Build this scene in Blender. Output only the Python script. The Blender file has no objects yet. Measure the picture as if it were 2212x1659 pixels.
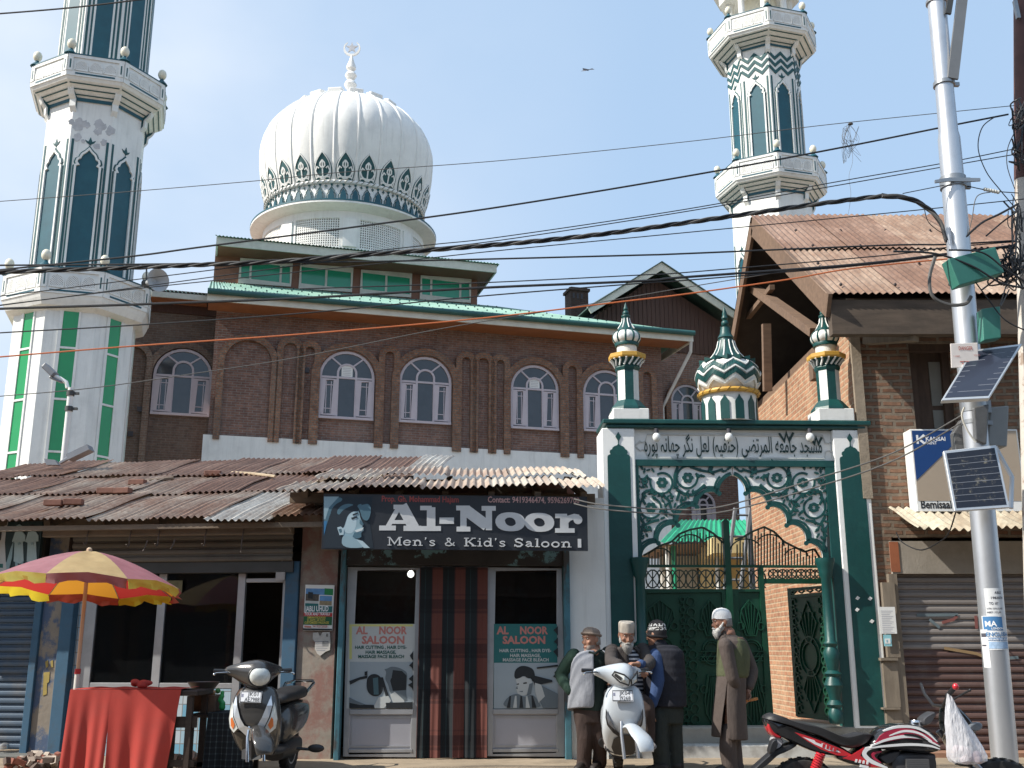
import bpy, bmesh, math, random
from math import sin, cos, pi, radians, tan, atan2, sqrt, hypot
from mathutils import Vector, Matrix
random.seed(7)
SC = bpy.context.scene
COL = SC.collection
# ------------------------------------------------------------------ camera, sky, sun, exposure
TH, FOC, CXP, CYP, CAMH = radians(14.1), 2280.0, 1106.0, 829.5, 1.2
cam = bpy.data.cameras.new('camera'); camo = bpy.data.objects.new('camera', cam); COL.objects.link(camo)
camo.location = (0, 0, CAMH); camo.rotation_euler = (pi/2 + TH, 0, 0)
cam.sensor_width = 36; cam.lens = 36*FOC/2212; cam.clip_start = .1; cam.clip_end = 3000
SC.camera = camo
SUN_E, SUN_A = radians(43), radians(18)
sdir = Vector((-cos(SUN_E)*cos(SUN_A), -cos(SUN_E)*sin(SUN_A), sin(SUN_E)))
w = bpy.data.worlds.new('World'); SC.world = w; w.use_nodes = True
nt = w.node_tree; N = nt.nodes; Lk = nt.links
bg = N['Background']; sky = N.new('ShaderNodeTexSky'); sky.sky_type = 'NISHITA'; sky.sun_disc = False
sky.sun_elevation = SUN_E; sky.sun_rotation = atan2(sdir.x, sdir.y); sky.air_density = 1.15; sky.dust_density = 0.9; sky.ozone_density = 1.6
tc = N.new('ShaderNodeTexCoord'); mp = N.new('ShaderNodeMapping'); mp.inputs['Scale'].default_value = (1.6, 1.2, 2.6)
nz = N.new('ShaderNodeTexNoise'); nz.inputs['Scale'].default_value = 1.5; nz.inputs['Detail'].default_value = 5; nz.inputs['Roughness'].default_value = .5
sep = N.new('ShaderNodeSeparateXYZ'); rx = N.new('ShaderNodeMapRange')
for k, v in (('From Min', .12), ('From Max', -.42), ('To Min', 0.0), ('To Max', .95)): rx.inputs[k].default_value = v
rn = N.new('ShaderNodeMapRange')
for k, v in (('From Min', .36), ('From Max', .72), ('To Min', .2), ('To Max', 1.0)): rn.inputs[k].default_value = v
mul = N.new('ShaderNodeMath'); mul.operation = 'MULTIPLY'
mix = N.new('ShaderNodeMix'); mix.data_type = 'RGBA'; mix.inputs[7].default_value = (5.9, 6.3, 6.9, 1)
Lk.new(tc.outputs['Generated'], mp.inputs[0]); Lk.new(mp.outputs[0], nz.inputs['Vector']); Lk.new(tc.outputs['Generated'], sep.inputs[0])
Lk.new(sep.outputs[0], rx.inputs['Value']); Lk.new(nz.outputs['Fac'], rn.inputs['Value'])
Lk.new(rx.outputs[0], mul.inputs[0]); Lk.new(rn.outputs[0], mul.inputs[1]); Lk.new(mul.outputs[0], mix.inputs[0])
hz = N.new('ShaderNodeMix'); hz.data_type = 'RGBA'; hz.inputs[0].default_value = .78; hz.inputs[7].default_value = (3.3, 4.6, 6.3, 1)
Lk.new(sky.outputs[0], hz.inputs[6]); Lk.new(hz.outputs[2], mix.inputs[6]); Lk.new(mix.outputs[2], bg.inputs[0]); bg.inputs[1].default_value = 0.117
sl = bpy.data.lights.new('sun', 'SUN'); sl.energy = 5.0; sl.angle = radians(.5); sl.color = (1, .95, .86)
so = bpy.data.objects.new('sun', sl); COL.objects.link(so); so.rotation_euler = sdir.to_track_quat('Z', 'Y').to_euler()
SC.view_settings.view_transform = 'Standard'; SC.view_settings.look = 'None'; SC.view_settings.exposure = 0.45; SC.view_settings.gamma = 1
SC.cycles.max_bounces = 6; SC.cycles.transparent_max_bounces = 12

# ------------------------------------------------------------------ measuring the photograph
def ray(px, py):
    x = (px-CXP)/FOC; y = (CYP-py)/FOC
    return Vector((x, cos(TH)-y*sin(TH), sin(TH)+y*cos(TH)))
def at(px, py, Y):
    d = ray(px, py); t = Y/d.y
    return Vector((d.x*t, Y, CAMH+d.z*t))
class Fr:                                        # a wall frame: x along the wall, y into it, z up
    def __init__(s, x, y, deg, z=0):
        s.m = Matrix.Translation((x, y, z)) @ Matrix.Rotation(radians(deg), 4, 'Z'); s.i = s.m.inverted()
    def uz(s, px, py, w=0):
        o = s.i @ Vector((0, 0, CAMH)); d = (s.i.to_3x3() @ ray(px, py)); t = (-w-o.y)/d.y
        return (o.x+d.x*t, o.z+d.z*t)
    def u(s, px, py, w=0): return s.uz(px, py, w)[0]
    def z(s, px, py, w=0): return s.uz(px, py, w)[1]

# ------------------------------------------------------------------ materials
MATS = {}
def newmat(name):
    m = bpy.data.materials.new(name); m.use_nodes = True; MATS[name] = m
    return m, m.node_tree.nodes, m.node_tree.links, m.node_tree.nodes['Principled BSDF']
def c4(c): return (c[0], c[1], c[2], 1)
def nnode(N, t, **kw):
    n = N.new(t)
    for k, v in kw.items():
        if k in n.inputs: n.inputs[k].default_value = v
        else: setattr(n, k, v)
    return n
def rgbmix(N, L, fac, a, b, bt='MIX'):
    n = N.new('ShaderNodeMix'); n.data_type = 'RGBA'; n.blend_type = bt
    for idx, v in ((0, fac), (6, a), (7, b)):
        if hasattr(v, 'links'): L.new(v, n.inputs[idx])
        else: n.inputs[idx].default_value = v if idx == 0 else c4(v)
    return n.outputs[2]
def mrange(N, L, src, a, b, c=0., d=1.):
    n = N.new('ShaderNodeMapRange'); L.new(src, n.inputs['Value'])
    for k, v in (('From Min', a), ('From Max', b), ('To Min', c), ('To Max', d)): n.inputs[k].default_value = v
    return n.outputs[0]
def noise(N, L, co, scale, detail=4, rough=.6, stretch=None):
    if stretch:
        mp = N.new('ShaderNodeMapping'); mp.inputs['Scale'].default_value = stretch; L.new(co, mp.inputs[0]); co = mp.outputs[0]
    n = nnode(N, 'ShaderNodeTexNoise', Scale=scale, Detail=detail, Roughness=rough); L.new(co, n.inputs['Vector'])
    return n.outputs['Fac']
def M(name, col, rough=.6, var=.12, vs=3., metal=0., dirt=None, damt=.5, ds=.8, dlo=.5, dhi=.7, bump=0., bs=40., spec=None, coat=0., stretch=None, trans=0., dstretch=None, streak=0.):
    if name in MATS: return MATS[name]
    m, N, L, b = newmat(name)
    co = N.new('ShaderNodeTexCoord').outputs['Object']
    f = noise(N, L, co, vs, 6, .65, stretch)
    c = rgbmix(N, L, mrange(N, L, f, .3, .7), [x*(1-var) for x in col], [min(1, x*(1+var)) for x in col])
    if dirt:
        f2 = noise(N, L, co, ds, 8, .7, dstretch)
        c = rgbmix(N, L, mrange(N, L, f2, dlo, dhi, 0, damt), c, dirt)
    if streak:
        f3 = noise(N, L, co, 1, 5, .6, (9, 9, .7))
        c = rgbmix(N, L, mrange(N, L, f3, .5, .75, 0, streak), c, (.10, .095, .085))
    L.new(c, b.inputs['Base Color']); b.inputs['Roughness'].default_value = rough; b.inputs['Metallic'].default_value = metal
    if spec is not None: b.inputs['Specular IOR Level'].default_value = spec
    if coat: b.inputs['Coat Weight'].default_value = coat; b.inputs['Coat Roughness'].default_value = .08
    if bump:
        bp = nnode(N, 'ShaderNodeBump', Strength=bump, Distance=.01); L.new(noise(N, L, co, bs, 5, .6), bp.inputs['Height']); L.new(bp.outputs[0], b.inputs['Normal'])
    return m
def brickmat(name, c1, c2, mortar, bw=.235, rh=.075, ms=.012, dirt=(.05, .04, .035), damt=.5, bump=.6, rough=.9, warp=0., dlo=.5, dhi=.8):
    m, N, L, b = newmat(name)
    co = N.new('ShaderNodeTexCoord').outputs['Object']
    s = N.new('ShaderNodeSeparateXYZ'); L.new(co, s.inputs[0])
    a = N.new('ShaderNodeMath'); L.new(s.outputs[0], a.inputs[0]); L.new(s.outputs[1], a.inputs[1])
    k = N.new('ShaderNodeCombineXYZ'); L.new(a.outputs[0], k.inputs[0]); L.new(s.outputs[2], k.inputs[1]); vec = k.outputs[0]
    if warp:
        nw = nnode(N, 'ShaderNodeTexNoise', Scale=2.5, Detail=3.); L.new(co, nw.inputs['Vector'])
        sub = N.new('ShaderNodeVectorMath'); sub.operation = 'SUBTRACT'; L.new(nw.outputs['Color'], sub.inputs[0]); sub.inputs[1].default_value = (.5, .5, .5)
        sc = N.new('ShaderNodeVectorMath'); sc.operation = 'SCALE'; L.new(sub.outputs[0], sc.inputs[0]); sc.inputs['Scale'].default_value = warp
        ad = N.new('ShaderNodeVectorMath'); L.new(vec, ad.inputs[0]); L.new(sc.outputs[0], ad.inputs[1]); vec = ad.outputs[0]
    t = nnode(N, 'ShaderNodeTexBrick', Scale=1.0); L.new(vec, t.inputs['Vector'])
    t.inputs['Color1'].default_value = c4(c1); t.inputs['Color2'].default_value = c4(c2); t.inputs['Mortar'].default_value = c4(mortar)
    t.inputs['Brick Width'].default_value = bw; t.inputs['Row Height'].default_value = rh; t.inputs['Mortar Size'].default_value = ms; t.inputs['Mortar Smooth'].default_value = .3; t.inputs['Bias'].default_value = -.1
    c = t.outputs['Color']
    f = noise(N, L, co, 9, 4, .7)
    c = rgbmix(N, L, mrange(N, L, f, .3, .75, 0, .55), c, (.0, .0, .0), 'MIX') if False else rgbmix(N, L, .75, c, rgbmix(N, L, mrange(N, L, f, .3, .7), (.6, .6, .6), (1.35, 1.3, 1.25)), 'MULTIPLY')
    f2 = noise(N, L, co, .7, 7, .7)
    c = rgbmix(N, L, mrange(N, L, f2, dlo, dhi, 0, damt), c, dirt)
    c = rgbmix(N, L, mrange(N, L, noise(N, L, co, 1, 6, .7, (1.1, 1.1, .35)), .5, .8, 0, .5), c, [x*1.3 for x in mortar])
    L.new(c, b.inputs['Base Color']); b.inputs['Roughness'].default_value = rough
    inv = N.new('ShaderNodeMath'); inv.operation = 'SUBTRACT'; inv.inputs[0].default_value = 1; L.new(t.outputs['Fac'], inv.inputs[1])
    ad2 = N.new('ShaderNodeMath'); ad2.operation = 'MULTIPLY_ADD'; L.new(f, ad2.inputs[0]); ad2.inputs[1].default_value = .5; L.new(inv.outputs[0], ad2.inputs[2])
    bp = nnode(N, 'ShaderNodeBump', Strength=bump, Distance=.02); L.new(ad2.outputs[0], bp.inputs['Height']); L.new(bp.outputs[0], b.inputs['Normal'])
    return m
def rustmat(name, base, rust, thr, amt=.9, rough=.65, metal=.15):
    m, N, L, b = newmat(name)
    co = N.new('ShaderNodeTexCoord').outputs['Object']
    f = noise(N, L, co, 1.3, 8, .72); g = noise(N, L, co, 14, 5, .7); h = noise(N, L, co, .9, 5, .6, (7, 1.2, 1.2))
    c = rgbmix(N, L, mrange(N, L, f, thr-.13, thr+.13, 0, amt), base, rust)
    c = rgbmix(N, L, mrange(N, L, h, .42, .72, 0, .6), c, [x*.55 for x in rust])
    c = rgbmix(N, L, .7, c, rgbmix(N, L, mrange(N, L, g, .3, .7), (.65, .65, .65), (1.3, 1.3, 1.3)), 'MULTIPLY')
    L.new(c, b.inputs['Base Color']); b.inputs['Roughness'].default_value = rough; b.inputs['Metallic'].default_value = metal
    return m
def glassmat(name, tint=(.02, .025, .03), alpha=.8, rough=.02):
    m, N, L, b = newmat(name)
    b.inputs['Base Color'].default_value = c4(tint); b.inputs['Roughness'].default_value = rough; b.inputs['Alpha'].default_value = alpha
    b.inputs['Specular IOR Level'].default_value = .6
    return m
WHITE = M('white paint', (.74, .74, .71), .55, .05, 2, dirt=(.42, .41, .39), damt=.45, ds=1.1, dlo=.52, dhi=.8, streak=.18, bump=.15, bs=25)
DOMEW = M('dome white', (.78, .77, .74), .6, .05, 2, dirt=(.45, .44, .42), damt=.35, ds=1.2, dlo=.5, dhi=.8, streak=.15)
TEAL = M('teal paint', (.006, .075, .105), .5, .15, 2.5, dirt=(.02, .12, .15), damt=.4, ds=1.5)
GWHITE = M('gate white', (.80, .80, .78), .55, .04, 2, dirt=(.5, .5, .48), damt=.35, ds=2, dlo=.55, dhi=.8, bump=.15, bs=25)
GREEN = M('gate green', (.004, .056, .053), .45, .14, 3, dirt=(.02, .12, .10), damt=.45, ds=2, bump=.2, bs=18)
LEAFG = M('gate leaf green', (.004, .05, .026), .4, .15, 3, dirt=(.02, .08, .05), damt=.3, ds=3)
GOLD = M('gold paint', (.55, .31, .05), .5, .15, 6)
CREAM = M('cream globe', (.72, .68, .55), .35, .08, 4)
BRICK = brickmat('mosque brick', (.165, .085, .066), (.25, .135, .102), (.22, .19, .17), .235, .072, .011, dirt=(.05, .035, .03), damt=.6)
BRICKD = brickmat('shaded recess brick', (.13, .085, .068), (.18, .12, .095), (.17, .15, .13), .235, .072, .011, dirt=(.16, .13, .10), damt=.5)  # darker copy of the mosque brick, the bay's shade put into the colour
BRICKT = brickmat('trim brick', (.19, .085, .05), (.30, .16, .10), (.15, .13, .11), .13, .072, .012, damt=.3)
OLDBRICK = brickmat('old brick', (.175, .09, .055), (.255, .145, .092), (.20, .16, .12), .26, .085, .022, dirt=(.08, .06, .045), damt=.6, warp=.05, bump=1.0)
SUNBRICK = brickmat('sunlit side brick', (.32, .15, .085), (.40, .21, .12), (.40, .30, .20), .24, .078, .014, damt=.3, warp=.02)  # brighter, more orange brick; sunlight on the side wall put into the colour
CLAD = M('brown cladding', (.085, .042, .03), .7, .2, 2, stretch=(14, 14, .5))
BRPAINT = M('brown paint', (.22, .095, .055), .6, .12, 2)
FASC = M('fascia cream', (.62, .60, .52), .6, .1, 3, dirt=(.3, .28, .22), damt=.4)
SOFFIT = M('soffit board', (.30, .12, .055), .6, .15, 1, stretch=(3, 3, 3))
GROOF = M('green roof', (.20, .36, .30), .42, .2, 1.5, dirt=(.30, .40, .33), damt=.7, ds=.8, metal=.1)
GGLASS = M('green glazing', (.03, .30, .17), .12, .12, .7, spec=.6)
GGLASS2 = M('bright green glazing', (.012, .27, .085), .12, .12, .7, spec=.6)
DGLASS = M('dark window glass', (.035, .037, .042), .08, .35, 1.2, spec=.8)
PINKF = M('pinkish frame paint', (.50, .44, .47), .5, .06, 4)
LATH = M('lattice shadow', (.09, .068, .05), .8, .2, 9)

# ------------------------------------------------------------------ mesh building
class MB:
    def __init__(s): s.v = []; s.f = []; s.fm = []; s.ms = []; s.map = None; s.sm = []
    def add(s, vs, fs, mat, smooth=False):
        if mat not in s.ms: s.ms.append(mat)
        k = s.ms.index(mat); n = len(s.v)
        for p in vs:
            p = Vector(p)
            if s.map: p = Vector(s.map(p))
            s.v.append(p)
        for f in fs: s.f.append([n+i for i in f]); s.fm.append(k); s.sm.append(smooth)
        return s
    def box(s, x0, x1, y0, y1, z0, z1, mat, mtx=None):
        vs = [Vector((x, y, z)) for z in (z0, z1) for y in (y0, y1) for x in (x0, x1)]
        if mtx is not None: vs = [mtx @ p for p in vs]
        return s.add(vs, [(0, 2, 3, 1), (4, 5, 7, 6), (0, 1, 5, 4), (2, 6, 7, 3), (0, 4, 6, 2), (1, 3, 7, 5)], mat)
    def poly(s, pts, y0, y1, mat):               # outline in x,z extruded from y0 (front) to y1
        n = len(pts)
        a = sum(pts[i][0]*pts[(i+1) % n][1]-pts[(i+1) % n][0]*pts[i][1] for i in range(n))
        if a < 0: pts = pts[::-1]
        vs = [(p[0], y0, p[1]) for p in pts]+[(p[0], y1, p[1]) for p in pts]
        fs = [list(range(n)), list(range(2*n-1, n-1, -1))]+[(i, i+n, (i+1) % n+n, (i+1) % n) for i in range(n)]
        return s.add(vs, fs, mat)
    def strip(s, pts, wd, y0, y1, mat, closed=False, taper=None):   # thick line in x,z
        n = len(pts); P = [Vector((p[0], p[1])) for p in pts]; L_ = []; R_ = []
        for i in range(n):
            a = P[(i-1) % n] if (closed or i) else P[i]; b = P[(i+1) % n] if (closed or i < n-1) else P[i]
            t = b-a
            if t.length < 1e-9: t = Vector((1, 0))
            t.normalize(); nn = Vector((-t.y, t.x))
            w_ = wd*.5*(taper[i] if taper else 1)
            d1 = (P[i]-a); 
            if d1.length > 1e-9 and (b-P[i]).length > 1e-9:
                c_ = abs(d1.normalized().dot(t)); w_ /= max(.5, c_)
            L_.append(P[i]+nn*w_); R_.append(P[i]-nn*w_)
        vs = []
        for l, r in zip(L_, R_): vs += [(l.x, y0, l.y), (r.x, y0, r.y), (r.x, y1, r.y), (l.x, y1, l.y)]
        fs = []
        for i in range(n if closed else n-1):
            a = 4*i; b = 4*((i+1) % n)
            fs += [(a, b, b+1, a+1), (a+1, b+1, b+2, a+2), (a+2, b+2, b+3, a+3), (a+3, b+3, b, a)]
        if not closed: fs += [(0, 1, 2, 3), (4*n-1, 4*n-2, 4*n-3, 4*n-4)]
        return s.add(vs, fs, mat)
    def tube(s, pts, r, mat, n=8, closed=False, caps=True):
        P = [Vector(p) for p in pts]; m = len(P); vs = []; up = None
        rr = r if isinstance(r, (list, tuple)) else [r]*m
        for i in range(m):
            a = P[i-1] if (i or closed) else P[i]; b = P[(i+1) % m] if (i < m-1 or closed) else P[i]
            t = (b-a).normalized()
            if up is None:
                up = Vector((0, 0, 1)) if abs(t.z) < .9 else Vector((1, 0, 0))
            up = (up-t*up.dot(t)).normalized(); sd = t.cross(up)
            for k in range(n):
                q = 2*pi*k/n; vs.append(P[i]+(up*cos(q)+sd*sin(q))*rr[i])
        fs = []
        for i in range(m if closed else m-1):
            for k in range(n):
                a = i*n; b = ((i+1) % m)*n; fs.append((a+k, a+(k+1) % n, b+(k+1) % n, b+k))
        if caps and not closed: fs += [list(range(n-1, -1, -1)), list(range((m-1)*n, m*n))]
        return s.add(vs, fs, mat, n > 5)
    def lathe(s, prof, mat, n=24, c=(0, 0, 0), ph=0., smooth=None, rf=None, sx=1., sy=1.):
        vs = []; m = len(prof)
        for r, z in prof:
            for k in range(n):
                q = 2*pi*k/n+ph; R_ = r*(rf(q, z) if rf else 1)
                vs.append((c[0]+R_*cos(q)*sx, c[1]+R_*sin(q)*sy, c[2]+z))
        fs = [(i*n+k, i*n+(k+1) % n, (i+1)*n+(k+1) % n, (i+1)*n+k) for i in range(m-1) for k in range(n)]
        fs += [list(range(n-1, -1, -1)), list(range((m-1)*n, m*n))]
        return s.add(vs, fs, mat, (n > 8) if smooth is None else smooth)
    def ball(s, c, r, mat, n=14, sx=1, sy=1, sz=1):
        prof = [(max(.001, r*sin(pi*i/(n//2+1))), -r*cos(pi*i/(n//2+1))*sz) for i in range(n//2+2)]
        return s.lathe(prof, mat, n, c, sx=sx, sy=sy)
    def loft(s, rings, mat, smooth=True, caps=True, closed=True):
        n = len(rings[0]); vs = [p for r in rings for p in r]; m = len(rings)
        fs = [(i*n+k, i*n+(k+1) % n, (i+1)*n+(k+1) % n, (i+1)*n+k) for i in range(m-1) for k in range(n if closed else n-1)]
        if caps and closed: fs += [list(range(n-1, -1, -1)), list(range((m-1)*n, m*n))]
        return s.add(vs, fs, mat, smooth)
    def text(s, body, x, z, h, mat, y0=-.003, y1=0., align='LEFT', width=None, bold=0., shear=0., depth=True, rev=False, space=1.):
        c = bpy.data.curves.new('lettering', 'FONT'); c.body = body; c.align_x = align; c.size = h/.72; c.offset = bold*h; c.shear = shear; c.resolution_u = 2; c.space_character = space
        o = bpy.data.objects.new('lettering', c); COL.objects.link(o)
        dg = bpy.context.evaluated_depsgraph_get(); dg.update(); me = o.evaluated_get(dg).to_mesh()
        xs = [v.co.x for v in me.vertices]; k = 1.
        if width and xs: k = width/(max(xs)-min(xs))
        vs = [(x+v.co.x*k, y0, z+v.co.y) for v in me.vertices]; fs = [list(p.vertices) for p in me.polygons]
        o.evaluated_get(dg).to_mesh_clear(); COL.objects.unlink(o); bpy.data.objects.remove(o); bpy.data.curves.remove(c)
        return s.add(vs, fs, mat)
    def build(s, name, parent=None, mtx=None, bevel=0., seg=1, sub=0, remesh=0., smooth_it=0, sharp=40, disp=None, solid=0.):
        me = bpy.data.meshes.new(name); me.from_pydata([tuple(v) for v in s.v], [], s.f)
        for m in s.ms: me.materials.append(m)
        me.polygons.foreach_set('material_index', s.fm); me.polygons.foreach_set('use_smooth', s.sm); me.update()
        if any(s.sm): me.set_sharp_from_angle(angle=radians(sharp))
        o = bpy.data.objects.new(name, me); COL.objects.link(o)
        if mtx is not None: o.matrix_world = mtx
        if parent: o.parent = parent
        if solid: md = o.modifiers.new('solid', 'SOLIDIFY'); md.thickness = solid; md.offset = 0
        if remesh:
            md = o.modifiers.new('remesh', 'REMESH'); md.mode = 'VOXEL'; md.voxel_size = remesh; md.use_smooth_shade = True
            if smooth_it: md = o.modifiers.new('smooth', 'SMOOTH'); md.factor = .5; md.iterations = smooth_it
        if sub: md = o.modifiers.new('sub', 'SUBSURF'); md.levels = md.render_levels = sub
        if bevel: md = o.modifiers.new('bevel', 'BEVEL'); md.width = bevel; md.segments = seg; md.limit_method = 'ANGLE'
        return o
def thing(name, label, cat, mtx=None, group=None):
    o = bpy.data.objects.new(name, None); COL.objects.link(o); o.empty_display_size = .1
    if mtx is not None: o.matrix_world = mtx
    o['label'] = label; o['category'] = cat
    if group: o['group'] = group
    return o
def tag(o, label, cat, group=None):
    o['label'] = label; o['category'] = cat
    if group: o['group'] = group
    return o
def struct(o): o['kind'] = 'structure'; return o
def copy_tree(o, parent=None):
    c = o.copy(); COL.objects.link(c)
    if parent: c.parent = parent
    for ch in list(o.children): copy_tree(ch, c)
    return c
def arc(cx, cz, r, a0, a1, n=12, rz=None):
    return [(cx+r*cos(radians(a0+(a1-a0)*i/n)), cz+(rz or r)*sin(radians(a0+(a1-a0)*i/n))) for i in range(n+1)]
def smoothline(pts, k=6):                        # Catmull-Rom through points
    P = [Vector(p) for p in pts]; out = []
    for i in range(len(P)-1):
        a = P[max(0, i-1)]; b = P[i]; c = P[i+1]; d = P[min(len(P)-1, i+2)]
        for j in range(k):
            t = j/k; out.append(.5*((2*b)+(c-a)*t+(2*a-5*b+4*c-d)*t*t+(3*b-a-3*c+d)*t**3))
    out.append(P[-1]); return out
def facemap(k, a, n=8):                          # face k of a prism with apothem a: x along face, -y outwards
    R_ = Matrix.Rotation(2*pi*k/n, 4, 'Z')
    return lambda p: R_ @ Vector((p.x, p.y-a, p.z))
def rect(x0, x1, z0, z1): return [(x0, z0), (x1, z0), (x1, z1), (x0, z1)]
def corr(mb, o, ud, vd, nd, wid, ln, mats, sheet=.78, pitch=.078, amp=.014, rag=0., seed=0, lap=.02):   # corrugated sheets side by side
    rnd = random.Random(seed); o = Vector(o); ud = Vector(ud).normalized(); vd = Vector(vd).normalized(); nd = Vector(nd).normalized()
    x = 0.; i = 0
    while x < wid-.02:
        sw = min(sheet, wid-x); mat = mats[rnd.randrange(len(mats))]; n = max(4, int(sw/pitch*6)); lift = lap*(i % 2)+rnd.uniform(0, .006)
        r0 = rnd.uniform(-rag, rag); r1 = rnd.uniform(-rag, rag); tilt = rnd.uniform(-1, 1)*rag*.25; tw = rnd.uniform(-1, 1)*rag*.3
        rows = 5; vs = []
        for j in range(rows+1):
            t = j/rows
            for q in range(n+1):
                a = sw*q/n*1.04; zz = amp*sin(2*pi*(x+a)/pitch)+lift+tilt*(a/sw-.5)+rag*.12*sin(7*t+i)+tw*t*(a/sw-.5)
                vs.append(o+ud*(x+a)+vd*((ln+r1-r0)*t+r0)+nd*zz)
        fs = [(j*(n+1)+q, j*(n+1)+q+1, (j+1)*(n+1)+q+1, (j+1)*(n+1)+q) for j in range(rows) for q in range(n)]
        mb.add(vs, fs, mat, True); x += sw; i += 1
    return mb
# ------------------------------------------------------------------ ground
GROUND = M('dusty ground', (.30, .235, .165), .95, .22, 1.5, dirt=(.16, .125, .09), damt=.7, ds=1.2, bump=.5, bs=30)
mb = MB(); xs = [-900, -60, -20]+[-10+.5*i for i in range(41)]+[20, 60, 900]; ys = [-900, -40, 4, 7, 8.8]+[9.1+.3*i for i in range(10)]+[12.2, 13, 20, 60, 1500]
rg = random.Random(3)
def gz(y): return -.26+.26*min(1, max(0, (y-8.9)/1.0))
vs = [(x, y, gz(y)+(rg.uniform(-.008, .008) if 7 < y < 12.3 and abs(x) < 11 else 0)) for y in ys for x in xs]; nx = len(xs)
mb.add(vs, [(j*nx+i, j*nx+i+1, (j+1)*nx+i+1, (j+1)*nx+i) for j in range(len(ys)-1) for i in range(nx-1)], GROUND, True)
struct(mb.build('ground'))
ROAD = M('dusty asphalt', (.115, .108, .10), .95, .2, 2, dirt=(.2, .17, .13), damt=.6, ds=.9, bump=.3)
mb = MB(); mb.add([(-300, -6.6, -.252), (300, -6.6, -.252), (300, 8.7, -.252), (-300, 8.7, -.252)], [(0, 1, 2, 3)], ROAD); struct(mb.build('road'))

# ------------------------------------------------------------------ mosque
MQ = Fr(at(700, 850, 29.5).x, 29.5, 16)
mosque = thing('mosque', 'brick mosque with white ribbed dome, green tin roof and arched windows', 'mosque', MQ.m)
u0, u1 = MQ.u(455, 850), MQ.u(1431, 850); zs = MQ.z(648, 686); zp = MQ.z(868, 962); zf1 = MQ.z(648, 651, 1.0); zf0 = zs
REC = 1.1
mb = MB(); mb.box(u0, u1, 0, 13, 0, zs, BRICK); mb.build('wall', mosque)
ur0 = MQ.u(262, 850, -REC)-1.2
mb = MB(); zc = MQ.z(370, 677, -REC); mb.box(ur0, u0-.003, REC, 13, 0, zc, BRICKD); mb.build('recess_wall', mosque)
mb = MB(); zt = MQ.z(370, 628, -REC); mb.box(ur0, u0-.003, REC-.06, 12.9, zc+.003, zt, CLAD)
for i in range(int((u0-ur0)/.14)): mb.box(ur0+.14*i, ur0+.14*i+.03, REC-.085, REC-.063, zc+.01, zt-.01, CLAD)
mb.build('cladding', mosque)
mb = MB(); mb.box(u0-.12, u1+.1, -.1, -.003, 0, zp, WHITE); mb.build('plinth', mosque)
# eaves, gutter, roof
ue0, ue1 = MQ.u(447, 650, 1.05), MQ.u(1497, 715, 1.05)
mb = MB(); mb.box(ue0+.03, ue1-.03, -1.0, -.003, zs-.0, zs+.04, SOFFIT); mb.build('soffit', mosque)
mb = MB(); mb.box(ue0, ue1, -1.05, -1.0, zs-.05, zf1, FASC); mb.box(ue1-.05, ue1, -.997, 6, zs-.05, zf1, FASC); mb.build('fascia', mosque)
mb = MB()
mb.tube([(ue0, -1.14, zf1+.03), (ue1, -1.14, zf1+.03)], .085, M('gutter teal', (.02, .09, .085), .5, .2), 10); mb.build('gutter', mosque)
CW = -3.2                                         # clerestory plane
zcl = MQ.z(745, 632, CW); ucl0, ucl1 = MQ.u(462, 590, CW), MQ.u(1031, 630, CW)
ro = Vector((ue0, -1.12, zf1+.06)); vd = Vector((0, -CW+1.12, zcl-zf1-.06)); nd = Vector((0, -vd.z, vd.y)).normalized()
mb = MB(); wid = ue1-ue0
n = int(wid/.1)*2; rows = 1
for q in range(n+1): pass
def slope(mb, a, b, c, d, mat, pitch=.11, amp=.018):       # corrugated quad a-b eave, d-c ridge
    a, b, c, d = map(Vector, (a, b, c, d)); n = int((b-a).length/pitch*4); nn = (b-a).cross(d-a).normalized(); vs = []
    for j in range(3):
        for q in range(n+1):
            t = q/n; s_ = j/2; p = (a.lerp(b, t)).lerp(d.lerp(c, t), s_); vs.append(p+nn*amp*sin(q*pi/2))
    mb.add(vs, [(j*(n+1)+q, j*(n+1)+q+1, (j+1)*(n+1)+q+1, (j+1)*(n+1)+q) for j in range(2) for q in range(n)], mat, True)
zr = zcl; ucr = MQ.u(1050, 650, CW)
slope(mb, (ue0, -1.12, zf1+.06), (ue1, -1.12, zf1+.06), (ucr+.4, -CW+.2, zr+.05), (ue0, -CW+.2, zr+.05), GROOF)
slope(mb, (ue1, -1.1, zf1+.058), (ue1, 13, zf1+.058), (ucr+.4, 10, zr+.05), (ucr+.4, -CW+.2, zr+.05), GROOF)
mb.add([(ue0, -CW+.2, zr+.04), (ucr+.4, -CW+.2, zr+.04), (ucr+.4, 13, zr+.04), (ue0, 13, zr+.04)], [(0, 1, 2, 3)], GROOF)
RIV = M('roof bolt', (.02, .06, .06), .5)
rv = random.Random(2)
for j in range(4):
    for i in range(46):
        t = .1+.26*j; p = Vector((ue0+.3+i*(wid-.6)/46+.12*(j % 2), -1.12, zf1+.06))+vd*t+nd*.02
        if p.x < ue1-(ue1-ucr)*t-.2: mb.ball(p, .028, RIV, 5)
mb.build('roof', mosque)
# small eave over the recessed bay
zre = MQ.z(420, 636, -REC+.7); mb = MB()
ua, ub = MQ.u(318, 615, -REC+.7)-1.2, ue0-.02
mb.box(ua, ub, REC-.7, REC-.65, zre-.16, zre, FASC); slope(mb, (ua, REC-.72, zre+.03), (ub, REC-.72, zre+.03), (ub, 4.6, zr+.0), (ua, 4.6, zr+.0), GROOF)
mb.box(ua, ub, REC-.64, REC-.066, zre-.16, zre-.12, SOFFIT); mb.build('recess_roof', mosque)
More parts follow.
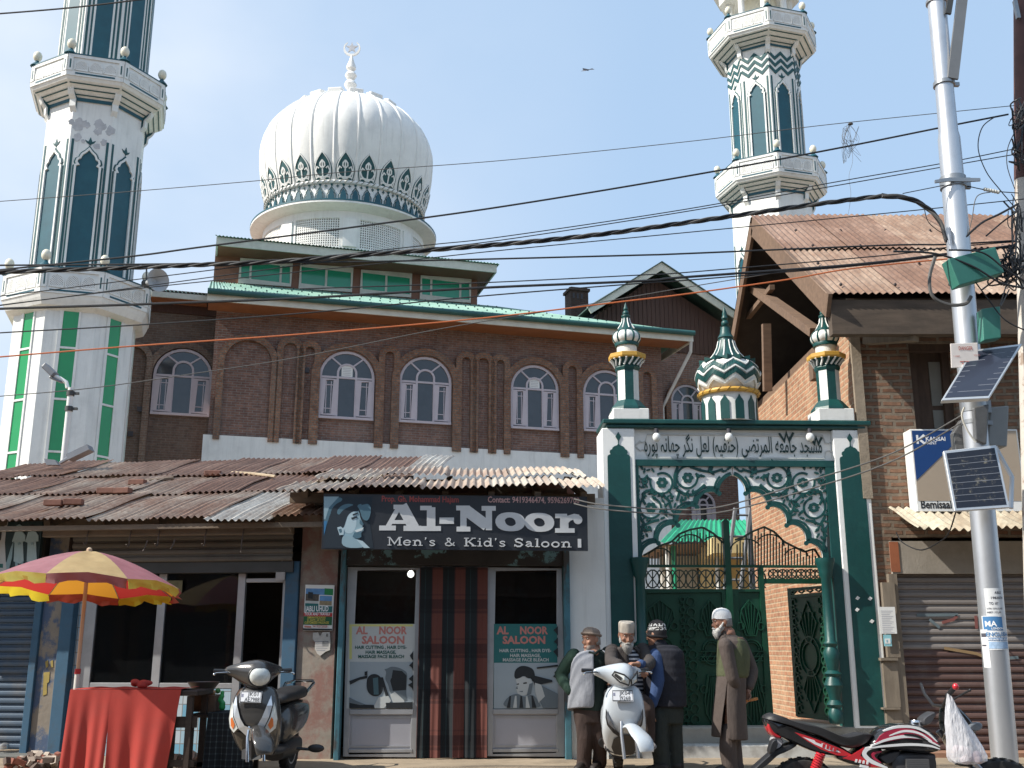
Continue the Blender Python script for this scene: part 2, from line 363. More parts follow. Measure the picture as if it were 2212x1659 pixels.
# clerestory
zk = MQ.z(700, 548, CW); mb = MB(); mb.box(ucl0, ucl1, -CW, -CW+9, zcl-.5, zk, BRPAINT); mb.build('clerestory_wall', mosque)
uk0, uk1 = MQ.u(466, 538, CW+1.0), MQ.u(1073, 590, CW+1.0); zk1 = MQ.z(700, 552, CW+1.0); zk2 = zk1+.27
mb = MB(); mb.box(uk0, uk1, -CW-1.0, -CW-.95, zk1, zk2, FASC); mb.box(uk1-.05, uk1, -CW-.947, -CW+9.6, zk1, zk2, FASC); mb.box(uk0, uk0+.05, -CW-.947, -CW+9.6, zk1, zk2, FASC)
mb.box(uk0+.06, uk1-.06, -CW-.94, -CW+9.5, zk1+.03, zk1+.06, BRPAINT); mb.build('clerestory_fascia', mosque)
mb = MB(); slope(mb, (uk0-.05, -CW-1.08, zk2+.02), (uk1+.08, -CW-1.08, zk2+.02), (uk1-3.5, -CW+3.5, zk2+.45), (uk0+2, -CW+3.5, zk2+.45), GROOF)
slope(mb, (uk1+.08, -CW-1.08, zk2+.018), (uk1+.08, -CW+9.6, zk2+.018), (uk1-3.5, -CW+5, zk2+.45), (uk1-3.5, -CW+3.5, zk2+.45), GROOF)
mb.build('clerestory_roof', mosque)
zg0, zg1 = MQ.z(704, 627, CW), MQ.z(704, 576, CW)
for (a, b, my, kind) in ((515, 632, 588, 1), (645, 763, 600, 0), (777, 890, 612, 0), (906, 1018, 624, 1)):
    a, b = MQ.u(a, my, CW), MQ.u(b, my, CW); f = MB()
    f.strip(rect(a+.05, b-.05, zg0+.05, zg1-.05), .1, CW*-1-.06, -CW-.003, FASC, True)
    divs = (.5,) if not kind else (.22, .78)
    for t in divs: f.strip([(a+(b-a)*t, zg0+.1), (a+(b-a)*t, zg1-.1)], .07, -CW-.05, -CW-.004, FASC)
    o = f.build('clerestory_window', mosque); g = MB(); g.poly(rect(a+.06, b-.06, zg0+.06, zg1-.06), -CW-.03, -CW-.002, GGLASS); g.build('pane', o)
# arched windows and blind niches
def arch_pts(a, b, z0, zs_, n=14, rz=None):
    c = (a+b)/2; r = (b-a)/2
    return [(a, z0)]+[(c-r*cos(pi*i/n), zs_+(rz or r)*sin(pi*i/n)) for i in range(n+1)]+[(b, z0)]
PAPER = M('notice paper', (.72, .72, .70), .8, .04)
INK = M('ink', (.05, .05, .06), .8, .1)
def arched_window(fr, pa, pb, pyt, pyb, w0, parent, paper=False, mid=None):
    mid = mid or (pyt+pyb)/2; a, b = fr.u(pa, mid, w0), fr.u(pb, mid, w0); cx = (pa+pb)/2
    zb, zt = fr.z(cx, pyb, w0), fr.z(cx, pyt, w0); W_ = b-a; c = (a+b)/2; r = W_/2; zsp = zt-r; y = -w0
    f = MB(); fw = .075
    f.strip(arch_pts(a+fw/2, b-fw/2, zb+.004, zsp), fw, y-.07, y-.003, PINKF); f.box(a, b, y-.11, y-.003, zb-.07, zb, PINKF)
    f.strip([(a+fw, zsp), (b-fw, zsp)], .06, y-.062, y-.004, PINKF)
    ri = W_*.165; zi = zb+(zt-zb)*.66
    f.strip(arch_pts(c-ri, c+ri, zb+.01, zi), .06, y-.066, y-.005, PINKF)
    for s_ in (-1, 1):
        q = radians(90-s_*38); f.strip([(c+(ri+.02)*cos(q), zi+(ri+.02)*sin(q)), (c+(r-.05)*cos(q), zsp+(r-.05)*sin(q)+(.0))], .045, y-.058, y-.006, PINKF)
        xa, xb = (a+fw, c-ri-.03) if s_ < 0 else (c+ri+.03, b-fw)
        f.strip(rect(xa+.045, xb-.045, zb+.05, zsp-.075), .09, y-.075, y-.007, PINKF, True)
        xw = xb-xa; h = zsp-zb
        for t in (.3, .62): f.strip([(xa+xw*(t+.04), zb+.1), (xa+xw*(t+.04), zsp-.12)], .022, y-.05, y-.008, PINKF) if (t > .5) == (s_ > 0) or True and t == .62 else None
        for t in (.2, .8): f.strip([(xa+.08, zb+h*t), (xb-.08, zb+h*t)], .022, y-.049, y-.009, PINKF)
    if paper:
        f.strip([(c-ri, zsp), (c+ri, zsp)], .05, y-.064, y-.01, PINKF)
    o = f.build('window', parent)
    g = MB(); g.poly(arch_pts(a+.03, b-.03, zb+.02, zsp), y-.03, y-.002, DGLASS); g.build('pane', o)
    if paper:
        g = MB(); g.box(c-.16, c+.16, y-.045, y-.033, zsp+.04, zsp+.36, PAPER)
        for i in range(5): g.box(c-.12, c+.11, y-.047, y-.0455, zsp+.085+.05*i, zsp+.095+.05*i, M('ink grey', (.3, .3, .33), .8))
        g.build('notice', o)
    return a, b, zb, zsp
WINS = [(688, 808, 760, 902, True), (861, 974, 772, 911, False), (1102, 1205, 790, 924, True), (1258, 1360, 801, 930, False)]
for (a, b, t_, bt, pp) in WINS:
    a, b, zb, zsp = arched_window(MQ, a, b, t_, bt, .0, mosque, pp)
    m_ = MB(); m_.strip(arch_pts(a-.13, b+.13, zp-.12, zsp, 18), .2, -.16, -.003, BRICKT); m_.strip(arch_pts(a-.03, b+.03, zsp, zsp, 18), .06, -.085, -.003, BRICK); m_.build('arch_surround', mosque)
for (a, b, t_, big) in ((480, 583, 737, 1), (607, 637, 743, 0), (655, 675, 751, 0), (828, 848, 762, 0), (995, 1014, 774, 0), (1031, 1053, 776, 0), (1070, 1087, 780, 0), (1225, 1243, 793, 0), (1386, 1404, 806, 0)):
    a_, b_ = MQ.u(a, 850), MQ.u(b, 850); zt = MQ.z((a+b)/2, t_); r = (b_-a_)/2
    m_ = MB(); m_.strip(arch_pts(a_-.09, b_+.09, zp-.12, zt-r, 14), .18, -.158, -.003, BRICKT)
    m_.poly(arch_pts(a_, b_, zp, zt-r, 14), -.03, -.002, BRICK); m_.build('blind_niche', mosque)
a, b, zb, zsp = arched_window(MQ, 330, 458, 755, 894, -REC, mosque)
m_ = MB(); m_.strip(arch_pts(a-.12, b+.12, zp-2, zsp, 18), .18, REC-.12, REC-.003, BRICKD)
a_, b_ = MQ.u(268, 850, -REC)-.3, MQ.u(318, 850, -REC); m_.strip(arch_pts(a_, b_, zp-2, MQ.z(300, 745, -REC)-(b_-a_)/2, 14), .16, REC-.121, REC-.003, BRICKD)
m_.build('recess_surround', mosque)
mb = MB()
for (px, py) in ((662, 801), (302, 885), (282, 938)):
    wv = -REC if px < 450 else 0; x, z = MQ.uz(px, py, wv); mb.box(x-.07, x+.07, -wv-.09, -wv-.032, z-.07, z+.07, INK)
mb.build('vent_hole', mosque)
# chimney
CHIM = brickmat('chimney brick', (.045, .025, .02), (.07, .04, .03), (.05, .045, .04), damt=.3)
x0, x1 = MQ.u(1233, 650, -7), MQ.u(1271, 650, -7); zt = MQ.z(1252, 620, -7); mb = MB(); mb.box(x0, x1, 7, 7.7, zf1, zt-.16, CHIM); mb.box(x0-.06, x1+.06, 6.94, 7.76, zt-.16, zt-.05, CHIM); mb.box(x0+.03, x1-.03, 7.03, 7.67, zt-.05, zt, INK)
for i in range(3): mb.box(x0+.08+.17*i, x0+.16+.17*i, 6.99, 6.997, zt-.48, zt-.27, INK)
mb.build('chimney', mosque)
# ------- dome
dm = MQ.i @ Vector((at(744, 500, 38).x, 38, 0)); dc = (dm.x, dm.y, 0); dome_m = Matrix.Translation(dc)
def zc_(py, Y): return CAMH+Y*tan(TH+math.atan((CYP-py)/FOC))
z_eq, z_ap, z_rp, z_cn = 19.7, 22.12, 17.5, 16.62
rE = 3.35
def shell_r(z):
    if z >= z_eq: return rE*sqrt(max(0, 1-((z-z_eq)/(z_ap-z_eq+.03))**2))
    t = (z_eq-z)/(z_eq-z_rp); return rE-(rE-2.98)*(t**2.0)
def gore(q): return 1-.015*(1-abs(sin(12*q)))**1.0
mb = MB(); zz = [z_rp+(z_eq-z_rp)*i/8 for i in range(9)]+[z_eq+(z_ap-z_eq)*sin(pi/2*i/14) for i in range(1, 15)]
mb.lathe([(max(.02, shell_r(z)), z) for z in zz], DOMEW, 288, rf=lambda q, z: gore(q)); shell = mb.build('dome_shell', mosque, Matrix.Identity(4)); shell.matrix_local = dome_m
mb = MB()
for k in range(24):
    q = 2*pi*k/24; mb.tube([((shell_r(z)*.985+.0)*cos(q), (shell_r(z)*.985)*sin(q), z) for z in zz[:-3]], .055, DOMEW, 6)
mb.build('dome_rib', shell)
def onshell(q0, out=0.): 
    def f(p):
        z = p.z; r = shell_r(z)*.99; r = r*1.0+out-p.y; q = q0+p.x/shell_r(max(z, z_rp)); return Vector((r*gore(q)*1.004*cos(q), r*gore(q)*1.004*sin(q), z))
    return f
pet = MB()
DKT = M('dome teal dark', (.012, .075, .082), .6, .15, 5)
hw = 2*pi*3.05/24/2*.86
for k in range(24):
    q0 = 2*pi*(k+.5)/24-pi/2
    pet.map = onshell(q0)
    H_ = 1.02; rows = [(0, .82), (.1, .9), (.25, .99), (.4, 1.0), (.55, .92), (.68, .74), (.8, .5), (.9, .26), (1, .02)]
    for (t0, w0), (t1, w1) in zip(rows, rows[1:]):
        for j in range(-2, 2): pet.add([(hw*w0*j/2, -.03, z_rp+.06+H_*t0), (hw*w0*(j+1)/2, -.03, z_rp+.06+H_*t0), (hw*w1*(j+1)/2, -.03, z_rp+.06+H_*t1), (hw*w1*j/2, -.03, z_rp+.06+H_*t1)], [(0, 1, 2, 3)], DKT)
    o_ = []
    for s_ in (-1, 1):
        pet.strip([(s_*hw*w_*.84, z_rp+.1+H_*.93*t) for t, w_ in rows], .035, -.055, -.035, DOMEW)
        pet.strip([(s_*.03, z_rp+0.092), (s_*.2, z_rp+0.231), (s_*.27, z_rp+0.385), (s_*.2, z_rp+0.524), (s_*.13, z_rp+0.462)], .05, -.055, -.035, DOMEW)
        pet.strip([(s_*.02, z_rp+0.154), (s_*.14, z_rp+0.169), (s_*.27, z_rp+0.154)], .05, -.055, -.035, DOMEW)
        pet.strip([(s_*.02, z_rp+0.477), (s_*.09, z_rp+0.554), (s_*.08, z_rp+0.647), (0, z_rp+0.747)], .045, -.055, -.035, DOMEW)
    pet.strip([(0, z_rp+0.077), (0, z_rp+0.708)], .045, -.054, -.035, DOMEW)
pet.map = None
pet.build('petal_ornament', shell)
mb = MB()
mb.tube([((2.99+.0)*cos(2*pi*k/96), 2.99*sin(2*pi*k/96), z_rp) for k in range(96)], .07, DOMEW, 8, closed=True)
for k in range(96):
    q = 2*pi*k/96; mb.tube([(3.06*cos(q), 3.06*sin(q), z_rp-.06), (3.065*cos(q+.04), 3.065*sin(q+.04), z_rp+.07)], .014, M('rope line', (.25, .24, .2), .8), 4)
mb.build('rope_moulding', mosque).matrix_local = dome_m
bd = MB(); rB = 2.95; bd.lathe([(rB, z_cn), (rB, z_rp)], DOMEW, 96); bd.lathe([(rB+.06, z_cn), (rB+.06, z_cn+.1)], TEAL, 96)
for k in range(44):
    q0 = 2*pi*k/44; bd.map = (lambda q0: lambda p: ((rB-p.y)*cos(q0+p.x/rB), (rB-p.y)*sin(q0+p.x/rB), p.z))(q0)
    a_ = .105; b_ = [(-a_, z_cn), (a_, z_cn), (a_, z_cn+.36), (a_*.75, z_cn+.42), (a_*.75, z_cn+.5), (0, z_cn+.62), (-a_*.75, z_cn+.5), (-a_*.75, z_cn+.42), (-a_, z_cn+.36)]
    bd.poly(b_, -.05, -.01, TEAL); bd.strip([(-.16, z_cn+.1), (-.16, z_cn+.4), (-.11, z_cn+.46), (-.11, z_cn+.53), (0, z_cn+.69), (.11, z_cn+.53), (.11, z_cn+.46), (.16, z_cn+.4), (.16, z_cn+.1)], .02, -.04, -.01, DKT)
    bd.poly([(0, z_cn+.70), (.05, z_cn+.78), (.0, z_cn+.84), (-.05, z_cn+.78)], -.04, -.01, DKT)
    c_ = 2*pi*rB/88
    bd.poly([(c_-.06, z_cn+.72), (c_, z_cn+.70), (c_+.06, z_cn+.72), (c_, z_cn+.74)], -.04, -.01, DKT); bd.poly([(c_-.018, z_cn+.72), (c_, z_cn+.64), (c_+.018, z_cn+.72), (c_, z_cn+.8)], -.041, -.011, DKT)
bd.map = None; bd.build('arcade_band', mosque).matrix_local = dome_m
cb = MB(); cb.lathe([(3.0, z_cn-.28), (3.35, z_cn-.2), (3.52, z_cn-.13), (3.52, z_cn-.06)], DOMEW, 96); cb.lathe([(3.53, z_cn-.058), (3.53, z_cn-.0), (2.9, z_cn+.02)], TEAL, 96); cb.build('cornice', mosque).matrix_local = dome_m
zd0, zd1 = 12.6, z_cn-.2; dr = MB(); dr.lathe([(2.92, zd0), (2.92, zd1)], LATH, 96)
rD = 3.05; nS = 8
zl0, zl1 = zc_(531, 34.95), zc_(470, 34.95)
dr.lathe([(rD, zl1), (rD, zd1)], DOMEW, 96); dr.lathe([(rD, zd0), (rD, zl0)], DOMEW, 96)
dr2 = MB(); ph0 = radians(-90+16-14)
dangs = []
qc = atan2(-38, -at(744, 500, 38).x)-radians(16)    # direction from the dome to the street, in the mosque frame
for k in range(nS):
    q0 = qc+radians(-19)+2*pi*k/nS; half = 2*pi/nS/2; wl = 1.66/2
    dr2.map = (lambda q0: lambda p: ((rD-p.y)*cos(q0+p.x/rD), (rD-p.y)*sin(q0+p.x/rD), p.z))(q0)
    for i in range(21): x = -wl+.083*i; dr2.poly(rect(x-.019, x+.019, zl0, zl1), .03, .1, DOMEW)
    nrow = 13
    for j in range(nrow):
        z = zl0+(zl1-zl0)*j/(nrow-1)
        for i in range(6): dr2.poly(rect(-wl+i*wl/3, -wl+(i+1)*wl/3, z-.017, z+.017), .033, .098, DOMEW)
    hw_ = half*rD
    for s_ in (-1, 1):
        for i in range(3):
            a_ = wl+(hw_-wl)*i/3; b_ = wl+(hw_-wl)*(i+1)/3
            a_, b_ = (a_, b_) if s_ > 0 else (-b_, -a_); dr2.poly(rect(a_, b_, zl0-.002, zl1+.002), -.002 if i < 1 else -.06, .1, DOMEW)
dr2.map = None; dr.build('drum', mosque).matrix_local = dome_m; dr2.build('lattice_screen', mosque).matrix_local = dome_m
cr = MB()
for k in range(16):
    q = 2*pi*k/16; R_ = Matrix.Rotation(q, 4, 'Z'); r_ = 1.78; z_ = z_eq+(z_ap-z_eq)*sqrt(1-(r_/rE)**2)
    cr.box(r_-.1, r_+.32, -.27, .27, z_-.08, z_+.11, DOMEW, R_ @ Matrix.Translation((r_, 0, z_)) @ Matrix.Rotation(radians(14), 4, 'Y') @ Matrix.Translation((-r_, 0, -z_)))
cr.build('crown_tile', mosque, bevel=.04, seg=2).matrix_local = dome_m
fn = MB(); k = (zc_(118, 38)-z_ap)/4.0; z = z_ap-.1
prof = [(.52, 0), (.5, .12), (.34, .2), (.26, .55), (.2, .75), (.13, .95), (.1, 1.0), (.2, 1.12), (.27, 1.3), (.2, 1.48), (.1, 1.56), (.18, 1.66), (.25, 1.82), (.18, 1.98), (.09, 2.05), (.2, 2.2), (.2, 2.32), (.1, 2.65), (.04, 2.95)]
k = (zc_(120, 38)-z)/2.95
fn.lathe([(r*.95, z+h*k) for r, h in prof], DOMEW, 20); zt = z+2.95*k
cz = zt+.33; fn.map = lambda p: Matrix.Rotation(radians(-16), 4, 'Z') @ p
fn.strip(arc(0, cz, .31, 125, 415, 26), .09, -.03, .03, DOMEW, taper=[max(.1, abs(sin(pi*i/26))**.6) for i in range(27)])
st = [((.25 if i % 2 == 0 else .1)*cos(pi/2+pi*i/5), cz+.02+(.25 if i % 2 == 0 else .1)*sin(pi/2+pi*i/5)) for i in range(10)]
fn.poly(st, -.032, .032, M('star grey', (.5, .5, .52), .5)); fn.map = None
fn.build('finial', mosque).matrix_local = dome_m

# ------------------------------------------------------------------ minarets
def niche_outline(cx, zt, W_, zb, k=1.):
    h = [(.5, -1.0), (.5, -.82), (.40, -.78), (.47, -.66), (.43, -.52), (.33, -.46), (.31, -.38), (.26, -.28), (.12, -.15), (0, 0)]
    return [(cx-.5*W_, zb)]+[(cx-x*W_, zt+z*W_) for x, z in h]+[(cx+x*W_, zt+z*W_) for x, z in h[-2::-1]]+[(cx+.5*W_, zb)]
def leaf(cx, z, s): return [[(cx, z), (cx+.22*s, z+.4*s), (cx, z+s), (cx-.22*s, z+.4*s)]]+[[(cx, z+.1*s), (cx+t*.35*s, z+.3*s), (cx+t*.55*s, z+.62*s), (cx+t*.15*s, z+.45*s)] for t in (-1, 1)]
C8 = cos(pi/8)
def shaft_faces(mb, ap, z0, z1, mat): mb.lathe([(ap/C8, z0), (ap/C8, z1)], mat, 8, ph=pi/8)
def niches(mb, ap, zb, zt, W_, strips=True, mat=None, top=None, plain=False):
    s = ap*tan(pi/8)*2; mat = mat or TEAL
    for k in range(8):
        mb.map = facemap(k, ap)
        if plain:
            for w_, y, m_ in ((W_, -.012, DKT), (W_-.10, -.016, WHITE), (W_-.2, -.02, mat)): mb.poly(rect(-w_/2, w_/2, zb, zt), y, y+.009, m_)
        else:
            mb.strip(niche_outline(0, zt+.09, W_*1.22, zb), .045, -.015, -.001, DKT); mb.strip(niche_outline(0, zt+.03, W_*1.06, zb), .05, -.05, -.002, WHITE)
            mb.poly(niche_outline(0, zt, W_, zb), -.006, -.001, mat)
            for l in leaf(0, zt+.13, .24): mb.poly(l, -.014, -.001, DKT)
        if strips:
            for s_ in (-1, 1): mb.poly(rect(s_*s/2-s_*.075-.03, s_*s/2-s_*.075+.03, zb, top or zt+.1), -.01, -.001, DKT)
    mb.map = None
def lattice_arch(mb, cx, zb, W_, H_):
    out = arch_pts(cx-W_/2, cx+W_/2, zb, zb+H_*.45, 8, rz=H_*.55)
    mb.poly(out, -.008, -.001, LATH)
    def inside(x, z):
        if abs(x-cx) > W_/2 or z < zb: return False
        return z <= zb+H_*.45+H_*.55*sqrt(max(0, 1-((x-cx)/(W_/2))**2))
    for s_ in (-1, 1):
        for i in range(-5, 6):
            seg = []
            for j in range(31):
                t = -1+2*j/30; x = cx+i*W_*.17+t*W_*.9; z = zb+H_*.5+s_*t*W_*.9
                if inside(x, z): seg.append((x, z))
            if len(seg) > 1: mb.strip([seg[0], seg[-1]], .02, -.024-.002*(s_ > 0), -.009, WHITE)
    mb.strip(out+[out[0]], .03, -.028, -.0015, WHITE)
def balcony(par, ap_in, z_corb, z_slab, z_top, ap_out, lamps=True, simple=False):
    b = thing_part('balcony', par)
    mb = MB()
    if simple: prof = [(ap_in+.02, z_corb), (ap_in+.25, z_corb+.1), (ap_out-.03, z_slab-.1), (ap_out, z_slab)]
    else: prof = [(ap_in+.01, z_corb), (ap_in+.02, z_corb+.1), (ap_out-.04, z_slab-.08), (ap_out, z_slab)]
    mb.lathe([(r/C8, z) for r, z in prof], WHITE, 8, ph=pi/8)
    mb.lathe([((ap_out-.12)/C8, z_slab), ((ap_out-.12)/C8, z_top-.08)], WHITE, 8, ph=pi/8); sl_ = mb.build('slab', b)
    hh = z_slab-z_corb; s_o = ap_out*tan(pi/8)*2; s_i = ap_in*tan(pi/8)*2
    if not simple:
        mb = MB()
        for k in range(8):
            for (t0, t1, m_) in ((.02, .22, TEAL), (.3, .34, DKT), (.5, .54, DKT), (.7, .74, DKT)):
                R_ = Matrix.Rotation(2*pi*k/8, 4, 'Z'); q = []
                for t in (t0, t1):
                    a_ = ap_in+.02+(ap_out-.06-ap_in)*max(0, (t*hh-.1)/(hh-.18)) if t*hh > .1 else ap_in+.02; sw = a_*tan(pi/8)-.03; q.append((a_, sw, z_corb+t*hh))
                (a0, s0, z0), (a1, s1, z1) = q
                mb.add([R_ @ Vector(p) for p in ((-s0, -a0-.012, z0-.008), (s0, -a0-.012, z0-.008), (s1, -a1-.012, z1-.008), (-s1, -a1-.012, z1-.008))], [(0, 1, 2, 3)], m_)
        mb.build('corbel_stripe', b)
        for k in range(8):                          # brackets at the corners
            mb = MB(); R_ = Matrix.Rotation(2*pi*(k+.5)/8, 4, 'Z'); ro, ri = ap_out/C8-.12, ap_in/C8
            prof = [(-ri+.03, z_corb-.28), (-ri-.05, z_corb-.16), (-ri-.06, z_corb+.02), (-ri-.16, z_corb+.12), (-ri-.2, z_corb+hh*.42), (-ri-(ro-ri)*.62, z_corb+hh*.62), (-ri-(ro-ri)*.8, z_corb+hh*.8), (-ro, z_slab-.07), (-ri+.05, z_slab-.05)]
            mb.map = (lambda R_: lambda p: R_ @ Vector((p.y, p.x, p.z)))(R_)
            mb.poly([(x, z) for x, z in prof], -.07, .07, DKT); mb.poly([(x-.02 if x < -ri else x, z-.015) for x, z in prof], -.045, .045, WHITE) if False else mb.strip(prof[:8], .045, -.078, .078, WHITE)
            mb.build('bracket', b)
    mb = MB()
    for k in range(8):
        lat = MB(); mb.map = lat.map = facemap(k, ap_out); s = s_o/2; H_ = z_top-z_slab
        mb.poly(rect(-s+.002, s-.002, z_slab+.003, z_slab+.13), -.02, .09, WHITE); mb.poly(rect(-s+.2, s-.2, z_slab+.05, z_slab+.095), -.026, -.019, TEAL)
        mb.poly(rect(-s+.1, s-.1, z_slab+.133, z_top-.083), .0, .06, WHITE)
        mb.poly(rect(-s+.0, s-.0, z_top-.08, z_top), -.03, .1, WHITE); mb.poly(rect(-s-.01, s+.01, z_top, z_top+.035), -.035, .1, TEAL)
        for t in (-1, 1):
            mb.poly(rect(t*(s-.065)-.06, t*(s-.065)+.06, z_slab+.133, z_top-.083), -.035, .06, WHITE); mb.poly(rect(t*(s-.065)-.017, t*(s-.065)+.017, z_slab+.2, z_top-.15), -.04, -.034, DKT)
        pw = (s_o-.32)/3
        for i in range(3): lattice_arch(lat, -s+.16+pw*(i+.5), z_slab+.17, pw*.86, H_-.33)
        lat.build('lattice', b)
    mb.map = None; mb.build('parapet', b)
    for k in range(8):
        q = 2*pi*(k+.5)/8-pi/2; r_ = ap_out/C8-.08; x, y = r_*cos(q), r_*sin(q); g = MB()
        g.lathe([(.16, z_top+.036), (.11, z_top+.1), (.05, z_top+.16), (.05, z_top+.22)], TEAL, 10, (x, y, 0)); g.ball((x, y, z_top+.33), .115, CREAM, 12, sz=1.3)
        g.build('globe_lamp', b)
    return b
def thing_part(name, par):
    o = bpy.data.objects.new(name, None); COL.objects.link(o); o.parent = par; return o
# left minaret
Lm = Fr(at(166, 700, 26).x, 26, 17)
MF = lambda py, ap: zc_(py, 26-ap)
lmin = thing('minaret', 'tall white minaret at left with green glazed strips in its base', 'minaret', Lm.m)
aB, aS, aO, aU = 1.40, 1.19, 1.70, 1.12
zS1 = MF(634, aO); zT1 = MF(580, aO); mb = MB(); shaft_faces(mb, aB, 0, zS1-.25, WHITE); base = mb.build('base', lmin)
g = MB(); fr_ = MB()
for k in range(8):
    g.map = fr_.map = facemap(k, aB); zb = 2.0; zt = zS1-.32
    g.poly(rect(-.2, .2, zb, zt), -.004, .05, GGLASS2); fr_.strip(rect(-.21, .21, zb, zt), .045, -.03, -.001, WHITE, True)
    z = zt-.95
    while z > zb: fr_.strip([(-.2, z), (.2, z)], .05, -.028, -.002, WHITE); z -= 1.28
g.map = fr_.map = None; g.build('glazed_strip', base); fr_.build('strip_frame', base)
balcony(lmin, aB-.05, zS1-.36, zS1, zT1, aO, simple=True)
zS2 = MF(164, aO); zT2 = MF(119, aO); zC2 = MF(222, aS)
mb = MB(); shaft_faces(mb, aS, zS1-.2, zC2+.4, WHITE); sh = mb.build('shaft', lmin)
PATCH = M('worn plaster', (.47, .47, .48), .9, .15, 6)
mb = MB(); niches(mb, aS, zS1, MF(323, aS), .56, top=MF(302, aS)); 
mb.map = facemap(0, aS); rp = random.Random(5)
for i_ in range(26):
    cx, cz, r_ = rp.gauss(-.28 if i_ % 2 else .26, .1), MF(rp.gauss(275, 11) if i_ < 20 else rp.uniform(295, 320), aS), rp.uniform(.04, .13)
    mb.poly([(cx+r_*(.6+.6*rp.random())*cos(2*pi*i/14), cz+r_*(.6+.7*rp.random())*sin(2*pi*i/14)) for i in range(14)], -.002-.0003*i_, -.0005, PATCH)
mb.map = None; mb.build('niche', sh)
balcony(lmin, aS, zC2, zS2, zT2, aO-.06)
zT3 = zT2+5.5; mb = MB(); shaft_faces(mb, aU, zS2, zT3, WHITE); sh = mb.build('upper_shaft', lmin)
mb = MB(); niches(mb, aU, zS2+.1, zT3-.6, .62, plain=True); mb.build('upper_niche', sh)
# right minaret
Rm = Fr(at(1655, 250, 33.4).x, 33.4, 16.5)
MR = lambda py, ap: zc_(py, 33.4-ap)
rmin = thing('minaret', 'white minaret at right with zigzag bands, rising behind the rusty roof', 'minaret', Rm.m)
aS, aO = 1.15, 1.71
rS1, rT1, rC1 = MR(370, aO/C8), MR(328, aO/C8), MR(415, aS/C8); rS2, rT2, rC2 = MR(52, aO/C8), MR(14, aO/C8), MR(98, aS/C8)
mb = MB(); shaft_faces(mb, 1.25, 0, rC1+.3, WHITE); sh = mb.build('base', rmin)
mb = MB(); niches(mb, 1.25, 6, MR(532, 1.25), .52, top=MR(500, 1.25))
for k in range(8):
    mb.map = facemap(k, 1.25); mb.poly(rect(-.19, .19, 1, 5.9), -.012, -.001, GGLASS2)
mb.map = None; mb.build('niche', sh)
mb = MB(); shaft_faces(mb, aS, rS1, rC2+.4, WHITE); sh = mb.build('shaft', rmin)
mb = MB(); niches(mb, aS, rS1+.1, MR(177, aS), .5, top=MR(165, aS)); mb.build('niche', sh)
mb = MB()
for k in range(8):
    mb.map = facemap(k, aS); s = aS*tan(pi/8)
    for z in (MR(121, aS), MR(136, aS), MR(151, aS)): mb.strip([(-s+.004, z+.13), (-s/2, z-.1), (0, z+.13), (s/2, z-.1), (s-.004, z+.13)], .1, -.02, -.001, DKT)
mb.map = None; mb.build('zigzag_band', sh)
balcony(rmin, 1.25, rC1, rS1, rT1, aO); balcony(rmin, aS, rC2, rS2, rT2, aO)
mb = MB()
for k in range(8):
    q = 2*pi*(k+.5)/8-pi/2; x, y = 1.02*cos(q), 1.02*sin(q); mb.lathe([(.16, 0), (.16, .25), (.12, .3), (.11, 1.7), (.15, 1.9), (.16, 2.0)], WHITE, 10, (x, y, rS2))
mb.build('pavilion_column', rmin)
mb = MB(); mb.lathe([(1.3/C8, rS2+2.0), (1.3/C8, rS2+2.5), (1.6/C8, rS2+2.6), (1.6/C8, rS2+2.75)], WHITE, 8, ph=pi/8); mb.lathe([(.6, rS2), (.6, rS2+2)], CREAM, 12)
mb.lathe([(1.0, rS2+2.75), (1.25, rS2+3.3), (1.1, rS2+4), (.5, rS2+4.8), (.05, rS2+6)], DOMEW, 24); mb.build('pavilion_roof', rmin)
# ------------------------------------------------------------------ brown gabled house behind the mosque
AX = Fr(at(1430, 850, 34.5).x, 34.5, 16)
gab = thing('gabled_house', 'brown boarded gable with cream fascia behind the mosque roof', 'house', AX.m)
x0, xa, x1 = AX.u(1268, 670), AX.u(1410, 588), AX.u(1580, 672); ze, za = AX.z(1270, 676), AX.z(1410, 590)
zbk = AX.z(1500, 765)
mb = MB(); mb.box(x0+.3, x1-.1, .0, 6, 0, zbk, BRICK); mb.build('brick_wall', gab)
mb = MB(); mb.poly([(x0+.3, zbk+.003), (x1-.1, zbk+.003), (x1-.1, ze-.1), (xa, za-.2), (x0+.3, ze-.1)], -.04, 5.9, CLAD)
for i in range(int((x1-x0-.6)/.16)):
    x = x0+.4+.16*i; zt_ = ze-.12+(za-ze-.1)*(1-abs(x-xa)/((xa-x0) if x < xa else (x1-xa))); mb.box(x, x+.03, -.065, -.042, zbk+.01, zt_-.05, CLAD)
mb.build('gable_cladding', gab)
mb = MB(); mb.strip([(x0-.2, ze-.15), (xa, za), (x1+.35, ze-.2)], .26, -.75, -.7, FASC); mb.build('barge_board', gab)
mb = MB(); RF = M('dark green roof edge', (.05, .09, .075), .5, .2)
for s_, xe in ((-1, x0-.25), (1, x1+.4)):
    mb.add([(xa, -.8, za+.16), (xe, -.8, ze-.06), (xe, 6, ze-.06), (xa, 6, za+.16), (xa, -.8, za+.12), (xe, -.8, ze-.1), (xe, 6, ze-.1), (xa, 6, za+.12)], [(0, 1, 2, 3), (4, 5, 6, 7), (0, 1, 5, 4), (1, 2, 6, 5)], RF)
mb.build('roof', gab)
a, b, zb, zsp = arched_window(AX, 1448, 1520, 832, 940, 0, gab); m_ = MB(); m_.strip(arch_pts(a-.1, b+.1, zb-.5, zsp, 18), .18, -.12, -.003, BRICKT)
x_, z_ = AX.uz(1404, 880); m_.build('arch_surround', gab)
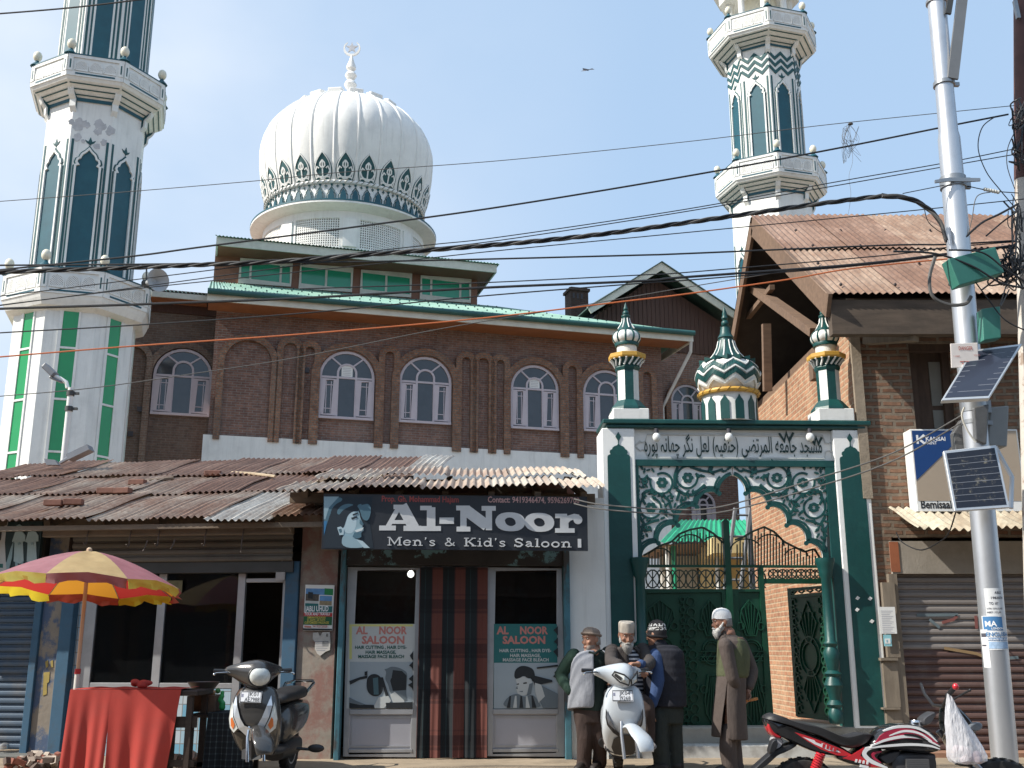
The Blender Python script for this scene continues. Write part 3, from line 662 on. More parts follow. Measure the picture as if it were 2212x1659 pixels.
a, b, zb, zsp = arched_window(AX, 1492, 1544, 1063, 1140, .0, gab, mid=1100)
mb = MB(); DP = M('downpipe', (.55, .53, .5), .5)
p1 = MQ.i @ at(1497, 722, MQ.m.translation.y+ (MQ.m.to_3x3() @ Vector((ue1, -1, 0))).y)
mb.tube([(ue1-.06, -1.0, zs-.0), (ue1-.06, -.95, zs-.35), (u1+.12, .3, zs-1.9), (u1+.12, .3, 2)], .055, DP, 8); mb.build('downpipe', mosque)
# ------------------------------------------------------------------ gateway
GA = Fr(at(1590, 1250, 12.9).x, 12.9, 2)
gate = thing('mosque_gateway', 'green and white painted gateway with lobed arch, small dome and two turrets', 'gateway', GA.m)
def C3(cx, cy, w=0): return GA.uz(1281.7+.3473*cx, 648+.3473*cy, w)
def C4(cx, cy, w=0): return GA.uz(1281.7+.434*cx, 936+.434*cy, w)
zcb, zct = C3(860, 800)[1], C3(860, 737, .12)[1]
GW = GWHITE
xl0, xl1 = GA.u(1301, 1000), GA.u(1372.7, 1000); xr0, xr1 = GA.u(1803, 1000), GA.u(1876, 1000)
zb_ = .0; D = .55
for nm, a, b in (('pillar', xl0, xl1), ('pillar', xr0, xr1)):
    mb = MB(); mb.box(a, b, 0, D, zb_, zcb-.003, GW); o = mb.build(nm, gate, bevel=.012)
    mb = MB(); c = (a+b)/2; W_ = (b-a)-.13
    zt = GA.z(1338, 957); h = [(.5, -.62), (.47, -.55), (.36, -.50), (.40, -.42), (.38, -.33), (.28, -.27), (.27, -.22), (.2, -.15), (.06, -.1), (.03, -.06), (0, -.04)]
    out = [(c-.5*W_, .33)]+[(c-x*W_, zt+z*W_) for x, z in h]+[(c+x*W_, zt+z*W_) for x, z in h[-2::-1]]+[(c+.5*W_, .33)]
    mb.poly(out, -.008, -.002, GREEN); mb.poly([(c, zt+.02), (c+.035, zt+.08), (c, zt+.14), (c-.035, zt+.08)], -.009, -.002, GREEN)
    mb.strip([(c, zt-.03), (c, zt+.03)], .012, -.0085, -.002, GREEN)
    mb.build('niche_panel', o)
mb = MB(); fm = M('chipped white', (.75, .75, .73), .8)
for (x, y) in ((1852, 1293), (1879, 1294), (1851, 1318), (1883, 1343)):
    u, z = GA.uz(x, y); mb.poly([(u-.03, z), (u, z-.02), (u+.03, z+.01), (u, z+.03)], -.012, -.009, fm)
mb.build('paint_chip', gate)
mb = MB(); xb0, xb1 = xl1+.002, xr0-.002; zbb = C3(860, 1000, -.08)[1]
mb.box(xb0, xb1, .08, D-.02, zbb, zcb-.003, GW)
def cart(k):                                      # scalloped cartouche line round the lettering
    l, r, t, b = C3(300, 860, -.08)[0]+k, C3(1460, 860, -.08)[0]-k, C3(0, 835, -.08)[1]-k, C3(0, 978, -.08)[1]+k; m_ = (t+b)/2; q = .07
    return [(l+q, b), (r-q, b), (r-q*.6, b+.09), (r, b+.1), (r+.02, m_-.06), (r+.09, m_), (r+.02, m_+.06), (r, t-.1), (r-q*.6, t-.09), (r-q, t), (l+q, t), (l+q*.6, t-.09), (l, t-.1), (l-.02, m_+.06), (l-.09, m_), (l-.02, m_-.06), (l, b+.1), (l+q*.6, b+.09)]
band = mb.build('lintel', gate)
mb = MB(); mb.strip(cart(0), .014, .068, .079, M('cartouche line', (.55, .55, .53), .7), True); mb.build('cartouche', band)
AR = {'م': 'FEE1', 'س': 'FEB1', 'ج': 'FE9D', 'د': 'FEA9', 'ا': 'FE8D', 'ع': 'FEC9', 'ه': 'FEE9', 'ل': 'FEDD', 'ر': 'FEAD', 'ت': 'FE95', 'ض': 'FEBD', 'ی': 'FBFC', 'ح': 'FEA1', 'ن': 'FEE5', 'ف': 'FED1', 'ہ': 'FBA6', 'گ': 'FB92', 'چ': 'FB7A', 'ھ': 'FBAA', 'پ': 'FB56', 'و': 'FEED'}
def shape_ur(t):                                  # joined letter forms, reversed for left-to-right setting
    out = []
    for w_ in t.split(' '):
        g = []
        for i, ch in enumerate(w_):
            if ch not in AR: g.append({'(': ')', ')': '('}.get(ch, ch)); continue
            nonj = 'ادرو'
            pj = i > 0 and w_[i-1] in AR and w_[i-1] not in nonj; nj = i < len(w_)-1 and w_[i+1] in AR and ch not in nonj
            g.append(chr(int(AR[ch], 16)+(3 if pj and nj else 1 if pj else 2 if nj else 0)))
        out.append(''.join(reversed(g)))
    return ' '.join(reversed(out))
DKG = M('lettering green', (.008, .035, .03), .5, .1)
mb = MB(); xa, za_ = C3(315, 945, -.08); xb_, _ = C3(1420, 945, -.08)
mb.text(shape_ur('مسجد جامعه المرتضی (حنفیہ) لعل نگر چھانہ پورہ'), xa, za_+.0, .2, DKG, y0=.062, width=xb_-xa, bold=.012)
for (cx, cy, s) in ((1200, 870, 1), (1385, 890, .8)):
    u, z = C3(cx, cy, -.08); mb.strip([(u-.09*s, z+.08*s), (u-.03*s, z-.02*s), (u, z+.09*s), (u+.03*s, z-.02*s), (u+.09*s, z+.09*s)], .028, .06, .066, DKG)
mb.build('lettering', band)
mb = MB(); x0, x1 = GA.u(1302, 915, .05), GA.u(1882, 915, .05)
zm = C3(860, 765, .12)[1]
mb.box(x0, x1, -.05, D+.1, zm, zct, GREEN); mb.box(x0+.05, x1-.05, -.02, D+.05, zcb, zm-.002, GREEN); mb.build('cornice', gate, bevel=.01)
for cx in (392, 842, 1345):
    u, z = C3(cx, 830, .02); b = MB(); b.lathe([(.025, .06), (.028, .0)], INK, 10, (u, -.03, z)); b.ball((u, -.03, z-.05), .052, M('bulb glass', (.75, .76, .74), .15, .03), 12, sz=1.15); b.build('light_bulb', gate)
# green frame and arch panel
WP = -.07; mb = MB(); fx0, fx1 = GA.u(1375.5, 1100, WP+.06), GA.u(1799, 1100, WP+.06); zf = zbb-.003
mb.box(xb0, xb1, -WP-.06, -WP+.1, C3(860, 1034, WP+.06)[1], zf, GREEN)
mb.box(xb0, C3(284, 1300, WP)[0], -WP-.058, -WP+.1, .3, C3(860, 1034, WP+.06)[1]-.002, GREEN); mb.box(C3(1452, 1300, WP)[0], xb1, -WP-.058, -WP+.1, .3, C3(860, 1034, WP+.06)[1]-.002, GREEN)
mb.build('door_frame', gate)
cusps = [(0, 1088), (85, 1200), (222, 1285), (340, 1398), (462, 1508), (560, 1640)]
def scal(off=0.):
    out = []
    for (s0, y0), (s1, y1) in zip(cusps, cusps[1:]):
        dx, dy = s1-s0, y1-y0; L_ = hypot(dx, dy); nx_, ny_ = dy/L_, -dx/L_
        big = .33 if s0 else .2
        for i in range(11):
            t = i/10; b = sin(pi*t)**.75 if 0 < i < 10 else 0; sk = (.16*sin(2*pi*t) if s0 else -.12*sin(2*pi*t))
            out.append((s0+dx*t+nx_*(big*L_*b*.8+off)+0*sk, y0+dy*t+ny_*(big*L_*b*.8+off)))
    return out
def HP(s, y, side, w=WP): return C3(862+side*s, y, w)
ap = MB(); vn = MB(); rv = random.Random(4)
def spiral(c, r0, r1, a0, a1, n=20): return [(c[0]+(r0+(r1-r0)*i/n)*cos(radians(a0+(a1-a0)*i/n)), c[1]-(r0+(r1-r0)*i/n)*sin(radians(a0+(a1-a0)*i/n))) for i in range(n+1)]
for side in (-1, 1):
    op = scal(); outer = [(3, 1036), (588, 1036), (588, 1640)]
    ap.poly([HP(s, y, side) for s, y in outer+op[::-1][:-1]+[(3, 1092)]], -WP-.02, -WP+.03, GW)
    cnt = [0]
    def st(pts, w_, taper=None):
        cnt[0] += 1; y = -WP-.03-.00012*cnt[0]; vn.strip([HP(a, b, side) for a, b in pts], w_, y, -WP-.019, GREEN, taper=taper)
    def lf(a, b, ang, L_=44, W_=9):
        ca, sa = cos(radians(ang)), -sin(radians(ang)); pts = [(0, 0), (.35, .9), (.55, .55), (.7, .75), (1, 0), (.7, -.75), (.55, -.55), (.35, -.9)]
        cnt[0] += 1; vn.poly([HP(a+ca*t*L_-sa*q*W_, b+sa*t*L_+ca*q*W_, side) for t, q in pts], -WP-.03-.00012*cnt[0], -WP-.019, GREEN)
    st(scal(11), .046); st(scal(33)[4:], .026)
    for (s, y) in cusps[1:]:
        cnt[0] += 1; vn.poly([HP(s+15*cos(2*pi*i/12)-3, y+15*sin(2*pi*i/12)+6, side) for i in range(12)], -WP-.03-.00012*cnt[0], -WP-.019, GREEN)
    for j, (f, a0) in enumerate((((277, 1108), 150), ((437, 1138), 60), ((505, 1293), 100))):
        st(spiral(f, 58, 74, a0, a0+320, 26), .026)
        for k in range(6 if side < 0 else 8):
            nP = 6 if side < 0 else 8; q = 2*pi*k/nP; cnt[0] += 1
            vn.poly([HP(f[0]+22*cos(q)+(15 if side < 0 else 15)*cos(t)*1.0, f[1]+22*sin(q)+(13 if side < 0 else 9)*sin(t), side) for t in [2*pi*i/9 for i in range(9)]], -WP-.03-.00012*cnt[0], -WP-.019, GREEN)
        for a in (20, 95, 170, 245, 310): lf(f[0]+76*cos(radians(a+a0)), f[1]-76*sin(radians(a+a0)), a+a0+rv.uniform(10, 50), rv.uniform(34, 52), 10)
    st([(60, 1055), (120, 1075), (200, 1062), (262, 1040)], .03); st([(345, 1180), (300, 1210), (250, 1215), (215, 1190), (170, 1150)], .034)
    st([(345, 1050), (360, 1100), (352, 1160), (330, 1200), (345, 1250)], .032); st([(500, 1180), (545, 1200), (560, 1240), (540, 1275)], .03)
    st([(430, 1215), (395, 1250), (380, 1300), (360, 1330)], .032); st([(575, 1350), (545, 1400), (500, 1380), (455, 1370)], .032); st([(560, 1420), (575, 1490), (560, 1560)], .028)
    for (a, b, g) in ((70, 1070, 170), (110, 1090, 30), (150, 1080, 100), (190, 1085, 320), (40, 1060, 150), (555, 1060, 60), (570, 1110, 40), (550, 1085, 100), (520, 1180, 330), (575, 1180, 300), (325, 1240, 250), (350, 1260, 290), (300, 1200, 200), (250, 1205, 150), (400, 1330, 200), (420, 1290, 130), (560, 1390, 270), (540, 1450, 240), (560, 1520, 290), (575, 1430, 60), (450, 1365, 160), (390, 1250, 30), (575, 1270, 80), (470, 1240, 30), (440, 1240, 100)): lf(a, b, g, rv.uniform(32, 48), 9)
    edge = scal(48); n_ = 0
    for _ in range(400):
        a, b = rv.uniform(20, 578), rv.uniform(1046, 1600); ye = min([y for s_, y in edge if abs(s_-a) < 26] or [1040])
        if b > ye-14 or any(hypot(a-f[0], b-f[1]) < 88 for f in ((277, 1108), (437, 1138), (505, 1293))) or n_ > 42: continue
        n_ += 1; lf(a, b, rv.uniform(0, 360), rv.uniform(26, 40), 8)
    for (a, b) in ((200, 1095), (345, 1155), (300, 1235), (420, 1320), (545, 1130), (575, 1330), (130, 1062), (520, 1420), (560, 1475), (380, 1190), (480, 1200)): st(spiral((a, b), 6, 17, rv.uniform(0, 360), 400, 12), .024)
arch = ap.build('arch_panel', gate); vn.build('vine_relief', arch)
# turned columns
for (px0, px1) in ((1782, 1808), (1377, 1397)):
    u = (GA.u(px0, 1400, WP+.12)+GA.u(px1, 1400, WP+.12))/2; b = MB(); zt = GA.z(1795, 1206, WP+.12); z0 = .36
    P = lambda py: GA.z(1795, py, WP+.12)
    b.lathe([(.075, z0), (.085, z0+.02), (.085, P(1540)), (.06, P(1530)), (.095, P(1522)), (.06, P(1512)), (.07, P(1500)), (.11, P(1480)), (.07, P(1462)), (.1, P(1455)), (.06, P(1448)), (.085, P(1425)), (.095, P(1410)), (.06, P(1398)), (.085, P(1390)), (.06, P(1384)), (.058, P(1250)), (.08, P(1243)), (.08, P(1236)), (.1, P(1222)), (.115, P(1212)), (.115, zt)], GREEN, 16, (u, -WP-.12, 0))
    b.build('turned_column', gate)
# gate leaves
WL = -.3; yl = -WL
def L4(cx, cy): return C4(cx, cy, WL)
leaf_ = MB(); irn = MB(); xL, xC0, xC1, xR = L4(245, 1100)[0], L4(672, 1100)[0], L4(705, 1100)[0], L4(868, 1100)[0]
zl_b, zl_t, zr2, zr1 = L4(500, 1512)[1], L4(500, 785)[1], L4(500, 668)[1], L4(500, 655)[1]
leaf_.box(xL, xC0, yl, yl+.03, zl_b, zl_t, LEAFG); leaf_.box(xC1, xR, yl, yl+.03, zl_b, zl_t, LEAFG)
for a, b in ((xL, xC0), (xC1, xR)): leaf_.strip(rect(a+.025, b-.025, zl_b+.025, zl_t-.0), .05, yl-.025, yl+.04, LEAFG, True)
leaf_.box(xC0+.003, xC1-.003, yl-.05, yl+.05, zl_b, L4(688, 440)[1], LEAFG); leaf_.poly([(xC0, L4(688, 441)[1]), (xC1, L4(688, 441)[1]), ((xC0+xC1)/2, L4(688, 424)[1])], yl-.04, yl+.04, LEAFG)
xE = L4(1160, 660)[0]
leaf_.box(xL, xE, yl-.022, yl+.04, zr2, zr1, LEAFG); leaf_.box(xL, xR, yl-.02, yl+.04, L4(500, 790)[1], L4(500, 775)[1], LEAFG)
leaf_.box(xR+.003, xE, yl-.021, yl+.045, L4(900, 748)[1], L4(900, 724)[1], LEAFG); leaf_.box(xR-.06, xR, yl-.03, yl+.04, zl_b, zr2-.002, LEAFG)
leafo = leaf_.build('gate_leaf', gate)
def iron(pts, w_=.012, dy=0.): irn.strip(pts, w_, yl-.034-dy, yl-.012, LEAFG)
for (a, b) in ((245, 432), (520, 660), (715, 860)):
    x0, x1 = L4(a+10, 1100)[0], L4(b-10, 1100)[0]; c = (x0+x1)/2; W_ = (x1-x0)
    for up in (1, -1):
        zm_ = L4(500, 1090)[1]+up*.03; zz = lambda h: zm_+up*h
        H_ = (L4(500, 830)[1]-zm_) if up > 0 else (zm_-L4(500, 1470)[1])
        top = H_; fan = [(c, zz(top)), (x1-.05, zz(top*.8)), (x1-.03, zz(top*.62)), (c+.06, zz(top*.28)), (c-.06, zz(top*.28)), (x0+.03, zz(top*.62)), (x0+.05, zz(top*.8))]
        iron(fan+[fan[0]], .014)
        for t in (-.36, -.2, -.07, .07, .2, .36): iron([(c+t*.28*W_, zz(top*.3)), (c+t*W_, zz(top*(.97-abs(t)*.45)))], .01, .001)
        iron(arc(c, zz(.0), W_*.38, 0, 180*up, 14), .014, .002); iron(arc(c, zz(.0), W_*.29, 0, 180*up, 14), .01, .003)
        for s_ in (-1, 1): iron(arc(c+s_*W_*.4, zz(top*.47), .045, 0, 360, 12), .012, .004)
    for h in (-.07, -.02, .04): iron([(x0, zm_+h), (x1, zm_+h)], .012, .005)
    for i in range(4): iron([(x0+W_*i/4, zm_-.06), (x0+W_*(i+1)/4, zm_+.03)], .01, .006)
x0 = L4(475, 1100)[0]; z = L4(475, 815)[1]; i = 0
while z > zl_b+.1:
    iron(arc(x0+.045, z-.055, .05, -60, 250, 10), .013); iron(arc(x0-.06, z-.03, .03, 0, 360, 10), .011, .001); iron([(x0-.09, z-.075), (x0+.0, z-.075)], .011, .002); iron([(x0-.05, z-.12), (x0-.05, z-.06)], .01, .003); z -= .125
ironl = irn.build('scroll_work', leafo)
b = MB()
def bar(pts, r=.009): b.strip(pts, r*2, yl-.006, yl+.012, M('iron brown green', (.03, .045, .03), .6, .3))
def topcurve(cx):
    pts = [(245, 610), (285, 590), (330, 560), (390, 540), (430, 500), (480, 480), (545, 468), (600, 500), (640, 540), (672, 560), (705, 530), (740, 520), (790, 490), (850, 466), (900, 490), (950, 540), (1000, 565), (1050, 590), (1100, 575), (1140, 640)]
    for (x0, y0), (x1, y1) in zip(pts, pts[1:]):
        if x0 <= cx <= x1: return y0+(y1-y0)*(cx-x0)/(x1-x0)
    return 640
tp = [L4(x, topcurve(x)) for x in range(250, 1141, 12)]
for rng in (tp[:35], tp[38:]): bar(rng, .012)
for x in list(range(262, 668, 15))+list(range(716, 1136, 15)): bar([L4(x, 655), L4(x, topcurve(x)+(26 if (x//15) % 2 else 4))], .007)
for (cx, cy, r, a0, a1) in ((330, 620, 60, 20, 160), (480, 560, 70, 10, 170), (600, 560, 60, 0, 150), (760, 590, 80, 30, 180), (880, 560, 70, 0, 160), (1010, 620, 60, 10, 170)):
    bar([L4(cx+r*cos(radians(a)), cy-r*.8*sin(radians(a))) for a in range(a0, a1+1, 14)], .008)
for (xa, xb, ya, yb, n_) in ((262, 660, 680, 770, 6), (712, 858, 680, 770, 2), (872, 1150, 678, 722, 6)):
    for i in range(n_):
        c0 = xa+(xb-xa)*(i+.5)/n_; r = (xb-xa)/n_/2; ry = (yb-ya)/2; cy = (ya+yb)/2
        bar([L4(c0+r*cos(2*pi*k/14), cy+ry*sin(2*pi*k/14)) for k in range(15)], .008); bar([L4(c0, ya), L4(c0, yb)], .006)
        bar([L4(c0-r, ya), L4(c0, cy), L4(c0-r, yb)], .006); bar([L4(c0+r, ya), L4(c0, cy), L4(c0+r, yb)], .006)
b.build('iron_grille', leafo)
# open wicket door swung inwards
hx, _ = L4(1178, 1100); zw0, zw1 = .36, L4(1100, 752)[1]
wk = bpy.data.objects.new('wicket_door', None); COL.objects.link(wk); wk.parent = gate; wk.matrix_local = Matrix.Translation((hx, yl+.02, 0)) @ Matrix.Rotation(radians(-76), 4, 'Z')
ww = .84; mb = MB(); zpan = L4(1100, 797)[1]
mb.box(-ww, 0, 0, .02, zw0, zpan, LEAFG); mb.strip(rect(-ww+.025, -.025, zw0+.025, zw1-.025), .05, -.02, .035, LEAFG, True); mb.box(-ww+.05, -.05, -.018, .03, zpan-.02, zpan+.02, LEAFG); mb.build('door_panel', wk)
mb = MB(); yl_ = yl; 
def wi(pts, w_=.016, d=0.): mb.strip(pts, w_, -.02-d, -.001, LEAFG)
c = -ww/2; zm_ = (zw0+zpan)/2
for up in (1, -1):
    H_ = (zpan-zm_)*.9; fan = [(c, zm_+up*H_), (c+.2, zm_+up*H_*.6), (c+.05, zm_+up*H_*.25), (c-.05, zm_+up*H_*.25), (c-.2, zm_+up*H_*.6)]; wi(fan+[fan[0]])
    for t in (-.15, -.05, .05, .15): wi([(c+t*.3, zm_+up*H_*.27), (c+t, zm_+up*H_*.8)], .012, .001)
    wi(arc(c, zm_, .24, 0, 180*up, 12), .016, .002); wi(arc(c, zm_, .17, 0, 180*up, 12), .014, .003)
for s_ in (-1, 1):
    z = zpan-.08
    while z > zw0+.1: wi(arc(c+s_*.31, z, .045, 0, 300, 10), .016, .001); z -= .12
for i in range(4):
    for s_ in (-1, 1): wi([(-ww+.12+i*.2, zpan+.03), (-ww+.12+i*.2+s_*.07, (zpan+zw1)/2), (-ww+.12+i*.2, zw1-.04)], .014, .004+.001*s_)
mb.build('scroll_work', wk)
# step
STEP = M('step concrete', (.33, .31, .27), .9, .15, 4, dirt=(.18, .16, .13), damt=.6, ds=1.5, bump=.3)
STEPW = M('whitewashed kerb', (.52, .52, .50), .8, .12, 5, dirt=(.22, .2, .17), damt=.7, ds=3)
mb = MB(); mb.box(xl1-.05, xr1+.05, .0, 1.4, -.1, .32, STEP); mb.box(xl1-.05, xr1+.05, -.22, -.003, -.1, .14, STEPW); mb.build('step', gate, bevel=.015)
# turrets and dome on the gateway
OCT = pi/8
def turret(pc, pbase):
    W0 = -.2; u = GA.u(pc, 830, W0); P = lambda py: GA.z(pc, py, W0); k = 1/172.
    t = thing_part('turret', gate); t.matrix_local = Matrix.Translation((u, -W0, 0))
    mb = MB(); mb.box(-.225, .225, -.225, .225, zct+.002, P(890), WHITE); mb.build('plinth', t, bevel=.008)
    mb = MB(); mb.lathe([(.245, P(890)+.002), (.235, P(884)), (.17, P(871)), (.155, P(868))], GREEN, 8, ph=OCT); mb.build('foot', t)
    mb = MB()
    a = .132
    for q in range(8):
        mb.map = facemap(q, a); s = a*tan(pi/8); mb.poly(rect(-s, s, P(868), P(802)), 0, .04, GREEN if q % 2 == 0 else WHITE)
    mb.map = None; mb.build('shaft', t)
    mb = MB(); mb.lathe([(.15, P(803)), (.165, P(797)), (.15, P(792)), (.18, P(783)), (.215, P(779))], GREEN, 8, ph=OCT)
    for q in range(16):
        a0 = 2*pi*q/16; mb.tube([(.157*cos(a0), .157*sin(a0), P(793)), (.19*cos(a0+.2), .19*sin(a0+.2), P(783)), (.222*cos(a0+.2), .222*sin(a0+.2), P(779))], .013, WHITE, 5)
    mb.build('capital', t)
    mb = MB(); mb.lathe([(.235, P(779)+.001), (.245, P(776)), (.245, P(769)), (.235, P(768))], GOLD, 8, ph=OCT); mb.build('gold_ring', t)
    mb = MB(); mb.lathe([(.128, P(768)), (.128, P(748))], WHITE, 24); mb.build('neck', t)
    mb = MB(); pr = [(.135, P(749)), (.145, P(746))]+[(.17*cos(radians(b_))+.012, P(731)+(P(713)-P(731))*sin(radians(b_))) for b_ in range(-60, 66, 10)]
    mb.lathe(pr, WHITE, 64, rf=lambda q, z: 1-.05*(1-abs(sin(5*q)))); mb.build('onion_bulb', t)
    mb = MB()
    for q in range(10):
        a0 = 2*pi*q/10+.1; mb.tube([((r*.965)*cos(a0), (r*.965)*sin(a0), z) for r, z in pr], .014, GREEN, 6)
    mb.lathe([(.15, P(749)), (.155, P(745)), (.15, P(742))], GREEN, 24)
    mb.lathe([(.125, P(716)), (.09, P(708)), (.055, P(698)), (.045, P(688)), (.06, P(684)), (.055, P(682)), (.02, P(681))], GREEN, 20)
    for q in range(8):
        a0 = 2*pi*q/8+.2; mb.tube([(.112*cos(a0), .112*sin(a0), P(712)), (.084*cos(a0), .084*sin(a0), P(705)), (.057*cos(a0), .057*sin(a0), P(697)), (.05*cos(a0), .05*sin(a0), P(689))], .008, WHITE, 5)
    mb.ball((0, 0, P(677)), .042, GREEN, 12); mb.lathe([(.02, P(673)), (.032, P(668)), (.022, P(664)), (.004, P(654))], GREEN, 12); mb.build('spire', t)
turret(1356, 0); turret(1789, 0)
W0 = -.25; pc = 1575; u = GA.u(pc, 870, W0); P = lambda py: GA.z(pc, py, W0); dmo = thing_part('gate_dome', gate); dmo.matrix_local = Matrix.Translation((u, -W0, 0))
mb = MB(); mb.lathe([(.345, zct+.002), (.345, P(857))], WHITE, 48)
for q in range(12):
    a0 = 2*pi*q/12; R_ = .345; mb.map = (lambda a0: lambda p: ((R_-p.y)*cos(a0+p.x/R_), (R_-p.y)*sin(a0+p.x/R_), p.z))(a0-pi/2+.13)
    zt = P(861); mb.poly([(-.055, zct+.01), (-.02, zct+.01), (.02, zct+.01), (.055, zct+.01), (.055, zt-.11), (.04, zt-.085), (.02, zt-.06), (0, zt-.02), (-.02, zt-.06), (-.04, zt-.085), (-.055, zt-.11)], -.012, -.001, GREEN)
mb.map = None; mb.build('drum', dmo)
mb = MB(); mb.tube([(.365*cos(2*pi*i/48), .365*sin(2*pi*i/48), P(854)) for i in range(48)], .033, GOLD, 8, closed=True)
for i in range(20):
    a0 = 2*pi*i/20; mb.tube([(.385*cos(a0), .385*sin(a0), P(854)-.03), (.4*cos(a0+.08), .4*sin(a0+.08), P(854)), (.385*cos(a0+.16), .385*sin(a0+.16), P(854)+.03)], .007, M('dark gold', (.3, .16, .03), .5), 4)
mb.build('gold_rope', dmo)
zq = P(815); bt = P(785)
br = lambda z: (.405*sqrt(max(.02, 1-((z-zq)/(.27 if z > zq else .34))**2)))
mb = MB(); n_ = 12; zz = [P(850)+(bt-P(850))*i/12 for i in range(13)]; mb.lathe([(br(z), z) for z in zz]+[(.05, bt+.02)], WHITE, 48); mb.build('bulb', dmo)
mb = MB(); npz = 9
for (zc_1, m_, wd, pr_) in ((P(803), GREEN, .062, .012), (P(822), GREEN, .068, .012), (P(838), WHITE, .03, .02), (P(793), WHITE, .03, .016), (P(812.5), WHITE, .02, .018)):
    seg = []
    for i in range(npz*2*4):
        t = i/4; z = zc_1+.045*(abs((t % 2)-1)*2-1); seg.append((2*pi*t/(2*npz), z))
    vs = []; n2 = len(seg)
    for a0, z in seg:
        for dz, o_ in ((-wd/2, 0), (-wd/2, pr_), (wd/2, pr_), (wd/2, 0)): r = br(min(z+dz, bt-.005))+o_; vs.append((r*cos(a0-pi/2), r*sin(a0-pi/2), z+dz))
    mb.add(vs, [(4*i+k, 4*((i+1) % n2)+k, 4*((i+1) % n2)+k+1, 4*i+k+1) for i in range(n2) for k in range(3)], m_)
mb.build('chevron', dmo)
mb = MB()
for q in range(14):
    a0 = 2*pi*q/14; mb.map = (lambda a0: lambda p: Matrix.Rotation(a0, 4, 'Z') @ p)(a0); mb.add([(.2, -.05, bt+.05), (.2, .05, bt+.05), (.31, .075, bt+.01), (.365, 0, bt+.035), (.31, -.075, bt+.01), (.3, 0, bt-.03), (.36, 0, bt-.03)], [(0, 4, 3, 2, 1), (4, 5, 6), (0, 1, 5), (4, 3, 6), (2, 6, 3), (1, 2, 5), (0, 5, 4), (2, 5, 6)], GREEN)
mb.map = None
mb.lathe([(.26, bt+.0), (.22, bt+.05), (.16, P(765)), (.12, P(752)), (.1, P(738)), (.095, P(733)), (.11, P(731)), (.1, P(729)), (.075, P(722)), (.06, P(708)), (.07, P(706)), (.03, P(704))], GREEN, 24)
for q in range(12):
    a0 = 2*pi*q/12+.1; mb.tube([(r*cos(a0), r*sin(a0), z) for r, z in ((.225, bt+.05), (.165, P(765)), (.125, P(752)), (.104, P(738)))], .009, WHITE, 5)
mb.ball((0, 0, P(699)), .05, GREEN, 12); mb.lathe([(.02, P(694)), (.045, P(688)), (.03, P(682)), (.035, P(679)), (.004, P(663))], GREEN, 12); mb.build('spire', dmo)

# ------------------------------------------------------------------ brick shop house on the right
RB = Fr(0, 13.0, 0)
XS = at(1848, 700, 13.0).x; XF = at(1862, 1000, 13.0).x
YB = 19.5; EX, EY, EZ = 3.86, 12.3, at(1785, 634, 12.3).z; RY = 15.9; RZ = at(1621, 470, 15.9).z; BZ = EZ
TBR = M('weathered timber', (.16, .10, .065), .85, .25, 2, stretch=(1.5, 8, 8), dirt=(.07, .05, .04), damt=.6)
TGR = M('grey timber', (.20, .165, .125), .85, .22, 2, stretch=(8, 8, 1.2), dirt=(.10, .075, .055), damt=.6)
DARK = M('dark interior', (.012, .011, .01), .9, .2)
house = thing('brick_shop_house', 'old brick shop house with rusty tin gable roof and rolled down shutter', 'house', RB.m)
yy = lambda Y: Y-13.0
RUST = [rustmat('rust sheet', (.38, .29, .22), (.20, .11, .068), .45), rustmat('rust sheet pale', (.43, .34, .26), (.24, .13, .08), .52), rustmat('rust sheet dark', (.30, .20, .15), (.165, .085, .052), .43)]
zwt = at(1850, 690, 13.0).z; zsh_t = RB.z(2000, 1240); zfa = RB.z(2000, 1161)
mb = MB(); xw1 = 9.5; xs0 = RB.u(1946, 1400); dx0, dx1 = RB.u(1970, 830), RB.u(2062, 830); dz0, dz1 = RB.z(2010, 985), RB.z(2010, 742)
def wallbox(x0, x1, z0, z1): mb.box(x0, x1, 0, .3, z0, z1, OLDBRICK)
zwt2 = EZ+.28
wallbox(XS+.0, xs0, 0, zfa); wallbox(XS, dx0, zfa+.0, zwt2); wallbox(dx1, xw1, zfa, zwt2); wallbox(dx0, dx1, zfa, dz0); wallbox(dx0, dx1, dz1, zwt2)
mb.build('front_wall', house)
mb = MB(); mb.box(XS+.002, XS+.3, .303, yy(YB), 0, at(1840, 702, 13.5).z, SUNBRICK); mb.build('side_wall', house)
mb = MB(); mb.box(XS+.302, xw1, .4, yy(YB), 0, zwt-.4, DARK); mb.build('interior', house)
WDOOR = M('old door wood', (.075, .045, .03), .8, .25, 3, stretch=(6, 6, 1)); PALEB = M('pale board', (.20, .19, .165), .85, .12, 3)
mb = MB(); mb.box(dx0, dx1, .18, .22, dz0, dz1, WDOOR); mb.strip(rect(dx0+.04, dx1-.04, dz0+.04, dz1-.06), .09, .1, .178, WDOOR, True); o = mb.build('upper_door', house)
mb = MB(); mb.box(dx0, dx1, .02, .09, dz1-.1, dz1, WDOOR); mb.build('door_lintel', o)
mb = MB(); zs_ = [dz1-.22, dz1-.75, dz1-.8, dz1-1.3]
mb.box(dx0+.3, dx1-.09, .165, .178, dz1-.78, dz1-.2, PALEB); mb.box(dx0+.3, dx1-.09, .165, .178, dz1-1.38, dz1-.84, PALEB); mb.box(dx0+.3, dx1-.09, .166, .178, dz0+.1, dz1-1.44, DGLASS); mb.build('door_board', o)
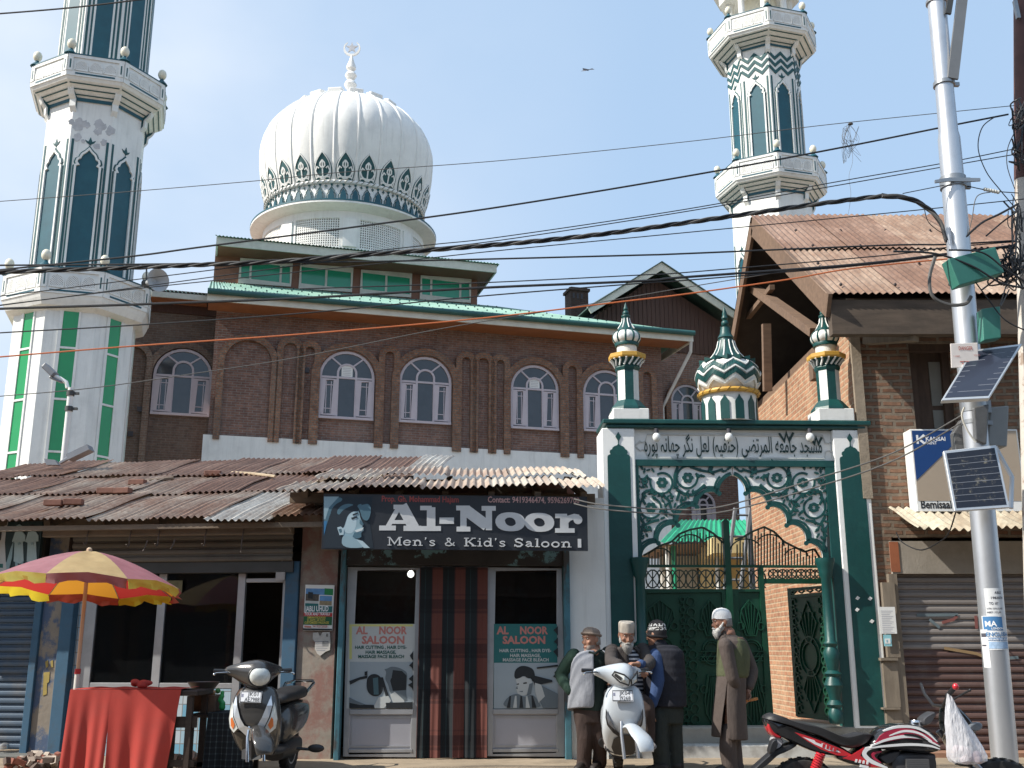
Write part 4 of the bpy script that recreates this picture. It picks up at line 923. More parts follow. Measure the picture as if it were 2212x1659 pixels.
# roof
mb = MB(); rw = 9.4-EX
sl = Vector((0, RY-EY, RZ-EZ)); sn = Vector((0, -sl.z, sl.y)).normalized(); half = sl.length/2
yv = sl.normalized()
o0 = Vector((EX, yy(EY), EZ))
corr(mb, o0, (1, 0, 0), yv, sn, rw, half+.12, RUST, sheet=.92, pitch=.09, amp=.014, seed=3, lap=.012)
corr(mb, o0+yv*half+sn*.028, (1, 0, 0), yv, sn, rw, half+.05, RUST, sheet=.92, pitch=.09, amp=.014, seed=5, lap=.012)
BLT = M('bolt dark', (.04, .03, .03), .7)
bl = Vector((0, YB-RY, BZ-RZ)); bn = Vector((0, bl.z*-1, bl.y)).normalized()
o1 = Vector((EX, yy(RY), RZ)); UND = M('dark tin', (.035, .028, .024), .8, .3, 4)  # UND is a plain dark sheet under the roof and in the loft
corr(mb, o1, (1, 0, 0), bl.normalized(), Vector((0, -bl.z, bl.y)).normalized(), rw, bl.length, RUST, sheet=.92, seed=9, pitch=.09)
for t in (.06, .3, .53, .75):
    for i in range(8): p = o0+yv*(sl.length*t)+sn*.04+Vector((.25+.68*i+.2*(t > .4), 0, 0)); mb.ball(p, .022, BLT, 6)
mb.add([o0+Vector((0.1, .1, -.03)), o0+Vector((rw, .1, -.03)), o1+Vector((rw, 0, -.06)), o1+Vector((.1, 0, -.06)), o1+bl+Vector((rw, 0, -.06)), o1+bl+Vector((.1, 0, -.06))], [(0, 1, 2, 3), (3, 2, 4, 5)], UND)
mb.build('tin_roof', house)
SEAM = M('sheet edge', (.50, .38, .27), .7, .2, 3)
mb = MB()
def plank(a, b, w_, t_, mat, up=(0, 0, 1)):        # board from a to b
    a, b = Vector(a), Vector(b); d = (b-a); L_ = d.length; d.normalize(); u_ = Vector(up); u_ = (u_-d*u_.dot(d)).normalized(); s_ = d.cross(u_)
    m_ = Matrix((d, s_, u_)).transposed().to_4x4(); m_.translation = a
    return mb.box(0, L_, -t_/2, t_/2, -w_/2, w_/2, mat, m_)
plank(o0+Vector((.03, .02, -.15)), o1+Vector((.03, 0, -.15)), .3, .05, TBR); mb.build('barge_board', house)
mb = MB(); plank(o1+Vector((.03, .02, -.15)), o1+bl+Vector((.03, 0, -.15)), .22, .05, TBR); mb.build('barge_board', house)
mb = MB(); mb.box(EX+.06, 9.3, yy(EY)+.06, yy(EY)+.2, EZ-.5, EZ-.06, M('dark beam', (.085, .062, .045), .85, .3, 2, stretch=(1.2, 8, 8), dirt=(.035, .028, .022), damt=.7)); mb.build('eave_beam', house)
mb = MB(); plank(at(2025, 700, 13.3)-Vector((0, 13.0, 0)), at(2060, 660, 12.5)-Vector((0, 13.0, 0)), .12, .1, TGR); mb.build('eave_brace', house); mb = MB()
a_ = Vector((XS+.1, -.02, RB.z(1850, 735))); plank(a_, Vector((XS+.55, yy(EY)+.15, EZ-.5)), .13, .12, TGR); mb.build('eave_brace', house)
mb = MB(); GX = EX+.25
def gp(px, py): d = ray(px, py); t = GX/d.x; return Vector((GX, d.y*t-13.0, CAMH+d.z*t))
plank(gp(1622, 618), gp(1762, 718), .16, .12, TBR, (1, 0, 0)); mb.build('roof_strut', house)
mb = MB(); plank(gp(1655, 700), gp(1658, 845), .13, .12, TBR, (1, 0, 0)); plank(gp(1612, 690), gp(1668, 620), .08, .08, TBR, (1, 0, 0)); mb.build('roof_post', house)
mb = MB(); plank((XS+.1, .3, at(1840, 700, 13.5).z+.06), (XS+.1, yy(YB), at(1840, 700, 13.5).z+.06), .16, .1, TBR); x_ = Vector((XS-.06, yy(14.6), at(1830, 745, 14.6).z)); mb.box(XS-.12, XS+.1, x_.y, x_.y+.2, at(1840, 702, 13.5).z-.45, at(1840, 702, 13.5).z-.2, TBR); mb.build('wall_plate', house)
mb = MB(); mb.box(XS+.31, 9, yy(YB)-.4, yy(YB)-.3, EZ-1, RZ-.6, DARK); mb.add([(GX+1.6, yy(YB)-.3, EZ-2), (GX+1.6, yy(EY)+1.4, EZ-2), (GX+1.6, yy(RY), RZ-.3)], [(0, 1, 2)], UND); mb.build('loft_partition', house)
# mud strip on the corner, awning, fascia, shutter
CONC = M('fascia concrete', (.30, .27, .23), .9, .12, 2, dirt=(.17, .15, .12), damt=.6, ds=1.5, bump=.3)
mb = MB(); mb.box(XS-.1, XS+.02, -.06, -.003, 3.0, at(1850, 745, 13.3).z, M('mud render', (.27, .22, .165), .95, .2, 5, bump=.6)); mb.build('corner_render', house)
mb = MB(); fx0 = RB.u(1922, 1200); mb.box(fx0, fx0+1.1, -.06, .28, zsh_t, zfa-.05, CONC); mb.box(fx0+1.106, xw1, -.062, .28, zsh_t, zfa-.05, CONC); mb.box(fx0-.02, fx0+.09, -.07, -.061, zsh_t+.02, zfa-.06, M('orange board', (.30, .10, .045), .8, .2)); mb.build('fascia', house)
mb = MB(); TINY = [rustmat('pale tin', (.50, .46, .36), (.30, .19, .11), .62, .8), rustmat('pale tin two', (.44, .40, .31), (.27, .17, .10), .58, .8)]
aw = Vector((RB.u(1915, 1080), -.02, RB.z(1928, 1097))); av = Vector((0, -.9, RB.z(1928, 1144, .9)-RB.z(1928, 1097))); awl = av.length; av.normalize()
corr(mb, aw, (1, 0, -.012), av, (0, -.3, .9), 5, awl, TINY, sheet=.8, pitch=.1, amp=.02, rag=.05, seed=4); mb.build('awning', house)
SHR = M('shutter brown', (.125, .075, .065), .55, .2, 1.2, stretch=(.8, 1, 10), dirt=(.22, .19, .17), damt=.5, ds=2, metal=.2)
SHG = M('shutter grey', (.24, .215, .20), .5, .15, 1.2, stretch=(.8, 1, 10), dirt=(.12, .09, .08), damt=.5, ds=2, metal=.2)
def shutter(parent, x0, x1, z0, z1, y, matf, pitch=.088, name='roller_shutter', depth=.024):
    mb = MB(); z = z0
    while z < z1-.005:
        h = min(pitch, z1-z); n = 5; m_ = matf(z)
        pts = [(y, z), (y-depth*.9, z+h*.12), (y-depth, z+h*.35), (y-depth*.85, z+h*.6), (y-.0, z+h*.82), (y+.004, z+h)]
        mb.add([(x, p[0], p[1]) for x in (x0, x1) for p in pts], [(i, i+6, i+7, i+1) for i in range(5)], m_, False); z += pitch
    return mb.build(name, parent)
zg = RB.z(2100, 1412)
shutter(house, xs0+.0, 8.5, .05, zsh_t-.003, .06, lambda z: SHG if z > zg else SHR)
mb = MB(); mb.box(xs0-.1, xs0, -.08, .1, 0, zsh_t-.003, TGR); 
def pb(x0, x1, y0, y1, w_, m_): a, z1 = RB.uz(x0, y0, w_); b, _ = RB.uz(x1, y0, w_); z0 = RB.z(x0, y1, w_); mb.box(a, b, -w_, -.003, z0, z1, m_)
pb(1905, 1932, 1258, 1420, .1, TGR); pb(1907, 1938, 1428, 1528, .1, TGR); mb.box(RB.u(1915, 1540, .1), RB.u(1948, 1540, .1), -.1, -.003, 0, RB.z(1915, 1533, .1), TGR)
pb(1903, 1940, 1421, 1427, .14, TGR); pb(1908, 1945, 1529, 1533, .14, TGR); mb.build('timber_post', house)
GRF = [M('graffiti blue', (.13, .17, .19), .7), M('graffiti red', (.22, .08, .07), .7), M('graffiti yellow', (.27, .18, .09), .7)]
mb = MB()
for pts, m_ in (([(1980, 1329), (2070, 1328)], 0), ([(2008, 1338), (2030, 1356)], 0), ([(2035, 1345), (2060, 1338), (2068, 1330)], 1), ([(2108, 1330), (2110, 1358)], 1), ([(2040, 1400), (2110, 1412), (2140, 1425)], 2), ([(2130, 1425), (2200, 1420)], 0)):
    mb.strip([RB.uz(*p, w=-.03) for p in pts], .035, .03, .033, GRF[m_])
mb.build('graffiti', house)
mb = MB(); mb.box(xs0-.4, 9, -.3, .4, -.2, .05, M('brick step', (.26, .14, .09), .9, .25, 6)); mb.build('threshold', house)
# paint shop sign
KS = Fr(0, 12.75, 0); sx0, sx1 = KS.u(1972, 1000), KS.u(2206, 1000); sz0, sz1 = KS.z(2080, 1105), KS.z(2080, 927)
sg = thing('paint_sign', 'blue and beige box sign lettered KANSAI PAINT over the tin awning', 'sign', Matrix.Translation((0, 12.75, 0)))
mb = MB(); mb.box(sx0, sx1, .0, .24, sz0, sz1, M('sign white', (.74, .74, .72), .4, .04)); mb.build('sign_box', sg, bevel=.006)
mb = MB(); zl_ = KS.z(2080, 1082); mb.box(sx0+.02, sx1-.02, -.004, -.001, zl_, sz1-.02, M('sign beige', (.36, .29, .22), .4, .04))
mb.poly([(sx0+.02, KS.z(1985, 1036)), (sx0+.02, sz1-.02), (sx1-.02, sz1-.02), (KS.u(2140, 930), sz1-.02)][:3:1]+[(KS.u(2095, 925), sz1-.022)], -.008, -.0045, M('sign blue', (.008, .045, .17), .4, .06)) if False else mb.poly([(sx0+.02, KS.z(1985, 1038)), (KS.u(2090, 930), sz1-.02), (sx0+.02, sz1-.02)], -.008, -.0045, M('sign blue', (.008, .045, .17), .4, .06))
PW = M('print white', (.78, .79, .80), .5, .02); PK = M('print black', (.02, .02, .022), .5)
x, z = KS.uz(1999, 954); mb.text('KANSAI', x, z+.01, .05, PW, y0=-.0095, width=KS.u(2041, 950)-x, bold=.03); x, z = KS.uz(1999, 966.5); mb.text('PAINT', x, z+.035, .042, PW, y0=-.0096, width=KS.u(2023, 960)-x, bold=.01)
x, z = KS.uz(1980, 959); mb.strip([(x+.012, z), (x+.012, z+.11)], .026, -.0098, -.009, PW); mb.strip([(x+.1, z+.112), (x+.035, z+.055), (x+.1, z)], .028, -.0099, -.009, PW)
x, z = KS.uz(1989, 1098); mb.text('Bemisaal', x, z, .1, PK, y0=-.003, width=KS.u(2055, 1095)-x, bold=.035); mb.build('sign_face', sg)
# notices beside the shutter
mb = MB(); a, z1 = RB.uz(1897, 1311, .13); b, z0 = RB.uz(1938, 1369, .13); mb.box(a, b, -.13, -.125, z0, z1, PAPER)
for i in range(13): mb.box(a+.03, b-.03-(i % 3)*.02, -.1315, -.1305, z1-.05-i*.021, z1-.045-i*.021, M('faint ink', (.4, .4, .45), .8))
tag(mb.build('paper_notice', None, RB.m), 'large white typed notice pinned to the timber post by the shutter', 'notice')
mb = MB(); a, z1 = RB.uz(1908, 1371, .13); b, z0 = RB.uz(1927, 1396, .13); mb.box(a, b, -.13, -.125, z0, z1, M('card blue', (.25, .52, .58), .7)); mb.box(a+.015, b-.015, -.133, -.1305, z0+.03, z1-.045, PAPER)
for i in range(2): mb.box(a+.03+.045*i, a+.045+.045*i, -.1345, -.1335, z0+.045, z1-.06, M('card ink', (.2, .4, .5), .8))
tag(mb.build('small_card', None, RB.m), 'small pale blue card under the white notice on the timber post', 'card')
mb = MB(); p0 = at(1716, 1357, 16.0); mb.box(XS-.012, XS-.004, yy(15.55), yy(15.72), 1.28, 1.72, PAPER); tag(mb.build('paper_strip', None, RB.m), 'blank white paper strip stuck on sunlit brick side wall', 'notice')

# ------------------------------------------------------------------ courtyard behind the gate
CY = Fr(0, 22, 0); cy = thing('courtyard_porch', 'cream porch with bright green tin roof seen through the gate', 'porch', CY.m)
BGR = M('bright green tin', (.02, .30, .16), .45, .2, 3); CRW = M('cream wall', (.62, .48, .24), .8, .08)
mb = MB(); e0, e1, apx = CY.u(1424, 1174), CY.u(1662, 1150), CY.u(1519, 1139); zE, zA = CY.z(1430, 1172), CY.z(1519, 1140)
slope(mb, (e0, 0, zE), (e1+1, 0, zE+.12), (e1+.6, 1.6, zA+.35), (apx-.2, 1.6, zA+.35), BGR, .14, .02); mb.add([(e0, 0, zE-.05), (e1+1, 0, zE+.07), (e1+1, 4, zE), (e0, 4, zE)], [(0, 1, 2, 3)], M('porch soffit', (.18, .11, .07), .8)); mb.build('roof', cy)
mb = MB(); c0, c1 = CY.u(1530, 1200), e1+1.5; mb.box(c0, c1, -.6, .8, CY.z(1600, 1200), zE+.05, CRW); mb.box(c0+.25, c1, .8, 3, 0, zE, CRW); mb.box(e0+.4, c0+.2, 2.6, 3, 0, zE-.06, M('porch back wall', (.42, .40, .36), .8, .1)); mb.build('wall', cy)
for i, px in enumerate((1448, 1461, 1556)): 
    mb = MB(); x = CY.u(px, 1230); mb.tube([(x, .3, 0), (x, .3, zE)], .05, WHITE if i != 1 else BGR, 8); mb.build('post', cy)
mb = MB(); mb.box(CY.u(1462, 1240), CY.u(1515, 1240), 2.5, 2.59, .2, 2.3, DARK); mb.box(CY.u(1415, 1250), CY.u(1425, 1250), 2.5, 2.59, 1, 1.9, M('poster blue', (.1, .2, .35), .6)); mb.build('doorway', cy)
lad = MB(); LG = M('grey steel', (.25, .26, .28), .45, .1, metal=.4)
lx = CY.u(1622, 1200, 1.0); lad.tube([(lx, -1, 0), (lx, -1, 7)], .06, LG, 8); lad.tube([(lx-1.0, -1.2, 0), (lx-.3, -1.2, 3.9)], .04, LG, 6); lad.tube([(lx-.7, -1.2, 0), (lx-.0, -1.2, 3.9)], .04, LG, 6)
for i in range(9): lad.tube([(lx-1.0+.08*i, -1.2, .4+.42*i), (lx-.7+.08*i, -1.2, .4+.42*i)], .025, LG, 5)
tag(lad.build('ladder', None, CY.m), 'grey steel ladder against a post in the courtyard', 'ladder')
# ------------------------------------------------------------------ salon
SA = Fr(at(980, 1640, 12.5).x, 12.5, 2)
def C8(cx, cy, w=0): return SA.uz(648+.3923*cx, 1008+.3923*cy, w)
salon = thing('salon_shop', 'barber shop with aluminium door frames, blue posts and white side wall', 'shop', SA.m)
ALU = M('aluminium', (.42, .43, .45), .38, .08, 3, metal=.55, dirt=(.28, .28, .29), damt=.5, ds=2)
ALUP = M('aluminium panel', (.40, .40, .44), .45, .06, 1.5, metal=.3)
BLUEP = M('flaking blue paint', (.05, .15, .19), .7, .2, 5, dirt=(.06, .04, .03), damt=.85, ds=5, dlo=.5, dhi=.58, dstretch=(1, 1, .3))
FLAKE = M('flaking lintel', (.035, .03, .028), .8, .3, 4, dirt=(.14, .26, .28), damt=.9, ds=3.2, dlo=.56, dhi=.6)
PEEL = M('peeling plaster', (.25, .215, .18), .9, .14, 3, dirt=(.22, .105, .085), damt=.85, ds=1.4, dlo=.46, dhi=.56, bump=.5, bs=14)
PEELB = M('peeling blue plaster', (.23, .20, .165), .9, .14, 3, dirt=(.05, .09, .17), damt=.9, ds=1.6, dlo=.47, dhi=.53, bump=.5, bs=14)
GLS = glassmat('shop glass', (.008, .009, .01), .45)
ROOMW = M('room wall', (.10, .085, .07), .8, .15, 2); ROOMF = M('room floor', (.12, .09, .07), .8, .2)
zg, zlt, zlb = .0, C8(800, 460)[1], C8(800, 545)[1]
pL0, pL1, pR0, pR1 = C8(212, 1000)[0], C8(240, 1000)[0], C8(1453, 1000)[0], C8(1487, 1000)[0]
SH = 2.95
mb = MB(); xw0, xw1 = SA.u(700, 1400), SA.u(1306, 1200)
mb.box(pR1+.004, xw1, -.0, 2.6, -.1, SH, WHITE); mb.box(pL0-.25, pR1, .0, .2, zlt+.003, SH, PEEL); salw = mb.build('wall', salon)
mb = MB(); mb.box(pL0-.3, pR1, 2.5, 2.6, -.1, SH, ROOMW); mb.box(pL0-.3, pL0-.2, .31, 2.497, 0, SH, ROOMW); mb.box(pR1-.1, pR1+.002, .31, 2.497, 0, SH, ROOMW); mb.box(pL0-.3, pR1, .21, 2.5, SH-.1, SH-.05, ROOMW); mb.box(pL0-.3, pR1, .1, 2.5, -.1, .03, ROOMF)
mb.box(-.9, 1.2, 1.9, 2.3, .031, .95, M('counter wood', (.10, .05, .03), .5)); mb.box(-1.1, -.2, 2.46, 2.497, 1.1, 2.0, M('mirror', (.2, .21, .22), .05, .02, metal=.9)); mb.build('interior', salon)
mb = MB(); l = C8(610, 592, -1.2); mb.ball((l[0], 1.2, l[1]), .045, M('lamp on', (.9, .9, .85), .3), 12); b_ = MATS['lamp on'].node_tree.nodes['Principled BSDF']; b_.inputs['Emission Color'].default_value = (1, 1, .92, 1); b_.inputs['Emission Strength'].default_value = 4
mb.build('ceiling_bulb', salon)
for a, b in ((pL0, pL1), (pR0, pR1)):
    mb = MB(); mb.box(a, b, -.09, .1, -.1, zlt, BLUEP); mb.build('post', salon, bevel=.006)
mb = MB(); mb.box(pL1+.003, pR0-.003, -.06, .1, zlb, zlt-.003, FLAKE); mb.build('lintel', salon)
def panel(name, c0, c1):
    a, b = C8(c0, 1000, -.05)[0], C8(c1, 1000, -.05)[0]; o = thing_part(name, salon); y = .05
    zt = zlb-.005; zb = .01; zr1, zr0 = C8(400, 1336, -.05)[1], C8(400, 1365, -.05)[1]
    mb = MB(); mb.strip(rect(a+.03, b-.03, zb+.03, zt-.03), .06, y, y+.06, ALU, True); mb.box(a+.06, b-.06, y-.012, y+.06, zr0, zr1, ALU); mb.box(a+.06, b-.06, y-.006, y+.058, zb+.061, zb+.1, ALU); mb.build('frame', o, bevel=.004)
    mb = MB(); mb.box(a+.061, b-.061, y+.02, y+.035, zb+.101, zr0-.002, ALUP); mb.strip(rect(a+.085, b-.085, zb+.125, zr0-.03), .012, y+.012, y+.0195, ALU, True); mb.build('kick_panel', o)
    mb = MB(); mb.box(a+.061, b-.061, y+.028, y+.034, zr1+.002, zt-.061, GLS); mb.build('pane', o)
    return a, b, zr1, zt
panel('fixed_window', 258, 660); panel('fixed_window', 1035, 1447)
mb = MB(); mb.box(C8(660, 1000, -.05)[0]+.002, C8(1035, 1000, -.05)[0]-.002, .05, .11, zlb-.06, zlb-.005, ALU); mb.build('door_head', salon)
# curtain
m, N, L, b = newmat('plaid curtain'); co = N.new('ShaderNodeTexCoord').outputs['Object']; s = N.new('ShaderNodeSeparateXYZ'); L.new(co, s.inputs[0])
def fr_(src, k, off=0.):
    a = N.new('ShaderNodeMath'); a.operation = 'MULTIPLY_ADD'; L.new(src, a.inputs[0]); a.inputs[1].default_value = k; a.inputs[2].default_value = off
    f = N.new('ShaderNodeMath'); f.operation = 'FRACT'; L.new(a.outputs[0], f.inputs[0]); return f.outputs[0]
def rampc(src, stops):
    r = N.new('ShaderNodeValToRGB'); r.color_ramp.interpolation = 'CONSTANT'; L.new(src, r.inputs[0])
    while len(r.color_ramp.elements) < len(stops): r.color_ramp.elements.new(.5)
    for e, (p_, c_) in zip(r.color_ramp.elements, stops): e.position = p_; e.color = c4(c_)
    return r.outputs[0]
rd, nv = (.115, .036, .027), (.008, .012, .015)
cx_ = rampc(fr_(s.outputs[0], 1/.262, .02), [(0, rd), (.2, (.10, .03, .025)), (.23, rd), (.44, nv), (.66, (.02, .045, .05)), (.68, nv), (.96, (.06, .02, .02))])
cz_ = rampc(fr_(s.outputs[2], 1/.5, .1), [(0, (1, 1, 1)), (.3, (.55, .55, .62)), (.36, (.8, .8, .8)), (.4, (.5, .5, .58)), (.62, (1, 1, 1)), (.7, (.75, .75, .8)), (.74, (1, 1, 1))])
L.new(rgbmix(N, L, 1.0, cx_, cz_, 'MULTIPLY'), b.inputs['Base Color']); b.inputs['Roughness'].default_value = .9; PLAID = m
mb = MB(); x0, x1 = C8(652, 1000)[0], C8(1032, 1000)[0]; n = 60; zt, zb = zlb-.02, .02; vs = []
for j in range(13):
    t = j/12
    for i in range(n+1):
        q = i/n; vs.append((x0+(x1-x0)*q, -.02-.018*sin(q*26+.6*sin(t*3))*(.4+.6*t)-.012*sin(q*61+2*t)*t, zt+(zb-zt)*t))
mb.add(vs, [(j*(n+1)+i, (j+1)*(n+1)+i, (j+1)*(n+1)+i+1, j*(n+1)+i+1) for j in range(12) for i in range(n)], PLAID, True)
tag(mb.build('door_curtain', None, SA.m), 'red and navy plaid curtain hanging in the salon doorway', 'curtain')
# posters
def pcol(n, c, r=.6): return M(n, c, r, .03)
PRED, PGRN, PTEAL, PWHT, PYEL = pcol('poster red', (.50, .19, .16)), pcol('poster green', (.015, .10, .085)), pcol('poster teal', (.012, .13, .13)), pcol('poster white', (.48, .50, .49)), pcol('poster yellow', (.58, .56, .20))
PGY, PGY2, PBLK = pcol('photo pale', (.32, .37, .40)), pcol('photo grey', (.13, .16, .18)), pcol('photo black', (.012, .016, .02))
def chaik(P, n=2):                                 # round off a traced outline
    for _ in range(n): P = [q for i in range(len(P)) for q in ((.75*P[i][0]+.25*P[(i+1) % len(P)][0], .75*P[i][1]+.25*P[(i+1) % len(P)][1]), (.25*P[i][0]+.75*P[(i+1) % len(P)][0], .25*P[i][1]+.75*P[(i+1) % len(P)][1]))]
    return P
def poster(name, c0, c1, label, dark):
    a, z1 = C8(c0, 866, .0); b, z0 = C8(c1, 1332, .0); y = .045; mb = MB(); k = [0]
    def px(cx, cy): return C8(cx, cy, -y)
    a, z1 = px(c0, 866); b, z0 = px(c1, 1332)
    mb.box(a, b, y, y+.003, z0, z1, PTEAL if dark else PWHT)
    def pl(pts, m_):
        k[0] += 1; mb.poly([px(x+c0, yy_) for x, yy_ in (chaik(pts) if len(pts) > 6 else pts)], y-.0005*k[0], y-.0001, m_)
    def tx(t, x, yb, h, w_, m_, bold=.02):
        k[0] += 1; u, z = px(x+c0, yb); u2, _ = px(x+c0+w_, yb); mb.text(t, u, z, h, m_, y0=y-.0005*k[0], width=u2-u, bold=bold)
    if dark: pl([(0, 1080), (352, 1080), (352, 1332), (0, 1332)], PGY)
    else: pl([(0, 868), (350, 868), (350, 880), (14, 880), (14, 1060), (0, 1060)], PYEL); pl([(3, 1075), (348, 1075), (348, 1330), (3, 1330)], PGY)
    o = 0 if not dark else -8
    for t, x, yb, w_ in (('AL', 28, 921, 66), ('NOOR', 152, 921, 154), ('SALOON', 58, 974, 235)): tx(t, x+20*(not dark)-10, yb+o*0, .085, w_, PRED, .055)
    sub = PWHT if dark else PGRN
    for t, x, yb, w_ in (('HAIR CUTTING , HAIR DYE-', 30, 1003, 284), ('HAIR MASSAGE,', 88, 1030, 168), ('MASSAGE FACE BLEACH', 48, 1054, 252)): tx(t, x, yb+(18 if dark else 0), .036, w_, sub, .04)
    if dark:
        pl([(110, 1150), (118, 1115), (150, 1095), (190, 1100), (220, 1118), (228, 1160), (215, 1190), (205, 1165), (185, 1165), (165, 1150), (140, 1165), (118, 1170)], PBLK)
        pl([(118, 1170), (140, 1166), (165, 1152), (185, 1168), (205, 1170), (212, 1195), (205, 1240), (170, 1262), (135, 1258), (125, 1232), (120, 1215), (128, 1195)], PWHT)
        pl([(125, 1196), (138, 1193), (138, 1200), (125, 1201)], PBLK); pl([(160, 1190), (180, 1186), (182, 1194), (162, 1197)], PBLK); pl([(136, 1238), (160, 1234), (158, 1242)], PGY2); pl([(128, 1205), (120, 1222), (132, 1226)], PGY2)
        pl([(195, 1196), (215, 1190), (205, 1250), (180, 1262)], PGY2)
        pl([(40, 1330), (70, 1270), (130, 1245), (165, 1272), (215, 1250), (250, 1300), (262, 1330)], PGY2)
        for i in range(5): pl([(70+35*i, 1328), (86+30*i, 1262), (94+30*i, 1262), (90+36*i, 1328)], PWHT if i % 2 else PBLK)
        pl([(212, 1168), (222, 1150), (320, 1175), (322, 1185), (255, 1200), (225, 1205)], PBLK); pl([(228, 1195), (262, 1205), (352, 1250), (352, 1330), (270, 1330), (240, 1260)], PGY2); pl([(352, 1090), (235, 1105), (238, 1112), (352, 1100)], PBLK); pl([(225, 1190), (260, 1200), (280, 1265), (245, 1300), (228, 1240)], PWHT)
    else:
        pl([(205, 1130), (190, 1115), (210, 1112), (230, 1100), (270, 1105), (300, 1120), (320, 1135), (318, 1190), (312, 1240), (318, 1285), (300, 1290), (225, 1255), (215, 1200), (195, 1170)], PGY2)
        pl([(240, 1120), (290, 1125), (315, 1150), (312, 1230), (240, 1235), (225, 1180)], PBLK); pl([(205, 1135), (240, 1118), (232, 1165), (205, 1175)], PGY2)
        pl([(225, 1255), (250, 1240), (300, 1285), (305, 1300), (240, 1300)], PWHT)
        pl([(95, 1170), (115, 1145), (145, 1140), (172, 1155), (185, 1190), (185, 1240), (160, 1265), (120, 1262), (95, 1230)], PBLK); pl([(130, 1165), (158, 1160), (162, 1255), (135, 1255)], pcol('dryer shine', (.06, .12, .14))); pl([(0, 1180), (60, 1158), (100, 1150), (98, 1165), (60, 1172), (5, 1200)], PBLK); pl([(84, 1130), (100, 1125), (98, 1150), (84, 1150)], PBLK)
        pl([(170, 1160), (185, 1160), (220, 1270), (205, 1280)], PBLK)
        pl([(130, 1330), (160, 1270), (215, 1262), (230, 1290), (190, 1330)], PWHT); pl([(0, 1300), (60, 1310), (135, 1312), (140, 1330), (0, 1330)], PBLK); pl([(200, 1300), (348, 1296), (348, 1330), (205, 1330)], PBLK); pl([(0, 1270), (40, 1290), (90, 1310), (60, 1312), (0, 1300)], PGY2)
    rr = random.Random(6 if dark else 2)
    for i in range(5): yv_ = 900+rr.uniform(0, 320); pl([(352, yv_-22), (352-rr.uniform(12, 30), yv_+rr.uniform(-5, 5)), (352-rr.uniform(5, 14), yv_+14), (352, yv_+30)], PBLK)
    tag(mb.build(name, None, SA.m), label, 'poster')
poster('salon_poster', 272, 625, 'pale salon poster with hair dryer picture on left pane beside the curtain', False)
poster('salon_poster', 1068, 1420, 'teal topped salon poster with a boy having his hair cut', True)
# sign board
SB = Fr(at(700, 1130, 11.78).x, 11.78, 4.5)
def B8(cx, cy): return SB.uz(648+.3923*cx, 1008+.3923*cy)
sgn = thing('salon_sign_board', 'black sign board lettered Al-Noor above the barber shop entrance', 'sign board', SB.m)
a, z1 = B8(131, 153); b, z0 = B8(1586, 462); ztl = B8(131, 158)[1]
SBK = M('sign black', (.018, .021, .028), .45, .1, 3, dirt=(.05, .055, .06), damt=.4); SILV = M('letter silver', (.55, .56, .57), .5, .08, 4); SRED = M('letter dull red', (.30, .055, .05), .5)
zs0, zs1 = B8(850, 458)[1], B8(850, 158)[1]
mb = MB(); mb.box(a, b, 0, .05, zs0, zs1, SBK); mb.build('board', sgn)
mb = MB(); kk = [0]
def gst(pts, w_, closed=False, taper=None, m_=None):
    kk[0] += 1; px_ = 0.3923*11.78/2280*1.03; mb.strip([B8(*p) for p in pts], w_*px_, -.003-.0003*kk[0], -.001, m_ or SILV, closed, taper)
def ell(c, rx, ry, tilt=0., n=28): return [(c[0]+rx*cos(2*pi*i/n)+tilt*sin(2*pi*i/n)*ry, c[1]+ry*sin(2*pi*i/n)) for i in range(n)]
gst([(548, 218), (482, 335)], 26); gst([(560, 214), (628, 338)], 58); gst([(436, 338), (528, 338)], 26); gst([(570, 340), (668, 340)], 28); gst([(505, 305), (600, 305)], 20); gst([(515, 222), (592, 222)], 24)
gst([(722, 224), (722, 340)], 46); gst([(662, 228), (725, 228)], 24); gst([(668, 341), (776, 341)], 26); gst([(768, 298), (848, 298)], 34)
gst([(900, 222), (900, 344)], 34); gst([(860, 228), (935, 228)], 26); gst([(862, 344), (938, 344)], 26); gst([(914, 240), (1030, 326)], 60); gst([(1040, 226), (1040, 350)], 34); gst([(1000, 230), (1078, 230)], 26)
for c in ((1158, 304), (1318, 307)): gst(ell(c, 55, 38, .12), 46, True, [1.15-.55*abs(sin(2*pi*i/28))**2 for i in range(28)])
gst([(1455, 270), (1455, 350)], 46); gst([(1405, 352), (1512, 352)], 24); gst([(1405, 272), (1470, 272)], 24); gst([(1458, 310), (1480, 285), (1510, 275), (1535, 280)], 30); gst(ell((1530, 293), 12, 12), 24, True)
